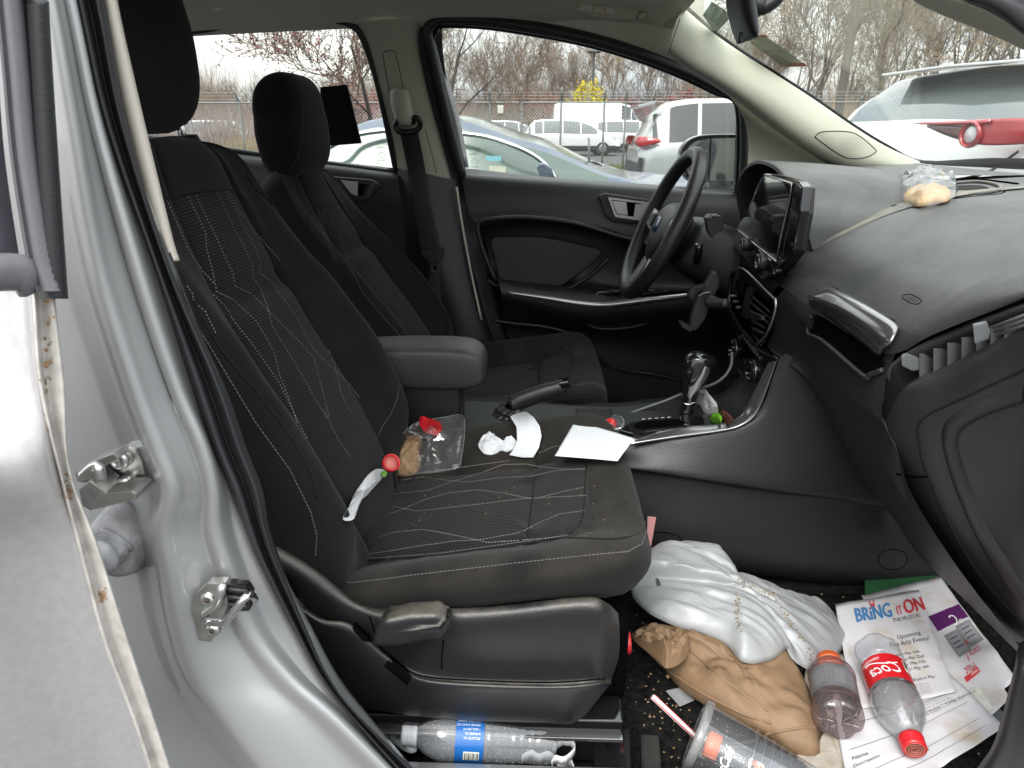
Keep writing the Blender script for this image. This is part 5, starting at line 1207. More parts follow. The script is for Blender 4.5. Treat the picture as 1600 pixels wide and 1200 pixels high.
def build_car(label,cat,L,Wd,roof,belt,gh,rw,paint,glass,pill,loc,rz=0,group=None,name='parked_car',wr=.33,ax=(.17,.81),clad=True,trim=None,simple=False):
    """roof: centre-line silhouette (x,z); belt: (x,z); gh=(rear base x,rear top x,front top x,front base x)"""
    root=empty(name,loc,rz,label,cat,group)
    hw=Wd/2; xs=sorted(set([L*k/64 for k in range(65)]+list(gh)+[p+d for p in pill for d in (-.03,.03)]))
    G=[]
    for x in xs:
        e=min(1,max(0,min(x,L-x))/.55); e=math.sqrt(max(0,1-(1-e)**2)); wl=hw*(.80+.20*e); zt=smooth(roof,x); zb=min(smooth(belt,x),zt)
        ing=gh[0]<x<gh[3]; f=max(0,min(1,(zt-zb)/.42)); zr=zt-.035*f
        wt=wl*(.93-(.93-rw)*f) if zt-zb>.02 else wl*.90
        und=.22+.10*(1-e)
        G.append([V(x-L/2,s,z) for s,z in ((wl*.86,und),(wl*.985,und+.05),(wl,.48),(wl*1.0,zb-.22),(wl*.985,zb-.06),(wl*.955,zb),(wt*1.0+.015*f,zb+(zr-zb)*.93),(wt*.94,zr+.012*f),(wt*.62,zt),(0,zt+.012))])
    parts={}
    def put(k,f): parts.setdefault(k,[]).append(f)
    for side in (1,-1):
        for i in range(len(xs)-1):
            x=(xs[i]+xs[i+1])/2
            for j in range(9):
                q=[G[i][j],G[i+1][j],G[i+1][j+1],G[i][j+1]]
                q=[V(p.x,p.y*side,p.z) for p in q]
                if side<0: q=q[::-1]
                key='body'
                if j==5 and gh[0]+.10<x<gh[3]-.16 and G[i][6].z-G[i][5].z>.05:
                    key='body' if any(abs(x-p)<.035 for p in pill) else 'side%d_%d'%(side,sum(x>p for p in pill))
                elif j>=7 and gh[0]+.04<x<gh[1]-.0: key='rear'
                elif j>=7 and gh[2]+.0<x<gh[3]-.04: key='front'
                elif j<=1 and clad: key='clad'
                put(key,q)
    for k,F in parts.items():
        vs=[];fs=[];idx={}
        for q in F:
            r=[]
            for p in q:
                t=(round(p.x,4),round(p.y,4),round(p.z,4))
                if t not in idx: idx[t]=len(vs); vs.append(p)
                r.append(idx[t])
            r2=[]
            for a in r:
                if a not in r2: r2.append(a)
            if len(r2)>2: fs.append(tuple(r2))
        nm,m={'body':('body',paint),'clad':('cladding','cladding'),'rear':('rear_window',glass),'front':('windshield',glass)}.get(k,('side_window',glass))
        o=mk(nm,vs,fs,m,None,True); o.parent=root
        if k=='body':
            # end caps
            pass
    for xe,i in ((0,0),(L,-1)):
        r=G[i]; vs=[V(p.x,p.y,p.z) for p in r]+[V(p.x,-p.y,p.z) for p in r[::-1]]
        o=mk('bumper',vs,[tuple(range(len(vs)))],paint,None,False); o.parent=root
    for a in ax:
        for s in (1,-1):
            c=V((a-.5)*L,s*(hw-.10),wr)
            w=lathe('wheel',[(wr*1.13,0),(wr*1.13,.05),(wr*1.02,.06),(wr*1.0,.2),(wr*1.0,.85),(wr*.95,1),(wr*.72,1.0),(wr*.70,.8),(0,.78)],c-V(0,s*.12,0),c+V(0,s*.115,0),'tyre',None,32); w.parent=root
            if not simple:
                vs=[];fs=[]
                for q in range(5):
                    t=q*1.2566; d=V(math.cos(t),0,math.sin(t)); n_=V(-math.sin(t),0,math.cos(t)); b=len(vs); y=V(0,s*.118,0)
                    vs+=[c+y+d*.02-n_*.03,c+y+d*.02+n_*.03,c+y+d*wr*.68+n_*.045,c+y+d*wr*.68-n_*.045]; fs.append((b,b+1,b+2,b+3))
                rm_=mk('rim',vs,fs,'rim_grey',None,False); rm_.modifiers.new('s','SOLIDIFY').thickness=.012; rm_.parent=w; rm_.matrix_parent_inverse=Matrix.Identity(4)
            else:
                rm_=lathe('rim',[(wr*.66,0),(wr*.5,.6),(0,1)],c+V(0,s*.10,0),c+V(0,s*.118,0),'rim_grey',None,14); rm_.parent=w
    return root,hw,G,xs
def add(root,o): o.parent=root; o.matrix_parent_inverse=Matrix.Identity(4); return o
# dark blue sedan right beside the far doors
SL=4.85
sed,_,_,_=build_car('slate blue sedan with chrome window line and stickered glass, close beyond the far doors','car',SL,1.84,
 [(0,.90),(.25,1.00),(1.2,1.05),(1.5,1.10),(1.95,1.30),(2.35,1.415),(2.75,1.415),(3.1,1.31),(3.55,1.14),(3.75,1.08),(4.2,1.05),(4.6,.95),(4.85,.62)],
 [(0,.85),(.8,.96),(1.4,1.03),(2.5,1.045),(3.4,1.0),(3.7,.99),(4.85,.6)],(1.42,2.15,2.66,3.66),.73,'car_blue','car_glass_green',(1.9,2.55),(-.72,2.98,GZ+.05),0,clad=False)
def sp_(px,py,y): return PY(px,py,y)-V(-.72,2.98,GZ+.05)
tube_pts=[(505,236),(530,222),(560,210),(615,203),(660,202),(715,208),(760,214),(800,227),(835,244),(858,264),(868,280)]
add(sed,tube('window_chrome',[sp_(x,y,2.12+max(0,(225-y))*.0045) for x,y in tube_pts],.011,'chrome',None,8,4))
m_=child('door_mirror',(.0,0,0),None) if 0 else None
add(sed,slab('door_mirror',[sp_(x,y,2.0) for x,y in [(838,262),(842,256),(850,255),(862,263),(866,274),(860,280),(846,280)]],(0,.08,0),'car_blue',None,.01,3))
add(sed,tube('antenna',[sp_(921,265,2.7),sp_(920,215,2.7)],.006,'plastic_grey',None,6,1))
add(sed,tube('wiper',[sp_(905,262,2.5),sp_(925,256,2.7),sp_(940,262,2.75)],.014,'soft_black',None,6,4))
mat('sticker_green',(.30,.50,.34),.7); mat('sticker_blue',(.18,.42,.48),.7); mat('etch',(.05,.08,.07),.8)
def stq(n,x0,y0,x1,y1,m,y=2.0): 
    return add(sed,mk(n,[sp_(x0,y0,y),sp_(x1,y0+1,y),sp_(x1,y1+1,y),sp_(x0,y1,y)],[(0,1,2,3)],m,None,False))
stq('parking_sticker',759,243,783,251,'sticker_blue'); stq('parking_sticker',764,259,790,270,'trim_beige')
# etched maker marks on our own two far windows and a blue sticker strip seen through them
def etch(x0,y0,par):
    f=lambda a,b: FW(x0+a,y0+b,.031)
    t=[('Ford' if 0 else 'AGC',7,-4,5,0),('TEMPERED',0,-10,3.2,0),('E6 43R',3,-30,4,0),('M 2 DOT',0,-35,3.4,0),('AS2 18',2,-39,3.4,0)]
    o=lettering('glass_marking',[(s,a,b,sz,0) for s,a,b,sz,_ in t],'etch',par,lambda a,b:f(a,-b))
    ri=[tube('q',[f(p[0],p[1]) for p in [(9,15),(15,20),(9,25),(3,20),(9,15)]],.0006,'etch',None,5,1),tube('q',[f(10+8*math.cos(a),2.4+3.8*math.sin(a)) for a in [k*.524 for k in range(13)]],.0006,'etch',None,5,1)]
    j=join('glass_marking_outline',ri,par)
etch(733,232,dr); etch(587,222,rd2)
# suvs
SUVR=[(0,.9),(.10,1.12),(.32,1.50),(.55,1.66),(.9,1.70),(1.9,1.715),(2.6,1.68),(3.1,1.50),(3.55,1.22),(3.8,1.12),(4.3,1.02),(4.5,.85),(4.6,.6)]
SUVB=[(0,.88),(.3,1.02),(1.2,1.06),(2.8,1.02),(3.5,1.02),(3.7,1.0),(4.6,.6)]
sil,hw,G,xs=build_car('pale silver SUV with red tail lamp, seen through the far window above the steering wheel','suv',4.6,1.86,SUVR,SUVB,(.14,.42,2.65,3.62),.74,'car_silver','car_glass',(.95,1.9,2.75),(3.93,11.6,GZ+.13),0)
def lamp(root,n,pts,d,m): return add(root,slab(n,[V(*p) for p in pts],d,m,None,.008,2))
for s in (-1,1):
    add(sil,patch('tail_lamp',[[V(-2.335,s*.50,1.11),V(-2.31,s*.78,1.12),V(-2.19,s*.905,1.12),V(-2.0,s*.945,1.09)],[V(-2.35,s*.50,1.06),V(-2.33,s*.80,1.04),V(-2.20,s*.93,1.05),V(-1.98,s*.96,1.06)],[V(-2.34,s*.50,1.03),V(-2.32,s*.80,.97),V(-2.19,s*.92,.98),V(-1.96,s*.955,1.04)]],'lamp_red',None,4,4,.004))
    0 and lamp(sil,'tail_lamp',[(-2.33,s*.60,1.12),(-2.33,s*.60,1.0),(-2.31,s*.80,.93),(-2.18,s*.90,.95),(-1.98,s*.94,1.02),(-1.95,s*.94,1.07),(-2.16,s*.89,1.14)],(-.03,s*.02,0),'lamp_red')
    lamp(sil,'exhaust_trim',[(-2.28,s*.75,.30),(-2.28,s*.5,.28),(-2.28,s*.5,.38),(-2.28,s*.8,.42)],(-.06,0,0),'chrome')
    add(sil,tube('door_handle',[V(-.35,s*.955,.92),V(-.28,s*.975,.93),V(-.12,s*.97,.93)],.014,'car_silver',None,8,3))
lamp(sil,'lower_bumper',[(-2.24,-.91,.80),(-2.24,.91,.80),(-2.30,.86,.25),(-2.30,-.86,.25)],(-.05,0,0),'cladding')
lamp(sil,'spoiler',[(-2.05,-.62,1.66),(-2.05,.62,1.66),(-2.32,.6,1.60),(-2.32,-.6,1.60)],(0,0,-.05),'car_silver')
wht,hw,G,xs=build_car('large white SUV seen from behind through the windshield, wide red tail lamps with round rings','suv',4.9,1.94,
 [(0,.95),(.06,1.20),(.10,1.40),(.30,1.60),(.50,1.735),(.9,1.80),(2.3,1.80),(3.0,1.72),(3.5,1.5),(3.9,1.25),(4.1,1.15),(4.6,1.05),(4.9,.6)],
 [(0,.98),(.1,1.40),(.5,1.44),(1.2,1.28),(3.8,1.10),(4.9,.6)],(.10,.52,3.05,3.95),.80,'car_white','car_glass_pale',(1.1,2.1,3.1),(4.58,3.70,GZ),R(12))
lamp(wht,'spoiler',[(-1.90,-.70,1.77),(-1.90,.70,1.77),(-2.20,.64,1.745),(-2.24,0,1.755),(-2.20,-.64,1.745)],(0,0,-.015),'car_white')
for s in (-1,):
    add(wht,patch('lamp_line',[[V(-2.506,s*.16,1.436),V(-2.518,s*.45,1.441),V(-2.502,s*.70,1.452)],[V(-2.516,s*.16,1.430),V(-2.528,s*.45,1.430),V(-2.512,s*.70,1.436)],[V(-2.506,s*.16,1.425),V(-2.516,s*.45,1.422),V(-2.500,s*.70,1.425)]],'lamp_red',None,5,3,.003))
    add(wht,patch('lamp_lower',[[V(-2.505,s*.26,1.424),V(-2.512,s*.42,1.423),V(-2.500,s*.60,1.424)],[V(-2.508,s*.26,1.412),V(-2.514,s*.42,1.37),V(-2.502,s*.60,1.33)]],'lamp_dark',None,5,3,.004))
    add(wht,patch('tail_lamp',[[V(-2.5,s*.58,1.445),V(-2.488,s*.72,1.452),V(-2.42,s*.87,1.455),V(-2.28,s*.96,1.45),V(-2.05,s*.985,1.44)],[V(-2.505,s*.58,1.39),V(-2.49,s*.72,1.385),V(-2.425,s*.875,1.385),V(-2.285,s*.965,1.39),V(-2.05,s*.99,1.41)],[V(-2.503,s*.60,1.33),V(-2.488,s*.72,1.325),V(-2.42,s*.86,1.335),V(-2.28,s*.96,1.36),V(-2.05,s*.985,1.395)]],'lamp_red',None,5,4,.004))
    0 and add(wht,patch('tail_lamp',[[V(-2.500,s*.20,1.432),V(-2.512,s*.45,1.438),V(-2.495,s*.70,1.45),V(-2.42,s*.87,1.455),V(-2.28,s*.96,1.45),V(-2.05,s*.985,1.44)],[V(-2.51,s*.20,1.428),V(-2.518,s*.45,1.415),V(-2.502,s*.70,1.385),V(-2.425,s*.875,1.39),V(-2.285,s*.97,1.39),V(-2.05,s*1.0,1.415)],[V(-2.510,s*.20,1.418),V(-2.52,s*.45,1.388),V(-2.505,s*.66,1.325),V(-2.42,s*.86,1.335),V(-2.28,s*.97,1.36),V(-2.05,s*.99,1.395)]],'lamp_red',None,5,4,.004))
    0 and lamp(wht,'tail_lamp',[(-2.49,s*.30,1.43),(-2.46,s*.70,1.44),(-2.30,s*.93,1.43),(-2.28,s*.93,1.35),(-2.44,s*.80,1.31),(-2.50,s*.52,1.33),(-2.50,s*.30,1.415)],(-.03,0,0),'lamp_red')
    0 and lamp(wht,'lamp_lower',[(-2.50,s*.34,1.385),(-2.50,s*.50,1.35),(-2.50,s*.48,1.32),(-2.50,s*.15,1.335),(-2.50,s*.15,1.36)],(-.012,0,0),'lamp_dark')
    add(wht,lathe('lamp_ring',[(.066,0),(.068,.5),(.060,1),(.052,.6),(.052,.2)],V(-2.50,s*.60,1.375),V(-2.535,s*.60,1.375),'lamp_red',None,28))
    add(wht,lathe('lamp_lens',[(.05,0),(.035,.8),(0,1)],V(-2.51,s*.60,1.375),V(-2.525,s*.60,1.375),'lamp_clear',None,20))
add(wht,tube('hatch_gap',[V(-2.46,-.86,1.30),V(-2.50,-.70,1.18),V(-2.53,-.3,1.12),V(-2.53,.3,1.12),V(-2.50,.7,1.18)],.007,'soft_black',None,6,4))
add(wht,slab('roof_fin',[V(-1.75,-.03,1.80),V(-1.45,-.03,1.80),V(-1.66,-.01,1.88),V(-1.74,-.01,1.88)],(0,.05,0),'car_white',None,.008,2))
0 and add(wht,tube('rear_wiper',[V(-2.44,-.05,1.42),V(-2.38,.10,1.47),V(-2.34,.30,1.52)],.008,'soft_black',None,6,3))
# our own far door mirror
mi_=child('door_mirror',(.55,.92,1.1))
rows=[]
mo=[(1062,240),(1068,226),(1080,216),(1100,211),(1150,210),(1185,212),(1190,250),(1188,298),(1150,297),(1100,290),(1072,280),(1064,262)]
def MP(l,y): return [PY(a,b,y) for a,b in l]
def mpt(px,py,k): # mirror plane tilted towards the driver
    p=PY(px,py,.95); return V(p.x,.93+(p.x-.5)*-.25+k,p.z)
def mrow(s,k): return [mpt(1122+(a-1122)*s,252+(b-252)*s,k) for a,b in mo]
patch('housing',[mrow(.93,-.004),mrow(1,-.012),mrow(1.02,.0),mrow(1.0,.04),mrow(.8,.10),mrow(.3,.12)],'gloss_black',mi_,4,4,cu=True,capv=True)
mat('mirror_glass',(.26,.29,.30),.03,1)
def mg(l): return [mpt(a,b,-.016) for a,b in l]
slab('mirror_glass',mg([(1107,216),(1150,215),(1184,217),(1184,292),(1150,292),(1104,286)]),(0,.003,0),'mirror_glass',mi_,.0005)
slab('mirror_glass',mg([(1068,240),(1074,228),(1084,220),(1104,216),(1101,285),(1076,278),(1069,262)]),(0,.003,0),'mirror_glass',mi_,.0005)
# ---- distant row of cars beyond the fence
vanr=[(0,1.2),(.06,2.55),(.3,2.70),(3.8,2.70),(4.5,2.55),(5.05,1.75),(5.2,1.43),(5.85,1.15),(6.0,.6)]
def at(px,dist): # a spot on the ground that far out
    d=ray(px,200); d.z=0; d.normalize(); p=CAMP+d*dist; return (p.x,p.y,GZ)
R_=random.Random(5)
suvA,_,_,_=build_car('white SUV in the distant row, the one in front of the white van','suv',4.8,1.9,[(x*1.04,z) for x,z in SUVR],[(x*1.04,z) for x,z in SUVB],(.14,.42,2.75,3.75),.74,'car_white','car_glass_pale',(.95,1.9,2.8),at(893,38),R(2),'cars parked beyond the chain link fence',simple=True)
for s in (-1,1): lamp(suvA,'tail_lamp',[(-2.40,s*.72,1.05),(-2.42,s*.72,.88),(-2.28,s*.95,.86),(-2.24,s*.95,1.0)],(-.03,0,0),'lamp_red')
add(suvA,slab('headlight',[V(2.22,-.80,.86),V(2.05,-.93,.92),V(1.85,-.97,.95),V(2.1,-.95,.80)],(.02,-.02,0),'lamp_clear',None,.004))
def copy_tree(o,parent=None):
    c=o.copy(); COL.objects.link(c)
    if parent is not None: c.parent=parent; c.matrix_parent_inverse=o.matrix_parent_inverse.copy()
    for ch in list(o.children): copy_tree(ch,c)
    return c
def more(src,px,dist,rz,label):
    c=copy_tree(src); c.location=at(px,dist); c.rotation_euler=(0,0,rz); c['label']=label; return c
more(suvA,985,43,R(2),'white SUV farthest right in the distant row, partly behind the silver SUV')
more(suvA,795,48,R(20),'white SUV at the left end of the distant row, seen above the blue sedan roof')
van,_,_,_=build_car('tall white cargo van behind the distant white cars','van',6.0,2.0,vanr,[(0,1.5),(3.9,1.45),(4.9,1.3),(5.3,1.2),(6,.6)],(3.9,3.95,4.5,5.15),.86,'car_white','car_glass',(4.6,),at(940,46),R(3),'cars parked beyond the chain link fence',wr=.36,simple=True)
hat=build_car('dark hatchback in the distant row between two white SUVs','car',4.3,1.8,[(x*.93,z*.9) for x,z in SUVR],[(x*.93,z*.92) for x,z in SUVB],(.14,.42,2.5,3.4),.74,'car_dark','car_glass',(.95,1.9,2.6),at(842,52),R(170),'cars parked beyond the chain link fence',simple=True)[0]
more(hat,770,56,R(10),'dark hatchback farthest left behind the distant white SUVs')
more(hat,1075,47,R(185),'dark hatchback behind the silver SUV roof in the distant row')
# blurred cars seen low through the far rear window
hx=more(suvA,345,46,R(-25),'white SUV low behind the brush, seen through the far rear window'); hx2=more(hat,300,50,R(-10),'dark hatchback low behind the brush at the far left of the rear window')
# ---- chain link fence
mat('galv',(.30,.31,.32),.5,.6)
m=bpy.data.materials.new('chain_link'); m.use_nodes=True; n=m.node_tree.nodes; l=m.node_tree.links; n.clear(); MATS['chain_link']=m
o_=n.new('ShaderNodeOutputMaterial'); t_=n.new('ShaderNodeBsdfTransparent'); d_=n.new('ShaderNodeBsdfPrincipled'); d_.inputs['Base Color'].default_value=(.30,.31,.32,1); d_.inputs['Metallic'].default_value=.5; d_.inputs['Roughness'].default_value=.5
x_=n.new('ShaderNodeMixShader'); uvn=n.new('ShaderNodeTexCoord'); fac=None
for a in (45,-45):
    mp=n.new('ShaderNodeMapping'); mp.inputs['Rotation'].default_value=(0,R(a),0); l.new(uvn.outputs['Object'],mp.inputs[0]); w=n.new('ShaderNodeTexWave'); w.inputs['Scale'].default_value=4.2; l.new(mp.outputs[0],w.inputs[0])
    g_=n.new('ShaderNodeMath'); g_.operation='GREATER_THAN'; g_.inputs[1].default_value=.974; l.new(w.outputs[0],g_.inputs[0])
    if fac is None: fac=g_.outputs[0]
    else:
        q=n.new('ShaderNodeMath'); q.operation='MAXIMUM'; l.new(fac,q.inputs[0]); l.new(g_.outputs[0],q.inputs[1]); fac=q.outputs[0]
l.new(fac,x_.inputs[0]); l.new(t_.outputs[0],x_.inputs[1]); l.new(d_.outputs[0],x_.inputs[2]); l.new(x_.outputs[0],o_.inputs[0])
FY=22.6
fe=empty('chain_link_fence',(0,FY,GZ),0,'tall chain link fence with barbed arms across the grass strip','fence')
def fadd(o): o.parent=fe; o.matrix_parent_inverse=parent_inv(fe); return o
vs=[V(-40,FY,GZ),V(50,FY,GZ),V(50,FY,GZ+2.1),V(-40,FY,GZ+2.1)]; fm_=mk('mesh_panel',vs,[(0,1,2,3)],'chain_link'); fm_.modifiers.new('s','SOLIDIFY').thickness=.004; fadd(fm_)
fadd(tube('top_rail',[V(-40,FY,GZ+2.1),V(50,FY,GZ+2.1)],.022,'galv',None,6,1))
for k in range(3): fadd(tube('barbed_wire',[V(-40,FY-.1-.08*k,GZ+2.2+.09*k),V(50,FY-.1-.08*k,GZ+2.2+.09*k)],.008,'galv',None,5,1))
for px in (300,378,455,532,609,690,766,815,876,943,976,1019,1100,1180,1260,1340,1420,1500,1580):
    x=on(px,200,1,FY).x
    fadd(tube('fence_post',[V(x,FY,GZ),V(x,FY,GZ+2.12),V(x,FY-.05,GZ+2.18),V(x,FY-.32,GZ+2.5)],.031,'galv',None,8,2))
p=at(924,60); lp=empty('light_pole',p,0,'thin grey light pole with a flat lamp head rising over the distant van','light pole')
add(lp,tube('pole',[V(0,0,0),V(0,0,6.6)],.09,'cladding',None,8,1)); add(lp,box('lamp_head',(0,0,6.7),(1.0,.5,.16),'cladding',None,bev=.04))
p=at(1306,36); up_=tube('utility_pole',[V(*p),V(p[0]+.15,p[1],GZ+12)],.19,'cladding',None,10,4); mat('pole_wood',(.10,.085,.07),.9,bump=(30,.6,.01)); up_.data.materials[0]=MATS['pole_wood']
tag(up_,'dark wooden utility pole standing among bare trees, seen through the windshield','utility pole')
sg=empty('notice_sign',(on(782,180,1,FY-.06).x,FY-.06,GZ+1.9),0,'small white notice sign fixed on the fence left of the white cars','sign'); add(sg,box('sign_plate',(0,0,0),(.18,.02,.24),'label_white',None,bev=.004))
# ---- trees
mat('bark',(.13,.11,.095),.95,bump=(25,.6,.02)); mat('bark_dark',(.08,.068,.06),.95); mat('twig_brown',(.17,.125,.095),.95); mat('twig_red',(.20,.085,.075),.95); mat('bud_red',(.25,.10,.095),.9); mat('bloom_yellow',(.50,.40,.02),.9)
mat('twig_tan',(.30,.22,.13),.95)
def tree_meshes(seed,H,mt,mc,spread=.55,buds=None,levels=5,minr=.012,lean=0):
    r=random.Random(seed); tv=[];tf=[];cv_=[];cf=[]
    def seg(V_,F_,a,b,ra,rb,n):
        d=(b-a).normalized(); x=d.orthogonal().normalized(); y=d.cross(x); k=len(V_)
        for p,q in ((a,ra),(b,rb)):
            for j in range(n): t=2*math.pi*j/n; V_.append(p+x*math.cos(t)*q+y*math.sin(t)*q)
        for j in range(n): F_.append((k+j,k+(j+1)%n,k+n+(j+1)%n,k+n+j))
    def grow(p,d,L_,ra,lv):
        V_,F_,n=(tv,tf,6) if lv<2 else (cv_,cf,3)
        q=p; rr2=ra; ns=4 if lv==0 else 3
        for i in range(ns):
            nd=(d+Vector((r.gauss(0,.12),r.gauss(0,.12),r.gauss(0.05,.06)))).normalized(); e=q+nd*L_/ns; re=max(minr*.6,rr2*.80)
            seg(V_,F_,q,e,rr2,re,n)
            if lv<levels and (i>0 or lv>0):
                for c in range(r.choice((1,2)) if lv<3 else 2):
                    ang=r.uniform(0,6.28); sd=nd.orthogonal().normalized(); sd=(Matrix.Rotation(ang,3,nd)@sd); bd=(nd*(1-spread*.6)+sd*spread+V(0,0,.12)).normalized()
                    grow(e,bd,L_*r.uniform(.52,.72),max(minr,re*.55),lv+1)
            if buds and lv>=levels-1:
                k=len(cv_); s=buds; 
                for a in range(3): cv_.append(e+V(r.gauss(0,s),r.gauss(0,s),r.gauss(0,s)))
                cf.append((k,k+1,k+2)); budf.append(len(cf)-1)
            q=e; rr2=re; d=nd
    budf=[]
    grow(Vector((0,0,-.1)),V(lean,0,1).normalized(),H*.52,H*.013,0)
    a=bpy.data.meshes.new('trunk'); a.from_pydata(tv,[],tf); b=bpy.data.meshes.new('crown'); b.from_pydata(cv_,[],cf)
    a.materials.append(MATS[mt]); b.materials.append(MATS[mc])
    if buds:
        b.materials.append(MATS['bud_red'])
        for i in budf: b.polygons[i].material_index=1
    return a,b
def tree(ms,loc,rz,s,label,group,name='bare_tree',cat='tree'):
    e=empty(name,loc,rz,label,cat,group); e.scale=(s,s,s*1.0)
    for nm,me in zip(('trunk','crown'),ms):
        o=bpy.data.objects.new(nm,me); COL.objects.link(o); o.parent=e
    return e
TM=[tree_meshes(i,12,'bark' if i%3 else 'bark_dark',['twig_brown','twig_brown','twig_tan','twig_brown'][i%4],.45+.06*(i%3),levels=4,minr=.019) for i in range(6)]
rt=random.Random(21)
def lvl(px,dist): return at(px,dist)
n_=0
for row,(d0,cnt,x0,x1,hs_) in enumerate([(66,22,250,1180,.72),(82,30,240,1190,.92),(46,11,1140,1720,.95),(60,18,1120,1740,1.15)]):
    for k in range(cnt):
        px=x0+(x1-x0)*(k+rt.uniform(.1,.9))/cnt; d=d0+rt.uniform(-5,6)
        if row<2 and px<620: s=hs_*rt.uniform(.42,.6)
        else: s=hs_*rt.uniform(.75,1.15)
        tree(TM[rt.randrange(6)],at(px,d),rt.uniform(0,6.28),s,['tall bare tree in the wood seen through the far door windows','tall bare tree in the wood seen through the windshield'][row>1],['bare trees of the wood behind the lots','bare trees of the wood ahead of the windshield'][row>1])
# nearer budding trees
TB=tree_meshes(50,9,'bark_dark','twig_brown',.62,buds=.035,levels=5,minr=.012)
tree(TB,at(590,21),.3,.78,'near tree with reddish buds filling the top right of the far rear window','',); tree(tree_meshes(53,9,'bark_dark','twig_brown',.7,levels=5,minr=.012),at(700,17),1.2,.62,'near bare tree whose branches reach over the left end of the far front window','')
TR=tree_meshes(61,3.4,'twig_red','bud_red',.75,buds=.06,levels=4,minr=.03)
for i,(px,d,s) in enumerate([(828,62,1.25),(835,60,1.1),(955,58,1.05),(968,60,.95),(1008,58,1.0),(1062,57,1.15),(560,48,1.0),(1085,56,.9)]):
    tree(TR,at(px,d),i*1.3,s,['rounded red budding tree left of the light pole','red budding shrub just left of the red tree crown','red shrub immediately right of the yellow bush','lower red shrub beside the one right of the yellow bush','red shrub above the right end of the white van','red shrub above the silver SUV tail','red shrub low in the far rear window','small red shrub above the silver SUV roof'][i],'red budding shrubs in front of the wood','red_shrub','shrub')
TY=tree_meshes(71,2.6,'twig_tan','bloom_yellow',.85,levels=4,minr=.05)
yb=empty('yellow_bush',at(917,55),0,'bright yellow flowering bush above the white van','bush'); yb.scale=(1.15,1.15,1.42)
for nm,me in zip(('stem','crown'),TY):
    o=bpy.data.objects.new(nm,me); COL.objects.link(o); o.parent=yb
vs=[];fs=[]
for i in range(1500):
    a=rt.uniform(0,6.28);b=rt.uniform(0,1); rr3=1.0+.25*math.sin(3*a)+rt.gauss(0,.12); p=V(math.cos(a)*rr3*1.5*math.sqrt(1-b*b*.8)*rt.uniform(.5,1),math.sin(a)*rr3*math.sqrt(1-b*b*.8),.5+2.7*b*rt.uniform(.8,1)); k=len(vs)
    for q in range(3): vs.append(p+V(rt.gauss(0,.07),rt.gauss(0,.07),rt.gauss(0,.07)))
    fs.append((k,k+1,k+2))
add(yb,mk('blossom',vs,fs,'bloom_yellow',None,False))
# brush: twigs nobody could count
def brush(name,px0,px1,d0,d1,h0,h1,cnt,w,m,label,seed):
    r=random.Random(seed); vs=[];fs=[]
    for i in range(cnt):
        px=r.uniform(px0,px1); p=Vector(at(px,r.uniform(d0,d1))); h=r.uniform(h0,h1)*(.65+.35*math.sin(px*.035+seed)*math.sin(px*.013)); 
        for q in range(3):
            e=p+V(r.gauss(0,h*.22),r.gauss(0,h*.22),h*r.uniform(.5,1)); s=V(w*r.uniform(.5,1),w*r.uniform(-.5,.5),0); mp_=p.lerp(e,.55)+V(r.gauss(0,h*.07),0,r.gauss(0,.05)); k=len(vs)
            vs+=[p-s,p+s,mp_+s*.7,mp_-s*.7,e]; fs+=[(k,k+1,k+2,k+3),(k+3,k+2,k+4)]
    return tag(mk(name,vs,fs,m,None,False),label,'brush',kind='stuff')
mat('brush_rust',(.20,.145,.10),1,var=(.15,.45)); mat('brush_tan',(.26,.195,.12),1,var=(.2,.5)); mat('brush_red',(.19,.135,.118),1,var=(.2,.4))
brush('undergrowth',260,1200,56,80,2.5,6.5,5200,.055,'brush_rust','rust brown undergrowth along the foot of the wood',1)
brush('undergrowth',250,1200,70,95,4,9,3800,.06,'brush_red','dull reddish twigs filling the wood between the trunks',2)
mat('brush_grey',(.24,.19,.165),1,var=(.2,.3))
brush('undergrowth',250,1200,88,104,6,12,7000,.026,'brush_grey','pale grey brown twigs of the far wood above the undergrowth',6)
brush('undergrowth',1080,1760,66,80,5,14,1700,.03,'brush_grey','pale grey twigs filling the wood ahead of the windshield',8)
brush('undergrowth',1080,1760,38,60,1.5,4.5,4200,.04,'brush_tan','tan undergrowth at the foot of the trees ahead of the windshield',3)
brush('weeds',230,640,24,40,.4,1.5,3600,.015,'brush_tan','dry tan weeds low in the far rear window',4)
brush('weeds',230,700,38,56,1.2,3.6,3000,.03,'brush_red','reddish brush behind the dry weeds in the far rear window',5)
vs=[];fs=[]
for i in range(9000):
    px=rt.uniform(600,1180); p=Vector(at(px,rt.uniform(21.2,27.5))); h=rt.uniform(.04,.16); k=len(vs); vs+=[p+V(-.02,0,0),p+V(.02,0,0),p+V(rt.gauss(0,.04),rt.gauss(0,.03),h)]; fs.append((k,k+1,k+2))
mat('grass_blade',(.14,.19,.035),1,var=(1,.4,(.25,.24,.10))); tag(mk('grass_tufts',vs,fs,'grass_blade',None,False),'short green and yellow grass along the fence','grass',kind='stuff')
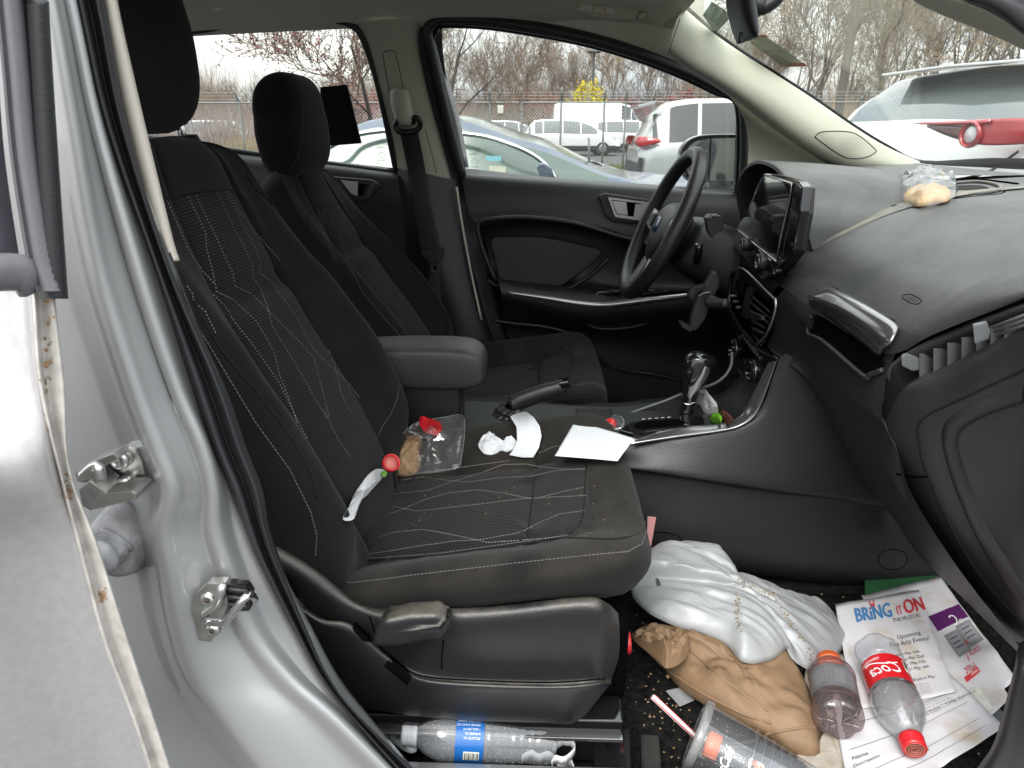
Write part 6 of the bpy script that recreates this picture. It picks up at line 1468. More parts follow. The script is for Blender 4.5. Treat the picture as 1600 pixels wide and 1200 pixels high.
# ================================================================ LITTER AND LOOSE THINGS
FZ=.366
mat('paper',(.56,.56,.57),.8,var=(14,.06)); mat('paper_stained',(.44,.37,.29),.85,bump=(60,.5,.001),bump2=(9,.5,.006),var=(13,0,(.58,.57,.59)))
for q in MATS['paper_stained'].node_tree.nodes:
    if q.type=='VALTORGB': q.color_ramp.elements[0].position=.30; q.color_ramp.elements[1].position=.47; mat('paper_tan',(.40,.33,.24),.9,bump=(70,.4,.001),var=(22,.35,(.50,.46,.40)))
mat('tissue',(.56,.58,.60),.9,bump=(160,.5,.001)); mat('ink',(.05,.05,.055),.8); mat('ink_blue',(.05,.20,.42),.7); mat('ink_red',(.55,.04,.05),.7); mat('ink_purple',(.09,.012,.10),.6); mat('ink_grey',(.30,.30,.32),.8)
mat('kraft',(.20,.125,.068),.7,bump=(30,.6,.004),bump2=(110,.3,.001),var=(9,.15)); m=bpy.data.materials.new('bag_film'); m.use_nodes=True; n=m.node_tree.nodes; l=m.node_tree.links; n.clear(); MATS['bag_film']=m
o_=n.new('ShaderNodeOutputMaterial'); df=n.new('ShaderNodeBsdfDiffuse'); df.inputs[0].default_value=(.58,.60,.61,1); tl=n.new('ShaderNodeBsdfTranslucent'); tl.inputs[0].default_value=(.75,.77,.78,1); tp_=n.new('ShaderNodeBsdfTransparent'); gl=n.new('ShaderNodeBsdfGlossy'); gl.inputs['Roughness'].default_value=.42
tcx=n.new('ShaderNodeTexCoord'); vr=n.new('ShaderNodeTexVoronoi'); vr.inputs['Scale'].default_value=26; mpx=n.new('ShaderNodeMapping'); mpx.inputs['Rotation'].default_value=(0,0,R(30)); mpx.inputs['Scale'].default_value=(.35,1.3,1); l.new(tcx.outputs['Object'],mpx.inputs[0]); l.new(mpx.outputs[0],vr.inputs[0])
bmx=n.new('ShaderNodeBump'); bmx.inputs['Strength'].default_value=.55; bmx.inputs['Distance'].default_value=.006; l.new(vr.outputs['Distance'],bmx.inputs['Height'])
for q in (df,tl,gl): l.new(bmx.outputs[0],q.inputs['Normal'])
a1=n.new('ShaderNodeMixShader'); a1.inputs[0].default_value=.42; l.new(df.outputs[0],a1.inputs[1]); l.new(tl.outputs[0],a1.inputs[2])
a2=n.new('ShaderNodeMixShader'); a2.inputs[0].default_value=.22; l.new(a1.outputs[0],a2.inputs[1]); l.new(tp_.outputs[0],a2.inputs[2])
a3=n.new('ShaderNodeMixShader'); a3.inputs[0].default_value=.07; l.new(a2.outputs[0],a3.inputs[1]); l.new(gl.outputs[0],a3.inputs[2]); l.new(a3.outputs[0],o_.inputs[0])
mat('bread',(.26,.165,.09),.9,bump=(110,1,.004),bump2=(40,.8,.004,'v'),var=(60,.35)); mat('bread_crumb_skin',(.42,.22,.07),.7,bump=(80,1,.003),var=(20,.3,(.55,.36,.16)))
mat('cap_red',(.50,.015,.02),.35,coat=.2); mat('label_red',(.52,.012,.018),.3,coat=.4); mat('cap_orange',(.72,.13,.03),.4); mat('cap_white',(.5,.52,.54),.4)
mat('label_blue',(.012,.11,.36),.3,coat=.3); mat('label_grey',(.12,.12,.125),.4,var=(60,.2)); mat('white_ink',(.78,.78,.78),.5); mat('straw_white',(.6,.58,.58),.35); mat('pink',(.50,.24,.24),.6)
mat('green_foil',(.16,.45,.03),.3,coat=.3); mat('green_sheet',(.02,.09,.035),.5); mat('card_grey',(.22,.23,.23),.7); mat('choc',(.11,.04,.02),.6)
mat('phone_black',(.03,.03,.033),.4)
def thing(o,label,cat,group=None): return tag(o,label,cat,group)
def sheet_fn(q,z,amp=.003,seed=0,surf=None):
    """q: photo corners TL,TR,BR,BL of a sheet lying at height z (or on a surface)"""
    def f(u,v,l=0):
        a,b,c,d=q; x=(a[0]*(1-u)+b[0]*u)*(1-v)+(d[0]*(1-u)+c[0]*u)*v; y=(a[1]*(1-u)+b[1]*u)*(1-v)+(d[1]*(1-u)+c[1]*u)*v
        if surf: p=surf(x,y)
        else: p=PZ(x,y,z)
        if not surf: p=p+V(0,0,max(0,p.x-.58)*.13)
        n_=noise.noise(Vector((p.x*14+seed*5,p.y*14,seed)))*amp+abs(noise.noise(Vector((p.x*30,p.y*30+seed,3))))*amp*.7
        return p+V(0,0,n_+l)
    return f
def paper_sheet(name,q,z,m,amp=.003,seed=0,surf=None,n=26,parent=None,clip=None,th=.0006):
    f=sheet_fn(q,z,amp,seed,surf); vs=[f(i/n,j/n) for j in range(n+1) for i in range(n+1)]; fs=[]
    for j in range(n):
        for i in range(n):
            if clip and not clip((i+.5)/n,(j+.5)/n): continue
            k=j*(n+1)+i; fs.append((k+n+1,k+n+2,k+1,k))
    o=mk(name,vs,fs,m,parent,True); s=o.modifiers.new('s','SOLIDIFY'); s.thickness=th; return o,f
def write(o,f,items,m,lift=.0015,name='printed_text',flip=False):
    g=(lambda x,y:f(1-x,1+y,lift)) if flip else (lambda x,y:f(x,-y,lift))
    return lettering(name,items,m,o,g)
def bar(o,f,u0,v0,u1,v1,m,name='printed_band',lift=.0012,n=8):
    vs=[f(u0+(u1-u0)*i/n,v0+(v1-v0)*j/n,lift) for j in range(n+1) for i in range(n+1)]; fs=[(j*(n+1)+i,j*(n+1)+i+1,(j+1)*(n+1)+i+1,(j+1)*(n+1)+i) for j in range(n) for i in range(n)]
    return mk(name,vs,fs,m,o,False)
# green sheet, mailer, flyer, form, stained sheets
o,f=paper_sheet('folder',[(1349,905),(1470,902),(1478,935),(1350,940)],.368,'green_sheet',.001,1); thing(o,'dark green folder edge under the papers at the far end of the footwell','folder')
o,f=paper_sheet('mailer',[(1345,936),(1463,921),(1592,1095),(1470,1190)],.371,'paper_stained',.004,2,clip=lambda u,v:not(u>.86 and v>.93)); thing(o,'stained advertising mailer with purple band and upside down red print','mailer')
bar(o,f,.60,.245,.985,.36,'ink_purple')
write(o,f,[('"C',.10,-.70,.11,0,1)],'white_ink',.002,flip=True)
write(o,f,[('Mac',.26,-.345,.085,0,.9),('care f',.12,-.425,.085,0,.9),('every',.18,-.505,.085,0,.9)],'ink_red',.0016,flip=True)
for u0,v0,u1,v1 in [(.80,.38,.97,.56),(.64,.40,.80,.58)]:
    bar(o,f,u0,v0,u1,v1,'card_grey'); bar(o,f,u0+.02,v0+.02,u1-.02,v1-.03,'ink_grey','printed_screen',.0018)
    for k in range(3): bar(o,f,u0+.03,v0+.04+k*.035,u1-.04,v0+.048+k*.035,'ink','printed_line',.0024,3)
bar(o,f,.50,.80,.66,.99,'label_white'); bar(o,f,.58,.70,.74,.735,'ink_red')
write(o,f,[('Natur',.28,-.292,.03,0,1)],'white_ink',.002,flip=True)
o,f=paper_sheet('stained_sheet',[(1262,1010),(1345,1030),(1395,1260),(1240,1240)],.369,'paper_tan',.004,3); thing(o,'tan stained paper under the sports bottle beside the brown bag','paper sheet')
for k in range(7): bar(o,f,.1,.45+.06*k,.9,.453+.06*k,'ink_grey','printed_line',.001,6)
o,f=paper_sheet('form_sheet',[(1300,1078),(1478,1062),(1566,1150),(1330,1275)],.375,'paper_stained',.005,4); thing(o,'creased white form lying nearest the doorway under the cola bottle cap','paper sheet')
write(o,f,[('Order from',.10,-.16,.035,0),('Name',.06,-.60,.05,0),('Description',.06,-.66,.04,0),('Qty',.50,-.42,.045,0),('Item Price   Total Subtotal',.60,-.42,.04,0),('Date',.46,-.70,.05,0),('Phone',.45,-.78,.05,0)],'ink',.0016)
for k in range(9): write(o,f,[(['The sale supports our spring','Please return the order form','by the end of the week','Thank you for your help'][k%4],.58,-.16-.035*k,.03,0)],'ink_grey',.0016)
for v in (.30,.50,.74,.86): bar(o,f,.06,v,.93,v+.004,'ink','printed_line',.0016,10)
o,f=paper_sheet('flyer',[(1305,945),(1432,936),(1490,1092),(1334,1108)],.381,'paper_stained',.003,5); thing(o,'white show flyer headed in blue and red letters, half under the cola bottle','flyer')
for k in range(4):
    write(o,f,[('BRiNG',.19+.004*k,-.205+.003*(k%2),.185,0,.80)],'ink_blue',.0015+.0001*k); write(o,f,[('ON',.755+.004*k,-.205+.003*(k%2),.185,0,.80)],'ink_red',.0015+.0001*k)
write(o,f,[('IT',.675,-.195,.11,0,.7)],'ink_red'); write(o,f,[('IT',.679,-.195,.11,0,.7)],'ink_red',.0017)
write(o,f,[('THE MUSICAL',.60,-.255,.052,.2,1)],'ink',.0017)
bar(o,f,.40,.055,.45,.10,'ink_red','printed_star'); bar(o,f,.395,.02,.41,.06,'ink_red','printed_star'); bar(o,f,.44,.025,.455,.06,'ink_red','printed_star')
write(o,f,[('Upcoming',.60,-.42,.062,0),('Fine Arts Events!',.50,-.485,.062,0),('Thursday May 16th',.46,-.58,.042,0),('Wednesday May 22nd',.44,-.63,.042,0),('Monday  May 27th',.50,-.68,.042,0),('Friday  31 May 16th',.50,-.73,.042,0),('6:30 pm in May',.60,-.83,.042,0)],'ink')
for k in range(5): write(o,f,[('Tickets at the school main office on sale',.46,-.87-.022*k,.02,0)],'ink_grey')
o,f=paper_sheet('label_scrap',[(1286,1110),(1340,1104),(1372,1160),(1318,1200)],.372,'paper_tan',.003,8); thing(o,'small yellowed paper scrap between brown bag and form','paper scrap')
c_=box('flip_lid',PZ(1553,1112,.385),(.024,.04,.006),'label_grey',None,rot=(R(6),0,R(10)),bev=.003); thing(c_,'small grey plastic tab at the right end of the papers','tab'); c_.data.materials[0]=MATS['plastic_grey']
o,f=paper_sheet('card_scrap',[(1040,1079),(1066,1074),(1086,1094),(1062,1104)],.368,'card_grey',.002,9); thing(o,'torn grey card scrap on the carpet between the straw and brown bag','card scrap')
o=slab('pink_card',[PY(x,y,-.19) for x,y in [(1012,808),(1025,809),(1018,850),(1010,880)]],(0,.003,0),'pink',None,0); thing(o,'sliver of pink card between seat cushion and console','card')
# plastic bag, brown bag
bo=[(986,925,.45),(1000,885,.50),(1020,857,.50),(1060,850,.50),(1102,857,.49),(1124,872,.47),(1132,900,.45),(1185,915,.42),(1250,944,.40),(1295,955,.39),(1318,985,.39),(1322,1008,.40),(1300,1030,.41),(1268,1047,.42),(1248,1035,.43),(1232,1012,.44),(1208,1030,.45),(1162,1036,.46),(1135,1008,.46),(1095,990,.46),(1050,978,.46),(1012,958,.46)]
pbg=pillow('plastic_bag',[PZ(x,y,z-.03) for x,y,z in bo],.055,'bag_film',amp=.015,fr=22,rings=44,sub=9,seed=2,flatk=.62,fold=((.85,-.5,0),.16)); thing(pbg,'crumpled white plastic carrier bag lying against the centre console','plastic bag')
tpb=bvh(pbg)
vs=[];fs=[];rb=random.Random(4)
for i in range(190):
    t=rb.random(); ln=rb.choice([[(1148,908),(1152,940),(1150,965),(1162,985)],[(1150,908),(1185,918),(1215,932)],[(1205,930),(1225,958),(1240,985),(1262,1010),(1272,1045)]])
    k=t*(len(ln)-1); i0=int(k); a=ln[i0];b=ln[min(i0+1,len(ln)-1)]; px=a[0]+(b[0]-a[0])*(k-i0)+rb.gauss(0,2.4);py=a[1]+(b[1]-a[1])*(k-i0)+rb.gauss(0,2.4)
    h,nm=hit(tpb,px,py)
    if h is None: continue
    if nm.dot(CAMP-h)<0: nm=-nm
    M=frame(nm); s=rb.uniform(.0007,.0022); q=len(vs)
    for a_ in range(5): vs.append(h+nm*.0012+M@V(math.cos(a_*1.257)*s*rb.uniform(.4,1.5),math.sin(a_*1.257)*s*rb.uniform(.4,1.5),0))
    fs.append(tuple(range(q,q+5)))
mat('crust_brown',(.20,.16,.10),.9); mk('dirt_streaks',vs,fs,'crust_brown',pbg,False)
ko=[(986,988,.40),(1008,984,.41),(1034,980,.42),(1062,990,.42),(1110,998,.41),(1170,1010,.40),(1228,1026,.39),(1252,1058,.38),(1272,1100,.38),(1290,1133,.385),(1284,1165,.38),(1279,1196,.375),(1238,1180,.38),(1200,1150,.39),(1150,1128,.40),(1100,1102,.40),(1062,1075,.39),(1040,1048,.385),(1012,1015,.385)]
kb=pillow('paper_bag',[PZ(x,y,z-.015) for x,y,z in ko],.046,'kraft',amp=.020,fr=15,rings=15,sub=3,seed=6,flatk=.45,jit=1.0,sharp=6); thing(kb,'crumpled brown paper bag on the floor below the white plastic bag','paper bag')
tkb=bvh(kb)
for l in ([(1060,1000),(1130,1060),(1200,1110)],[(1195,1148),(1235,1140),(1287,1133)],[(1040,1046),(1100,1085),(1160,1115),(1205,1130)]): seamline('fold',tkb,l,'kraft',kb,.0022,.0)
mouth=pillow('bag_mouth',[PZ(x,y,.425) for x,y in [(988,990),(1006,984),(1040,981),(1066,1000),(1078,1010),(1070,1030),(1056,1040),(1040,1045),(1020,1028),(1000,1006)]],.03,'kraft',kb,amp=.035,fr=24,rings=8,sub=3,seed=9,jit=.8,sharp=10)
# bottles -----------------------------------------------------------------
def petal(r,t,h): return r*(1-.16*max(0,math.cos(5*t))*max(0,1-h/.09)) if h<.09 else r
def bottle(name,A,B,rad,label,mats,cap_r,capm,prof=None,flute=0,roll=0,group=None,cat='bottle'):
    e=empty(name,A,0,label,cat); pm,lm=mats
    P=prof or [(.0,.02),(.35,.012),(.62,.0),(.9,.035),(1,.09),(1,.22),(.95,.26),(.95,.52),(1,.56),(1.0,.64),(.88,.73),(.60,.83),(.42,.885),(.40,.93)]
    fn=lambda r,t,h: petal(r,t,h)*(1+ (flute*math.sin(h*120) if .1<h<.5 else 0))
    Q=[(r*rad,h) for r,h in P]; Q=[ (p.x,p.y) for p in crs([V(a,b,0) for a,b in Q],5)]
    b=lathe('body',Q,A,B,pm,e,48,fn=fn)
    cp_=lathe('cap',[(cap_r*.98,.90),(cap_r*1.04,.905),(cap_r*1.04,.925),(cap_r,.93),(cap_r,.985),(cap_r*.93,1.0),(cap_r*.7,1.0),(cap_r*.68,.997),(0,.997)],A,B,capm,e,48,fn=lambda r,t,h:r*(1+(.02*math.sin(24*t) if .925<h<.99 else 0)))
    M=frame(B-A); Ln=(B-A).length
    def cyl(u,h,lift=.0006): # u angle in radians
        return A+M@V(math.cos(u)*(rad*.952+lift),math.sin(u)*(rad*.952+lift),h*Ln)
    return e,b,cp_,cyl
def band(e,cyl,h0,h1,m,name='label',n=48,u0=0,u1=6.2832,lift=.0007):
    vs=[];fs=[]; K=4
    for j in range(K+1):
        for i in range(n+1): vs.append(cyl(u0+(u1-u0)*i/n,h0+(h1-h0)*j/K,lift))
    for j in range(K):
        for i in range(n): k=j*(n+1)+i; fs.append((k,k+1,k+n+2,k+n+1))
    return mk(name,vs,fs,m,e)
def camang(A,B,h=.4):
    M=frame(B-A); d=M.transposed()@(CAMP-(A+(B-A)*h)); return math.atan2(d.y,d.x)
A=PZ(1366,1008,.412);B=PZ(1430,1172,.402)
e,b,cpp,cyl=bottle('cola_bottle',A,B,.0365,'empty cola bottle with red label and red cap on the papers',('pet_clear',None),.0172,'cap_red')
lb_=band(e,cyl,.27,.51,'label_red'); ca=camang(A,B,.4)
lathe('fogged_shoulder',[(r*.0362,h) for r,h in [(.955,.53),(1.0,.56),(1.0,.64),(.88,.73),(.60,.83),(.44,.88)]],A,B,'pet_fog',e,48)
def onb(cyl,ca,h0,rad,Ln,flip=-1): return lambda x,y: cyl(ca+flip*x/rad,h0+flip*-1*y/Ln if 0 else h0+y/Ln*flip,.0014)
Ln=(B-A).length
def wrapt(cyl,ca,h,rad,Ln,sgn):
    # x runs round the bottle, y along it; sgn=+1 letters' tops towards the base
    return lambda x,y: cyl(ca+sgn*x/rad,h-sgn*y/Ln,.0014)
lettering('printed_text',[('Coca',-.030,0,.030,.45,.80)],'white_ink',lb_,wrapt(cyl,ca,.46,.0365,Ln,1))
lettering('printed_text',[('Coca',-.0297,.0004,.030,.45,.80),('ORIGINAL',-.018,-.0,.0055,0,1)] if 0 else [('Coca',-.0296,.0005,.030,.45,.80)],'white_ink',lb_,wrapt(cyl,ca,.46,.0365,Ln,1))
lettering('printed_text',[('ORIGINAL',.0,.0,.0075,0,1.1),('Refreshing taste',-.005,.012,.005,0,1)],'white_ink',lb_,wrapt(cyl,ca,.325,.0365,Ln,1))
tube('script_swash',[cyl(ca+.0/.0365+t*.055/.0365-.7,.355+.02*math.sin(t*5),.0014) for t in [k/8 for k in range(9)]],.0008,'white_ink',lb_,6,3)
for k in range(3): lathe('cap_ring',[(.0135-k*.004,0),(.0137-k*.004,1),(.0125-k*.004,1),(.0123-k*.004,0)],B-(B-A).normalized()*.0002,B+(B-A).normalized()*.0006,'sticker_red',cpp,32)
band(e,cyl,.30,.42,'label_white','proof_panel',8,ca-1.25,ca-1.0,.0012); band(e,cyl,.31,.38,'green_sheet','proof_panel',8,ca-1.2,ca-1.04,.0016)
A=PZ(1311,1128,.408);B=PZ(1295,1030,.405)
e,b,cpp,cyl=bottle('sports_bottle',A,B,.0365,'empty smoky bottle with dark grey label, base toward the doorway',('pet_smoke',None),.02,'cap_orange',prof=[(0,.05),(.3,.03),(.55,.0),(.85,.0),(1,.05),(1,.14),(.97,.16),(1,.18),(.97,.22),(.96,.25),(.96,.62),(1,.66),(.96,.74),(.72,.84),(.5,.89),(.5,.93)])
lb_=band(e,cyl,.26,.62,'label_grey'); ca=camang(A,B,.4); Ln=(B-A).length
for k in range(8):
    a=k*.785; M=frame(B-A); tube('base_rib',[A+M@V(math.cos(a)*r,math.sin(a)*r,z) for r,z in ((.006,-.002),(.018,.0),(.028,-.002),(.034,.008))],.0008,'pet_clear',e,6,3)
for k in range(9): lettering('printed_text',[('NUTRITION FACTS CALORIES SODIUM',-.034,0,.0042,0,1)],'ink_grey',lb_,wrapt(cyl,ca,.34+.026*k,.0365,Ln,1))
# drink cup with a second bottle inside
L0=PZ(1090,1148,.43); Bm=PZ(1300,1262,.39); ax_=(Bm-L0).normalized(); Bm=L0+ax_*.155
cu=empty('plastic_cup',L0,0,'clear plastic drink cup on its side with lid, white script and a bottle inside','cup')
lathe('cup_wall',[(.0465,.0),(.046,.03),(.044,.3),(.040,.7),(.037,1.0),(.0,1.0)],L0,Bm,'cup_clear',cu,56)
lid=lathe('lid',[(.0,-.02),(.036,-.02),(.0385,-.03),(.040,.0),(.0445,.0),(.0455,-.035),(.050,-.03),(.051,.0),(.0505,.045),(.0475,.05)],L0,Bm,'pet_fog',cu,56)
for k in range(5): lathe('cup_rib',[(.0450-.0016*k,.0),(.0462-.0016*k,.5),(.0450-.0016*k,1)],L0+ax_*(.07+.012*k),L0+ax_*(.073+.012*k),'pet_clear',cu,40)
M=frame(Bm-L0); d=M.transposed()@(CAMP-(L0+ax_*.05)); ca=math.atan2(d.y,d.x)
def cw(x,y): # letters run along the cup's length turned sideways
    h=.045-y; r=.0478-.06*max(0,h-.0)*.9; return L0+M@V(math.cos(ca+.55-x/.045)*r,math.sin(ca+.55-x/.045)*r,h)
def cw2(x,y): h=.040+y*1.0; r=.0458-.0615*h*.95+.0012; a=ca+.1+x/.044; return L0+M@V(math.cos(a)*r,math.sin(a)*r,h)
def cw3(x,y): h=.048-y; r=.0465-.062*h*.95+.0012; a=ca+.95-x/.044; return L0+M@V(math.cos(a)*r,math.sin(a)*r,h)
lettering('printed_text',[('McCafé',-.0,0,.0185,.35,.82)],'white_ink',cu,cw3); lettering('printed_text',[('McCafé',.0004,.0004,.0185,.35,.82)],'white_ink',cu,cw3)
I0=L0+ax_*.012+V(0,0,-.006); I1=Bm-ax_*.01
ib=empty('sports_bottle',I0,0,'orange capped bottle with grey label lying inside the clear drink cup','bottle')
lathe('cap',[(.0,.0),(.017,0),(.0185,.02),(.0185,.14),(.0165,.15)],I0,I1,'cap_orange',ib,36,fn=lambda r,t,h:r*(1+(.02*math.sin(20*t) if .01<h<.14 else 0)))
lathe('body',[(.013,.15),(.014,.22),(.024,.34),(.033,.44),(.034,.5),(.034,1.0),(0,1)],I0,I1,'pet_clear',ib,36)
lathe('label',[(.0345,.48),(.0345,.98)],I0,I1,'label_grey_light' if 0 else 'plastic_grey',ib,36)
M2=frame(I1-I0)
def iw(x,y): h=(I1-I0).length*.60-y; a=ca+.25-x/.035; return I0+M2@V(math.cos(a)*.0358,math.sin(a)*.0358,h)
lettering('emblem',[('G',-.004,0,.030,.1,1)],'white_ink',ib,iw); lettering('emblem',[('G',-.0035,.0006,.030,.1,1)],'white_ink',ib,iw)
def iw2(x,y): return iw(x,y)+(CAMP-iw(x,y)).normalized()*.0008
bp_=[(.012,.019),(.018,.012),(.0125,.011),(.015,.001),(.006,.012),(.011,.0125)]
mk('emblem_bolt',[iw2(x,y) for x,y in bp_],[(0,1,2,5),(5,2,3,4)],'cap_orange',ib,False)
st0=PZ(1020,1089,.50); st1=L0-ax_*.004+V(0,0,-.005); st2=st1+(st1-st0).normalized()*.06
sw_=empty('drinking_straw',st0,0,'white straw with red stripes sticking out of the cup lid','straw')
tube('straw_tube',[st0,st1,st2],.0037,'straw_white',sw_,14,1)
for k in (0,1,2):
    a=1.2+k*2.1; Mx=frame(st1-st0); of=Mx@V(math.cos(a)*.0036,math.sin(a)*.0036,0); tube('red_stripe',[st0+of,st2+of],.0009,'cap_red',sw_,6,1)
# water bottle between seat rail and sill
A=PZ(868,1158,.405);B=PZ(628,1146,.425)
wb,b,cpp,cyl=bottle('water_bottle',A,B,.0345,'clear ridged water bottle with blue label and white cap under the seat edge',('pet_frost',None),.0165,'cap_white',flute=.022,prof=[(.0,.03),(.35,.02),(.62,.0),(.85,.02),(.93,.07),(.93,.12),(.9,.2),(.93,.26),(.95,.32),(.97,.42),(1,.46),(1,.47),(1,.66),(1,.72),(.94,.78),(.72,.85),(.45,.90),(.42,.93)])
def cyl2(u,h,lift=.0006): M=frame(B-A); return A+M@V(math.cos(u)*(.0347+lift),math.sin(u)*(.0347+lift),h*(B-A).length)
lb_=band(wb,cyl2,.475,.655,'label_blue'); ca=camang(A,B,.5); Ln=(B-A).length
def ww(x,y): return cyl2(ca+x/.0345+.0,.56+y/Ln,.0016)
def wt(x,y): return cyl2(ca-y/.0345*1,.64-x/Ln if 0 else .645-x/Ln,.0016)
for k in range(5): lettering('printed_text',[(['NATURAL SPRING','WATER 16.9 FL OZ','1 PINT 500 mL','PURIFIED BY','BOTTLED AT'][k],0,0,.0042,0,.95)],'white_ink',lb_,lambda x,y,k=k: cyl2(ca+.55-k*.16+0-y/.0345*-1*0+y/.0345,.50+x/Ln,.0016))
band(lb_,cyl2,.50,.60,'label_white','barcode_panel',10,ca-.95,ca-.55,.0014)
for k in range(10): band(lb_,cyl2,.505+.009*k,.508+.009*k+(.003 if k%3==0 else 0),'ink','barcode_line',4,ca-.93,ca-.6,.0019)
vs=[];fs=[]
for i in range(420): # condensation beads inside the clear part
    h=rb.uniform(.05,.86);u=rb.uniform(0,6.28)
    if .46<h<.67: continue
    rr4=.0325 if h<.75 else .0325*(1-(h-.75)*4.2); M=frame(B-A); c=A+M@V(math.cos(u)*rr4*.94,math.sin(u)*rr4*.94,h*Ln); s=rb.uniform(.0005,.0011); k=len(vs)
    for q in ((s,0,0),(-s,0,0),(0,s,0),(0,-s,0),(0,0,s),(0,0,-s)): vs.append(c+V(*q))
    fs+=[(k,k+2,k+4),(k+2,k+1,k+4),(k+1,k+3,k+4),(k+3,k,k+4),(k+2,k,k+5),(k+1,k+2,k+5),(k+3,k+1,k+5),(k,k+3,k+5)]
tag(mk('water_beads',vs,fs,'lamp_clear',wb),kind='stuff')
# curled paper ribbons by the water bottle
def ribbon(pts,w,m='paper',name='paper_strip'):
    P=crs(pts,8); vs=[];fs=[]
    for i,p in enumerate(P): vs+=[p+V(0,0,-w/2)+V(0,.2*w*math.sin(i),0)*.2,p+V(0,.25*w,w/2)]
    for i in range(len(P)-1): fs.append((2*i,2*i+1,2*i+3,2*i+2))
    o=mk(name,vs,fs,m); o.modifiers.new('s','SOLIDIFY').thickness=.0004; return o
o=ribbon([PZ(x,y,.405) for x,y in [(865,1168),(880,1160),(893,1162),(899,1172),(890,1184),(880,1190),(868,1188),(862,1196)]],.012); thing(o,'white paper ribbon curled at the base of the water bottle','paper strip')
o=ribbon([PZ(x,y,.39) for x,y in [(815,1188),(830,1180),(842,1186),(856,1182),(868,1190),(874,1200),(890,1192),(897,1205)]],.014); thing(o,'looped white paper strip below the base of the water bottle','paper strip')
o,f=paper_sheet('paper_tag',[(583,1134),(611,1143),(610,1150),(590,1140)],.42,'paper',.002,11); thing(o,'white paper tag tucked beside the seal left of the water bottle cap','paper tag')
o=pillow('paper_scrap',[PZ(x,y,.40) for x,y in [(604,1150),(622,1148),(640,1122),(648,1128),(645,1160),(652,1172),(640,1176),(620,1165)]],.02,'tissue',amp=.012,fr=30,rings=8,sub=4,seed=12); thing(o,'crumpled white paper around the water bottle cap','paper scrap')
o=lathe('loose_cap',[(.0,0),(.015,0),(.0165,.1),(.0165,.9),(.0155,1),(0,1)],PY(985,1004,-.50),PY(968,1004,-.50)+V(-.004,.0,0),'cap_red',None,40,fn=lambda r,t,h:r*(1+.03*math.sin(30*t))); thing(o,'red bottle cap peeking out from under the front of the seat','bottle cap')
sp2=slab('floor_plate',[PZ(x,y,.385) for x,y in [(1000,1146),(1030,1148),(1036,1225),(1003,1225)]],(0,0,-.02),'plastic',car,.004,2)
slab('seat_track',[PZ(x,y,.40) for x,y in [(930,1138),(985,1138),(990,1260),(925,1260)]],(0,0,-.03),'gloss_black',car,.003,2)
# ---- on the cushion
def CS(px,py,l=0):
    h,nm=hit(tcn,px,py)
    if h is None: h=PZ(px,py,.70)
    return h+V(0,0,l)
o,f=paper_sheet('folded_sheet',[(899,657),(991,685),(965,720),(867,712)],0,'tissue',.001,14,surf=lambda x,y:PZ(x,y,.716+.006*(x-867)/120)); thing(o,'flat white paper sheet at the front of the passenger cushion','paper sheet')
so=[(797,660),(806,654),(822,650),(834,662),(843,678),(846,694),(842,710),(833,722),(815,722),(796,719),(803,710),(808,700),(807,680)]
sc3=[CS(x,y,.009+.008*math.sin((y-650)/72*3.1)) for x,y in so]; cc=sum(sc3,Vector())/len(sc3)+V(0,0,.007)
o=mk('paper_strip',sc3+[cc],[(i,(i+1)%len(sc3),len(sc3)) for i in range(len(sc3))],'tissue'); o.modifiers.new('s','SOLIDIFY').thickness=.0007; thing(o,'curved white napkin strip standing in the middle of the passenger cushion','napkin')
o=pillow('crumpled_napkin',[CS(x,y,.003) for x,y in [(748,694),(758,681),(768,679),(778,688),(790,693),(806,691),(808,700),(795,707),(784,705),(772,711),(757,711),(749,703)]],.010,'tissue',amp=.020,fr=38,rings=7,sub=3,seed=20,jit=.9,sharp=8); thing(o,'small crumpled white napkin left of the curved strip on the cushion','napkin')
zb=[(596,744),(604,722),(618,700),(632,680),(652,664),(690,657),(722,653),(726,680),(722,712),(717,734),(690,740),(650,744)]
o=pillow('zip_bag',[CS(x,y,.003) for x,y in zb],.016,'film_clear',amp=.012,fr=26,rings=16,sub=4,seed=22,under=False,jit=.7,sharp=18); thing(o,'clear zip bag with bread and a red wrapper on the passenger cushion','plastic bag')
tube('bag_edge',[CS(x,y,.006) for x,y in zb],.0007,'pet_fog',o,5,4,True)
br1=pillow('bread_roll',[CS(x,y,.002) for x,y in [(614,736),(617,716),(626,698),(640,688),(655,686),(660,692),(656,710),(658,728),(650,742),(632,746),(618,744)]],.024,'bread',amp=.010,fr=46,rings=14,sub=4,seed=24,vor=.4); thing(br1,'half eaten light brown bread roll inside the zip bag','bread')
o=pillow('red_wrapper',[CS(x,y,.008) for x,y in [(655,662),(668,661),(690,672),(686,684),(672,682),(660,676)]],.012,'cap_red',amp=.010,fr=50,rings=6,sub=2,seed=25,jit=.8,sharp=10); thing(o,'crumpled red wrapper inside the zip bag above the bread','wrapper')
h0=PZ(602,730,.705)+V(.02,-.045,.03); rc_=frame(V(.5,-.55,.66))
o=lathe('loose_cap',[(.0,0),(.0135,0),(.0142,.1),(.0142,1),(.0122,1),(.0118,.3),(0,.3)],h0-V(.5,-.55,.66).normalized()*.004,h0+V(.5,-.55,.66).normalized()*.006,'cap_red',None,36,fn=lambda r,t,h:r); thing(o,'red bottle cap lying open side up left of the bread roll','bottle cap')
lathe('liner',[(.0112,0),(.0112,1),(0,1)],h0+V(.5,-.55,.66).normalized()*.0005,h0+V(.5,-.55,.66).normalized()*.0015,'sticker_red',o,28)
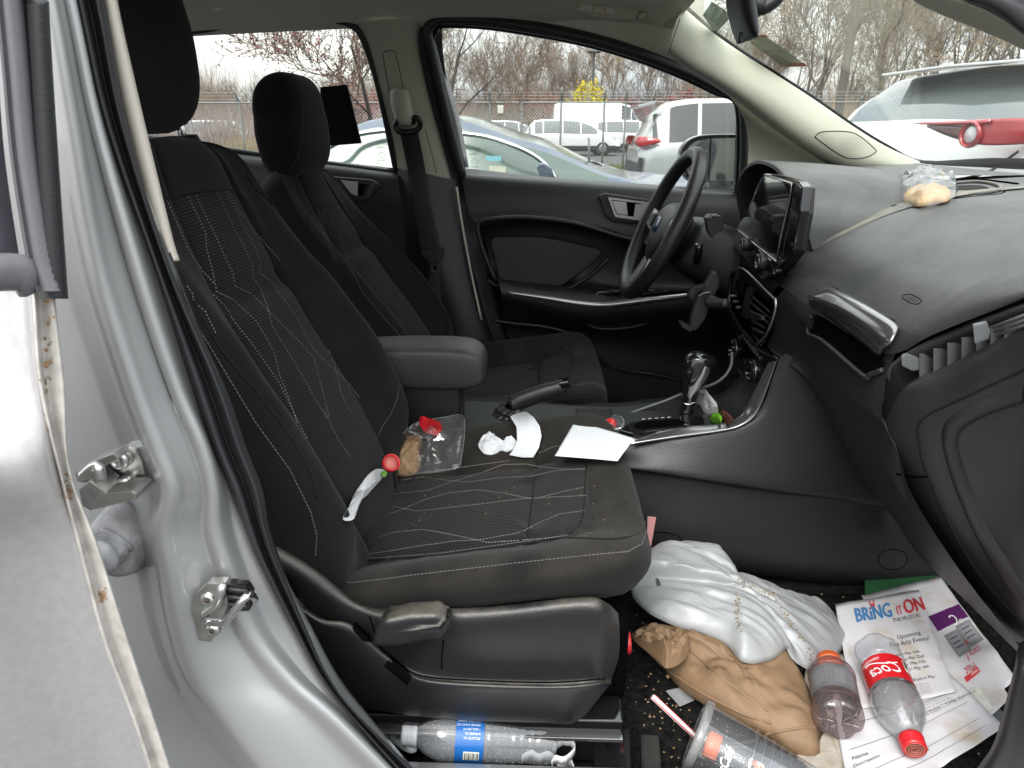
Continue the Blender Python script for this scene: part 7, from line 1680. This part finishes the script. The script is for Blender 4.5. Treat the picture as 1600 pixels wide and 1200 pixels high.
def BS(px,py,l=0):
    h,nm=hit(tcn,px,py); h2,n2=hit(tb,px,py)
    if h is None or (h2 is not None and (h2-CAMP).length<(h-CAMP).length): h,nm=h2,n2
    if nm.dot(CAMP-h)<0: nm=-nm
    return h+nm*l
wl=[(584,734),(596,735),(598,742),(590,752),(572,772),(562,782),(556,792),(548,812),(532,811),(540,795),(549,775),(557,762),(570,745)]
c=[BS(x,y,.004) for x,y in wl]; o=pillow('wrapper_strip',c,.003,'paper',amp=.004,fr=50,rings=6,sub=3,seed=30,under=False); thing(o,'torn white wrapper strip with brown smears in the seat crease','wrapper'); 
mk('green_logo',[BS(x,y,.009) for x,y in [(588,740),(593,737),(598,741),(594,748),(589,746)]],[(0,1,2,3,4)],'green_foil',o,False)
for l in ([(560,765),(570,758),(566,770),(558,778)],[(548,788),(556,780),(552,796)]): mk('brown_smear',[BS(x,y,.008) for x,y in l],[tuple(range(len(l)))],'choc',o,False)
vs=[];fs=[]
for i in range(150):
    px=505+rb.random()*35+rb.gauss(0,3);py=878-(px-505)*1.3+rb.gauss(0,6)
    if rb.random()<.3: px=rb.uniform(620,980);py=rb.uniform(720,850)
    h,nm=hit(tcn,px,py)
    if h is None: continue
    s=rb.uniform(.0005,.0014); k=len(vs)
    for q in ((0,0,1),(1,0,0),(-.5,.8,0),(-.5,-.8,0)): vs.append(h+V(q[0]*s,q[1]*s,q[2]*s))
    fs+=[(k,k+1,k+2),(k,k+2,k+3),(k,k+3,k+1)]
tag(mk('crumbs',vs,fs,'crumb',None,False),'tiny pale crumbs in the crease of the passenger seat','crumbs',kind='stuff')
# ---- in the console, on the dash, on the vent
o=pillow('napkin',[PX(x,y,.365) for x,y in [(1082,646),(1078,632),(1090,612),(1098,604),(1108,616),(1120,630),(1122,642),(1118,650),(1100,652)]],.012,'paper',amp=.014,fr=30,rings=6,sub=2,seed=31,up=(-.5,-.85,.2),jit=.8,sharp=8); thing(o,'crumpled white napkin stuffed beside the gear shifter','napkin')
o=pillow('green_wrapper',[PX(x,y,.36) for x,y in [(1108,656),(1112,647),(1120,644),(1127,650),(1126,660),(1114,661)]],.006,'green_foil',amp=.010,fr=60,rings=5,sub=2,seed=32,up=(-.5,-.8,.3),jit=.8,sharp=8); thing(o,'bright green snack wrapper in the console tray below the napkin','wrapper')
o=pillow('brown_wrapper',[PX(x,y,.375) for x,y in [(1126,660),(1124,646),(1130,640),(1140,648),(1146,656),(1140,662)]],.006,'choc',amp=.010,fr=60,rings=5,sub=2,seed=33,up=(-.5,-.8,.3),jit=.8,sharp=8); thing(o,'brown foil wrapper beside the green one in the console tray','wrapper')
nb=empty('bottle_neck',PZ(962,664,.69),0,'clear bottle neck with red cap standing in the cup holder','bottle')
lathe('neck',[(.017,0),(.018,.4),(.0165,.5),(.0175,.9),(.0165,1),(.013,1)],PZ(966,672,.665),PZ(963,660,.695),'pet_clear',nb,28); lathe('cap',[(.0,0),(.011,0),(.0115,.9),(0,1)],PZ(957,664,.68),PZ(953,662,.692),'cap_red',nb,28)
def DS(px,py,l=0):
    h,nm=hit(tsd,px,py); return (h if h is not None else PZ(px,py,1.13))+V(0,0,l)
o=pillow('bread_slice',[DS(x,y,.004) for x,y in [(1403,312),(1412,302),(1430,300),(1455,303),(1472,302),(1486,309),(1480,318),(1455,321),(1432,326),(1414,322)]],.020,'bread_crumb_skin',amp=.006,fr=30,rings=12,sub=4,seed=40); thing(o,'golden piece of bread in a clear bag on the dashboard','bread')
o=pillow('bread_bag',[DS(x,y,.006) for x,y in [(1396,300),(1399,294),(1420,288),(1450,288),(1475,292),(1494,300),(1492,312),(1470,322),(1440,328),(1412,326),(1400,314)]],.040,'film_clear',amp=.014,fr=26,rings=14,sub=5,seed=41,under=False); thing(o,'crinkled clear plastic bag around the bread on the dashboard','plastic bag')
pm=empty('phone_mount',PX(1155,472,.44),0,'black phone holder clipped to the centre air vent with a silver clip','phone mount')
slab('cradle',[PY(x,y,.17) for x,y in [(1112,425),(1121,426),(1126,436),(1124,450),(1111,470),(1104,497),(1088,518),(1077,516),(1081,494),(1090,464),(1104,440)]],(0,.022,0),'phone_black',pm,.006,3)
slab('side_clamp',[PY(x,y,.165) for x,y in [(1084,448),(1102,444),(1104,450),(1090,458),(1080,470),(1076,462)]],(0,.02,0),'plastic_door',pm,.003,2)
slab('foot',[PY(x,y,.165) for x,y in [(1063,505),(1068,505),(1082,512),(1080,520),(1066,512)]],(0,.03,0),'phone_black',pm,.002,2)
tube('clamp_trim',[PY(x,y,.162) for x,y in [(1090,463),(1100,458),(1112,456)]],.001,'satin',pm,6,3)
tube('swivel',[PY(1108,470,.15),PY(1122,474,.13),PY(1136,474,.10)],.013,'phone_black',pm,14,4,rs=lambda t:.015-.006*t)
tube('clip_arm',[PX(1130,474,.42),PX(1145,474,.44)],.004,'chrome',pm,8,2)
for k in range(3): box('clip_tooth',PX(1146+k*4,462+k*9,.438),(.012,.008,.004),'satin',pm,rot=(0,0,.4*k),bev=.001)

# ---- cloth pattern and seams become part of the cloth's own mesh
def absorb(p,kids):
    vs=[v.co.copy() for v in p.data.vertices]; fs=[tuple(q.vertices) for q in p.data.polygons]; mats=list(p.data.materials)
    mi=[q.material_index for q in p.data.polygons]; sm=[q.use_smooth for q in p.data.polygons]
    uv=[tuple(d.uv) for d in p.data.uv_layers[0].data] if p.data.uv_layers else None
    for k in kids:
        b=len(vs); vs+=[v.co.copy() for v in k.data.vertices]; m=k.data.materials[0]
        if m not in mats: mats.append(m)
        for q in k.data.polygons:
            fs.append(tuple(b+i for i in q.vertices)); mi.append(mats.index(m)); sm.append(q.use_smooth)
            if uv is not None: uv+=[(0,0)]*len(q.vertices)
    me=bpy.data.meshes.new(p.name); me.from_pydata(vs,[],fs)
    for m in mats: me.materials.append(m)
    for q,a,s in zip(me.polygons,mi,sm): q.material_index=a; q.use_smooth=s
    if uv is not None:
        ul=me.uv_layers.new(name='UVMap')
        for d,u in zip(ul.data,uv): d.uv=u
    p.data=me
    for k in kids: bpy.data.objects.remove(k)
for pn in [o.name for o in bpy.data.objects]:
    p=bpy.data.objects.get(pn)
    if p is None: continue
    if p.type!='MESH' or p.modifiers: continue
    ks=[k for k in p.children if k.type=='MESH' and k.name.split('.')[0] in ('stitching','seam_stitching','seam','piping','badge_edge','badge_mark','fold','defrost_slot')]
    if ks: absorb(p,ks)
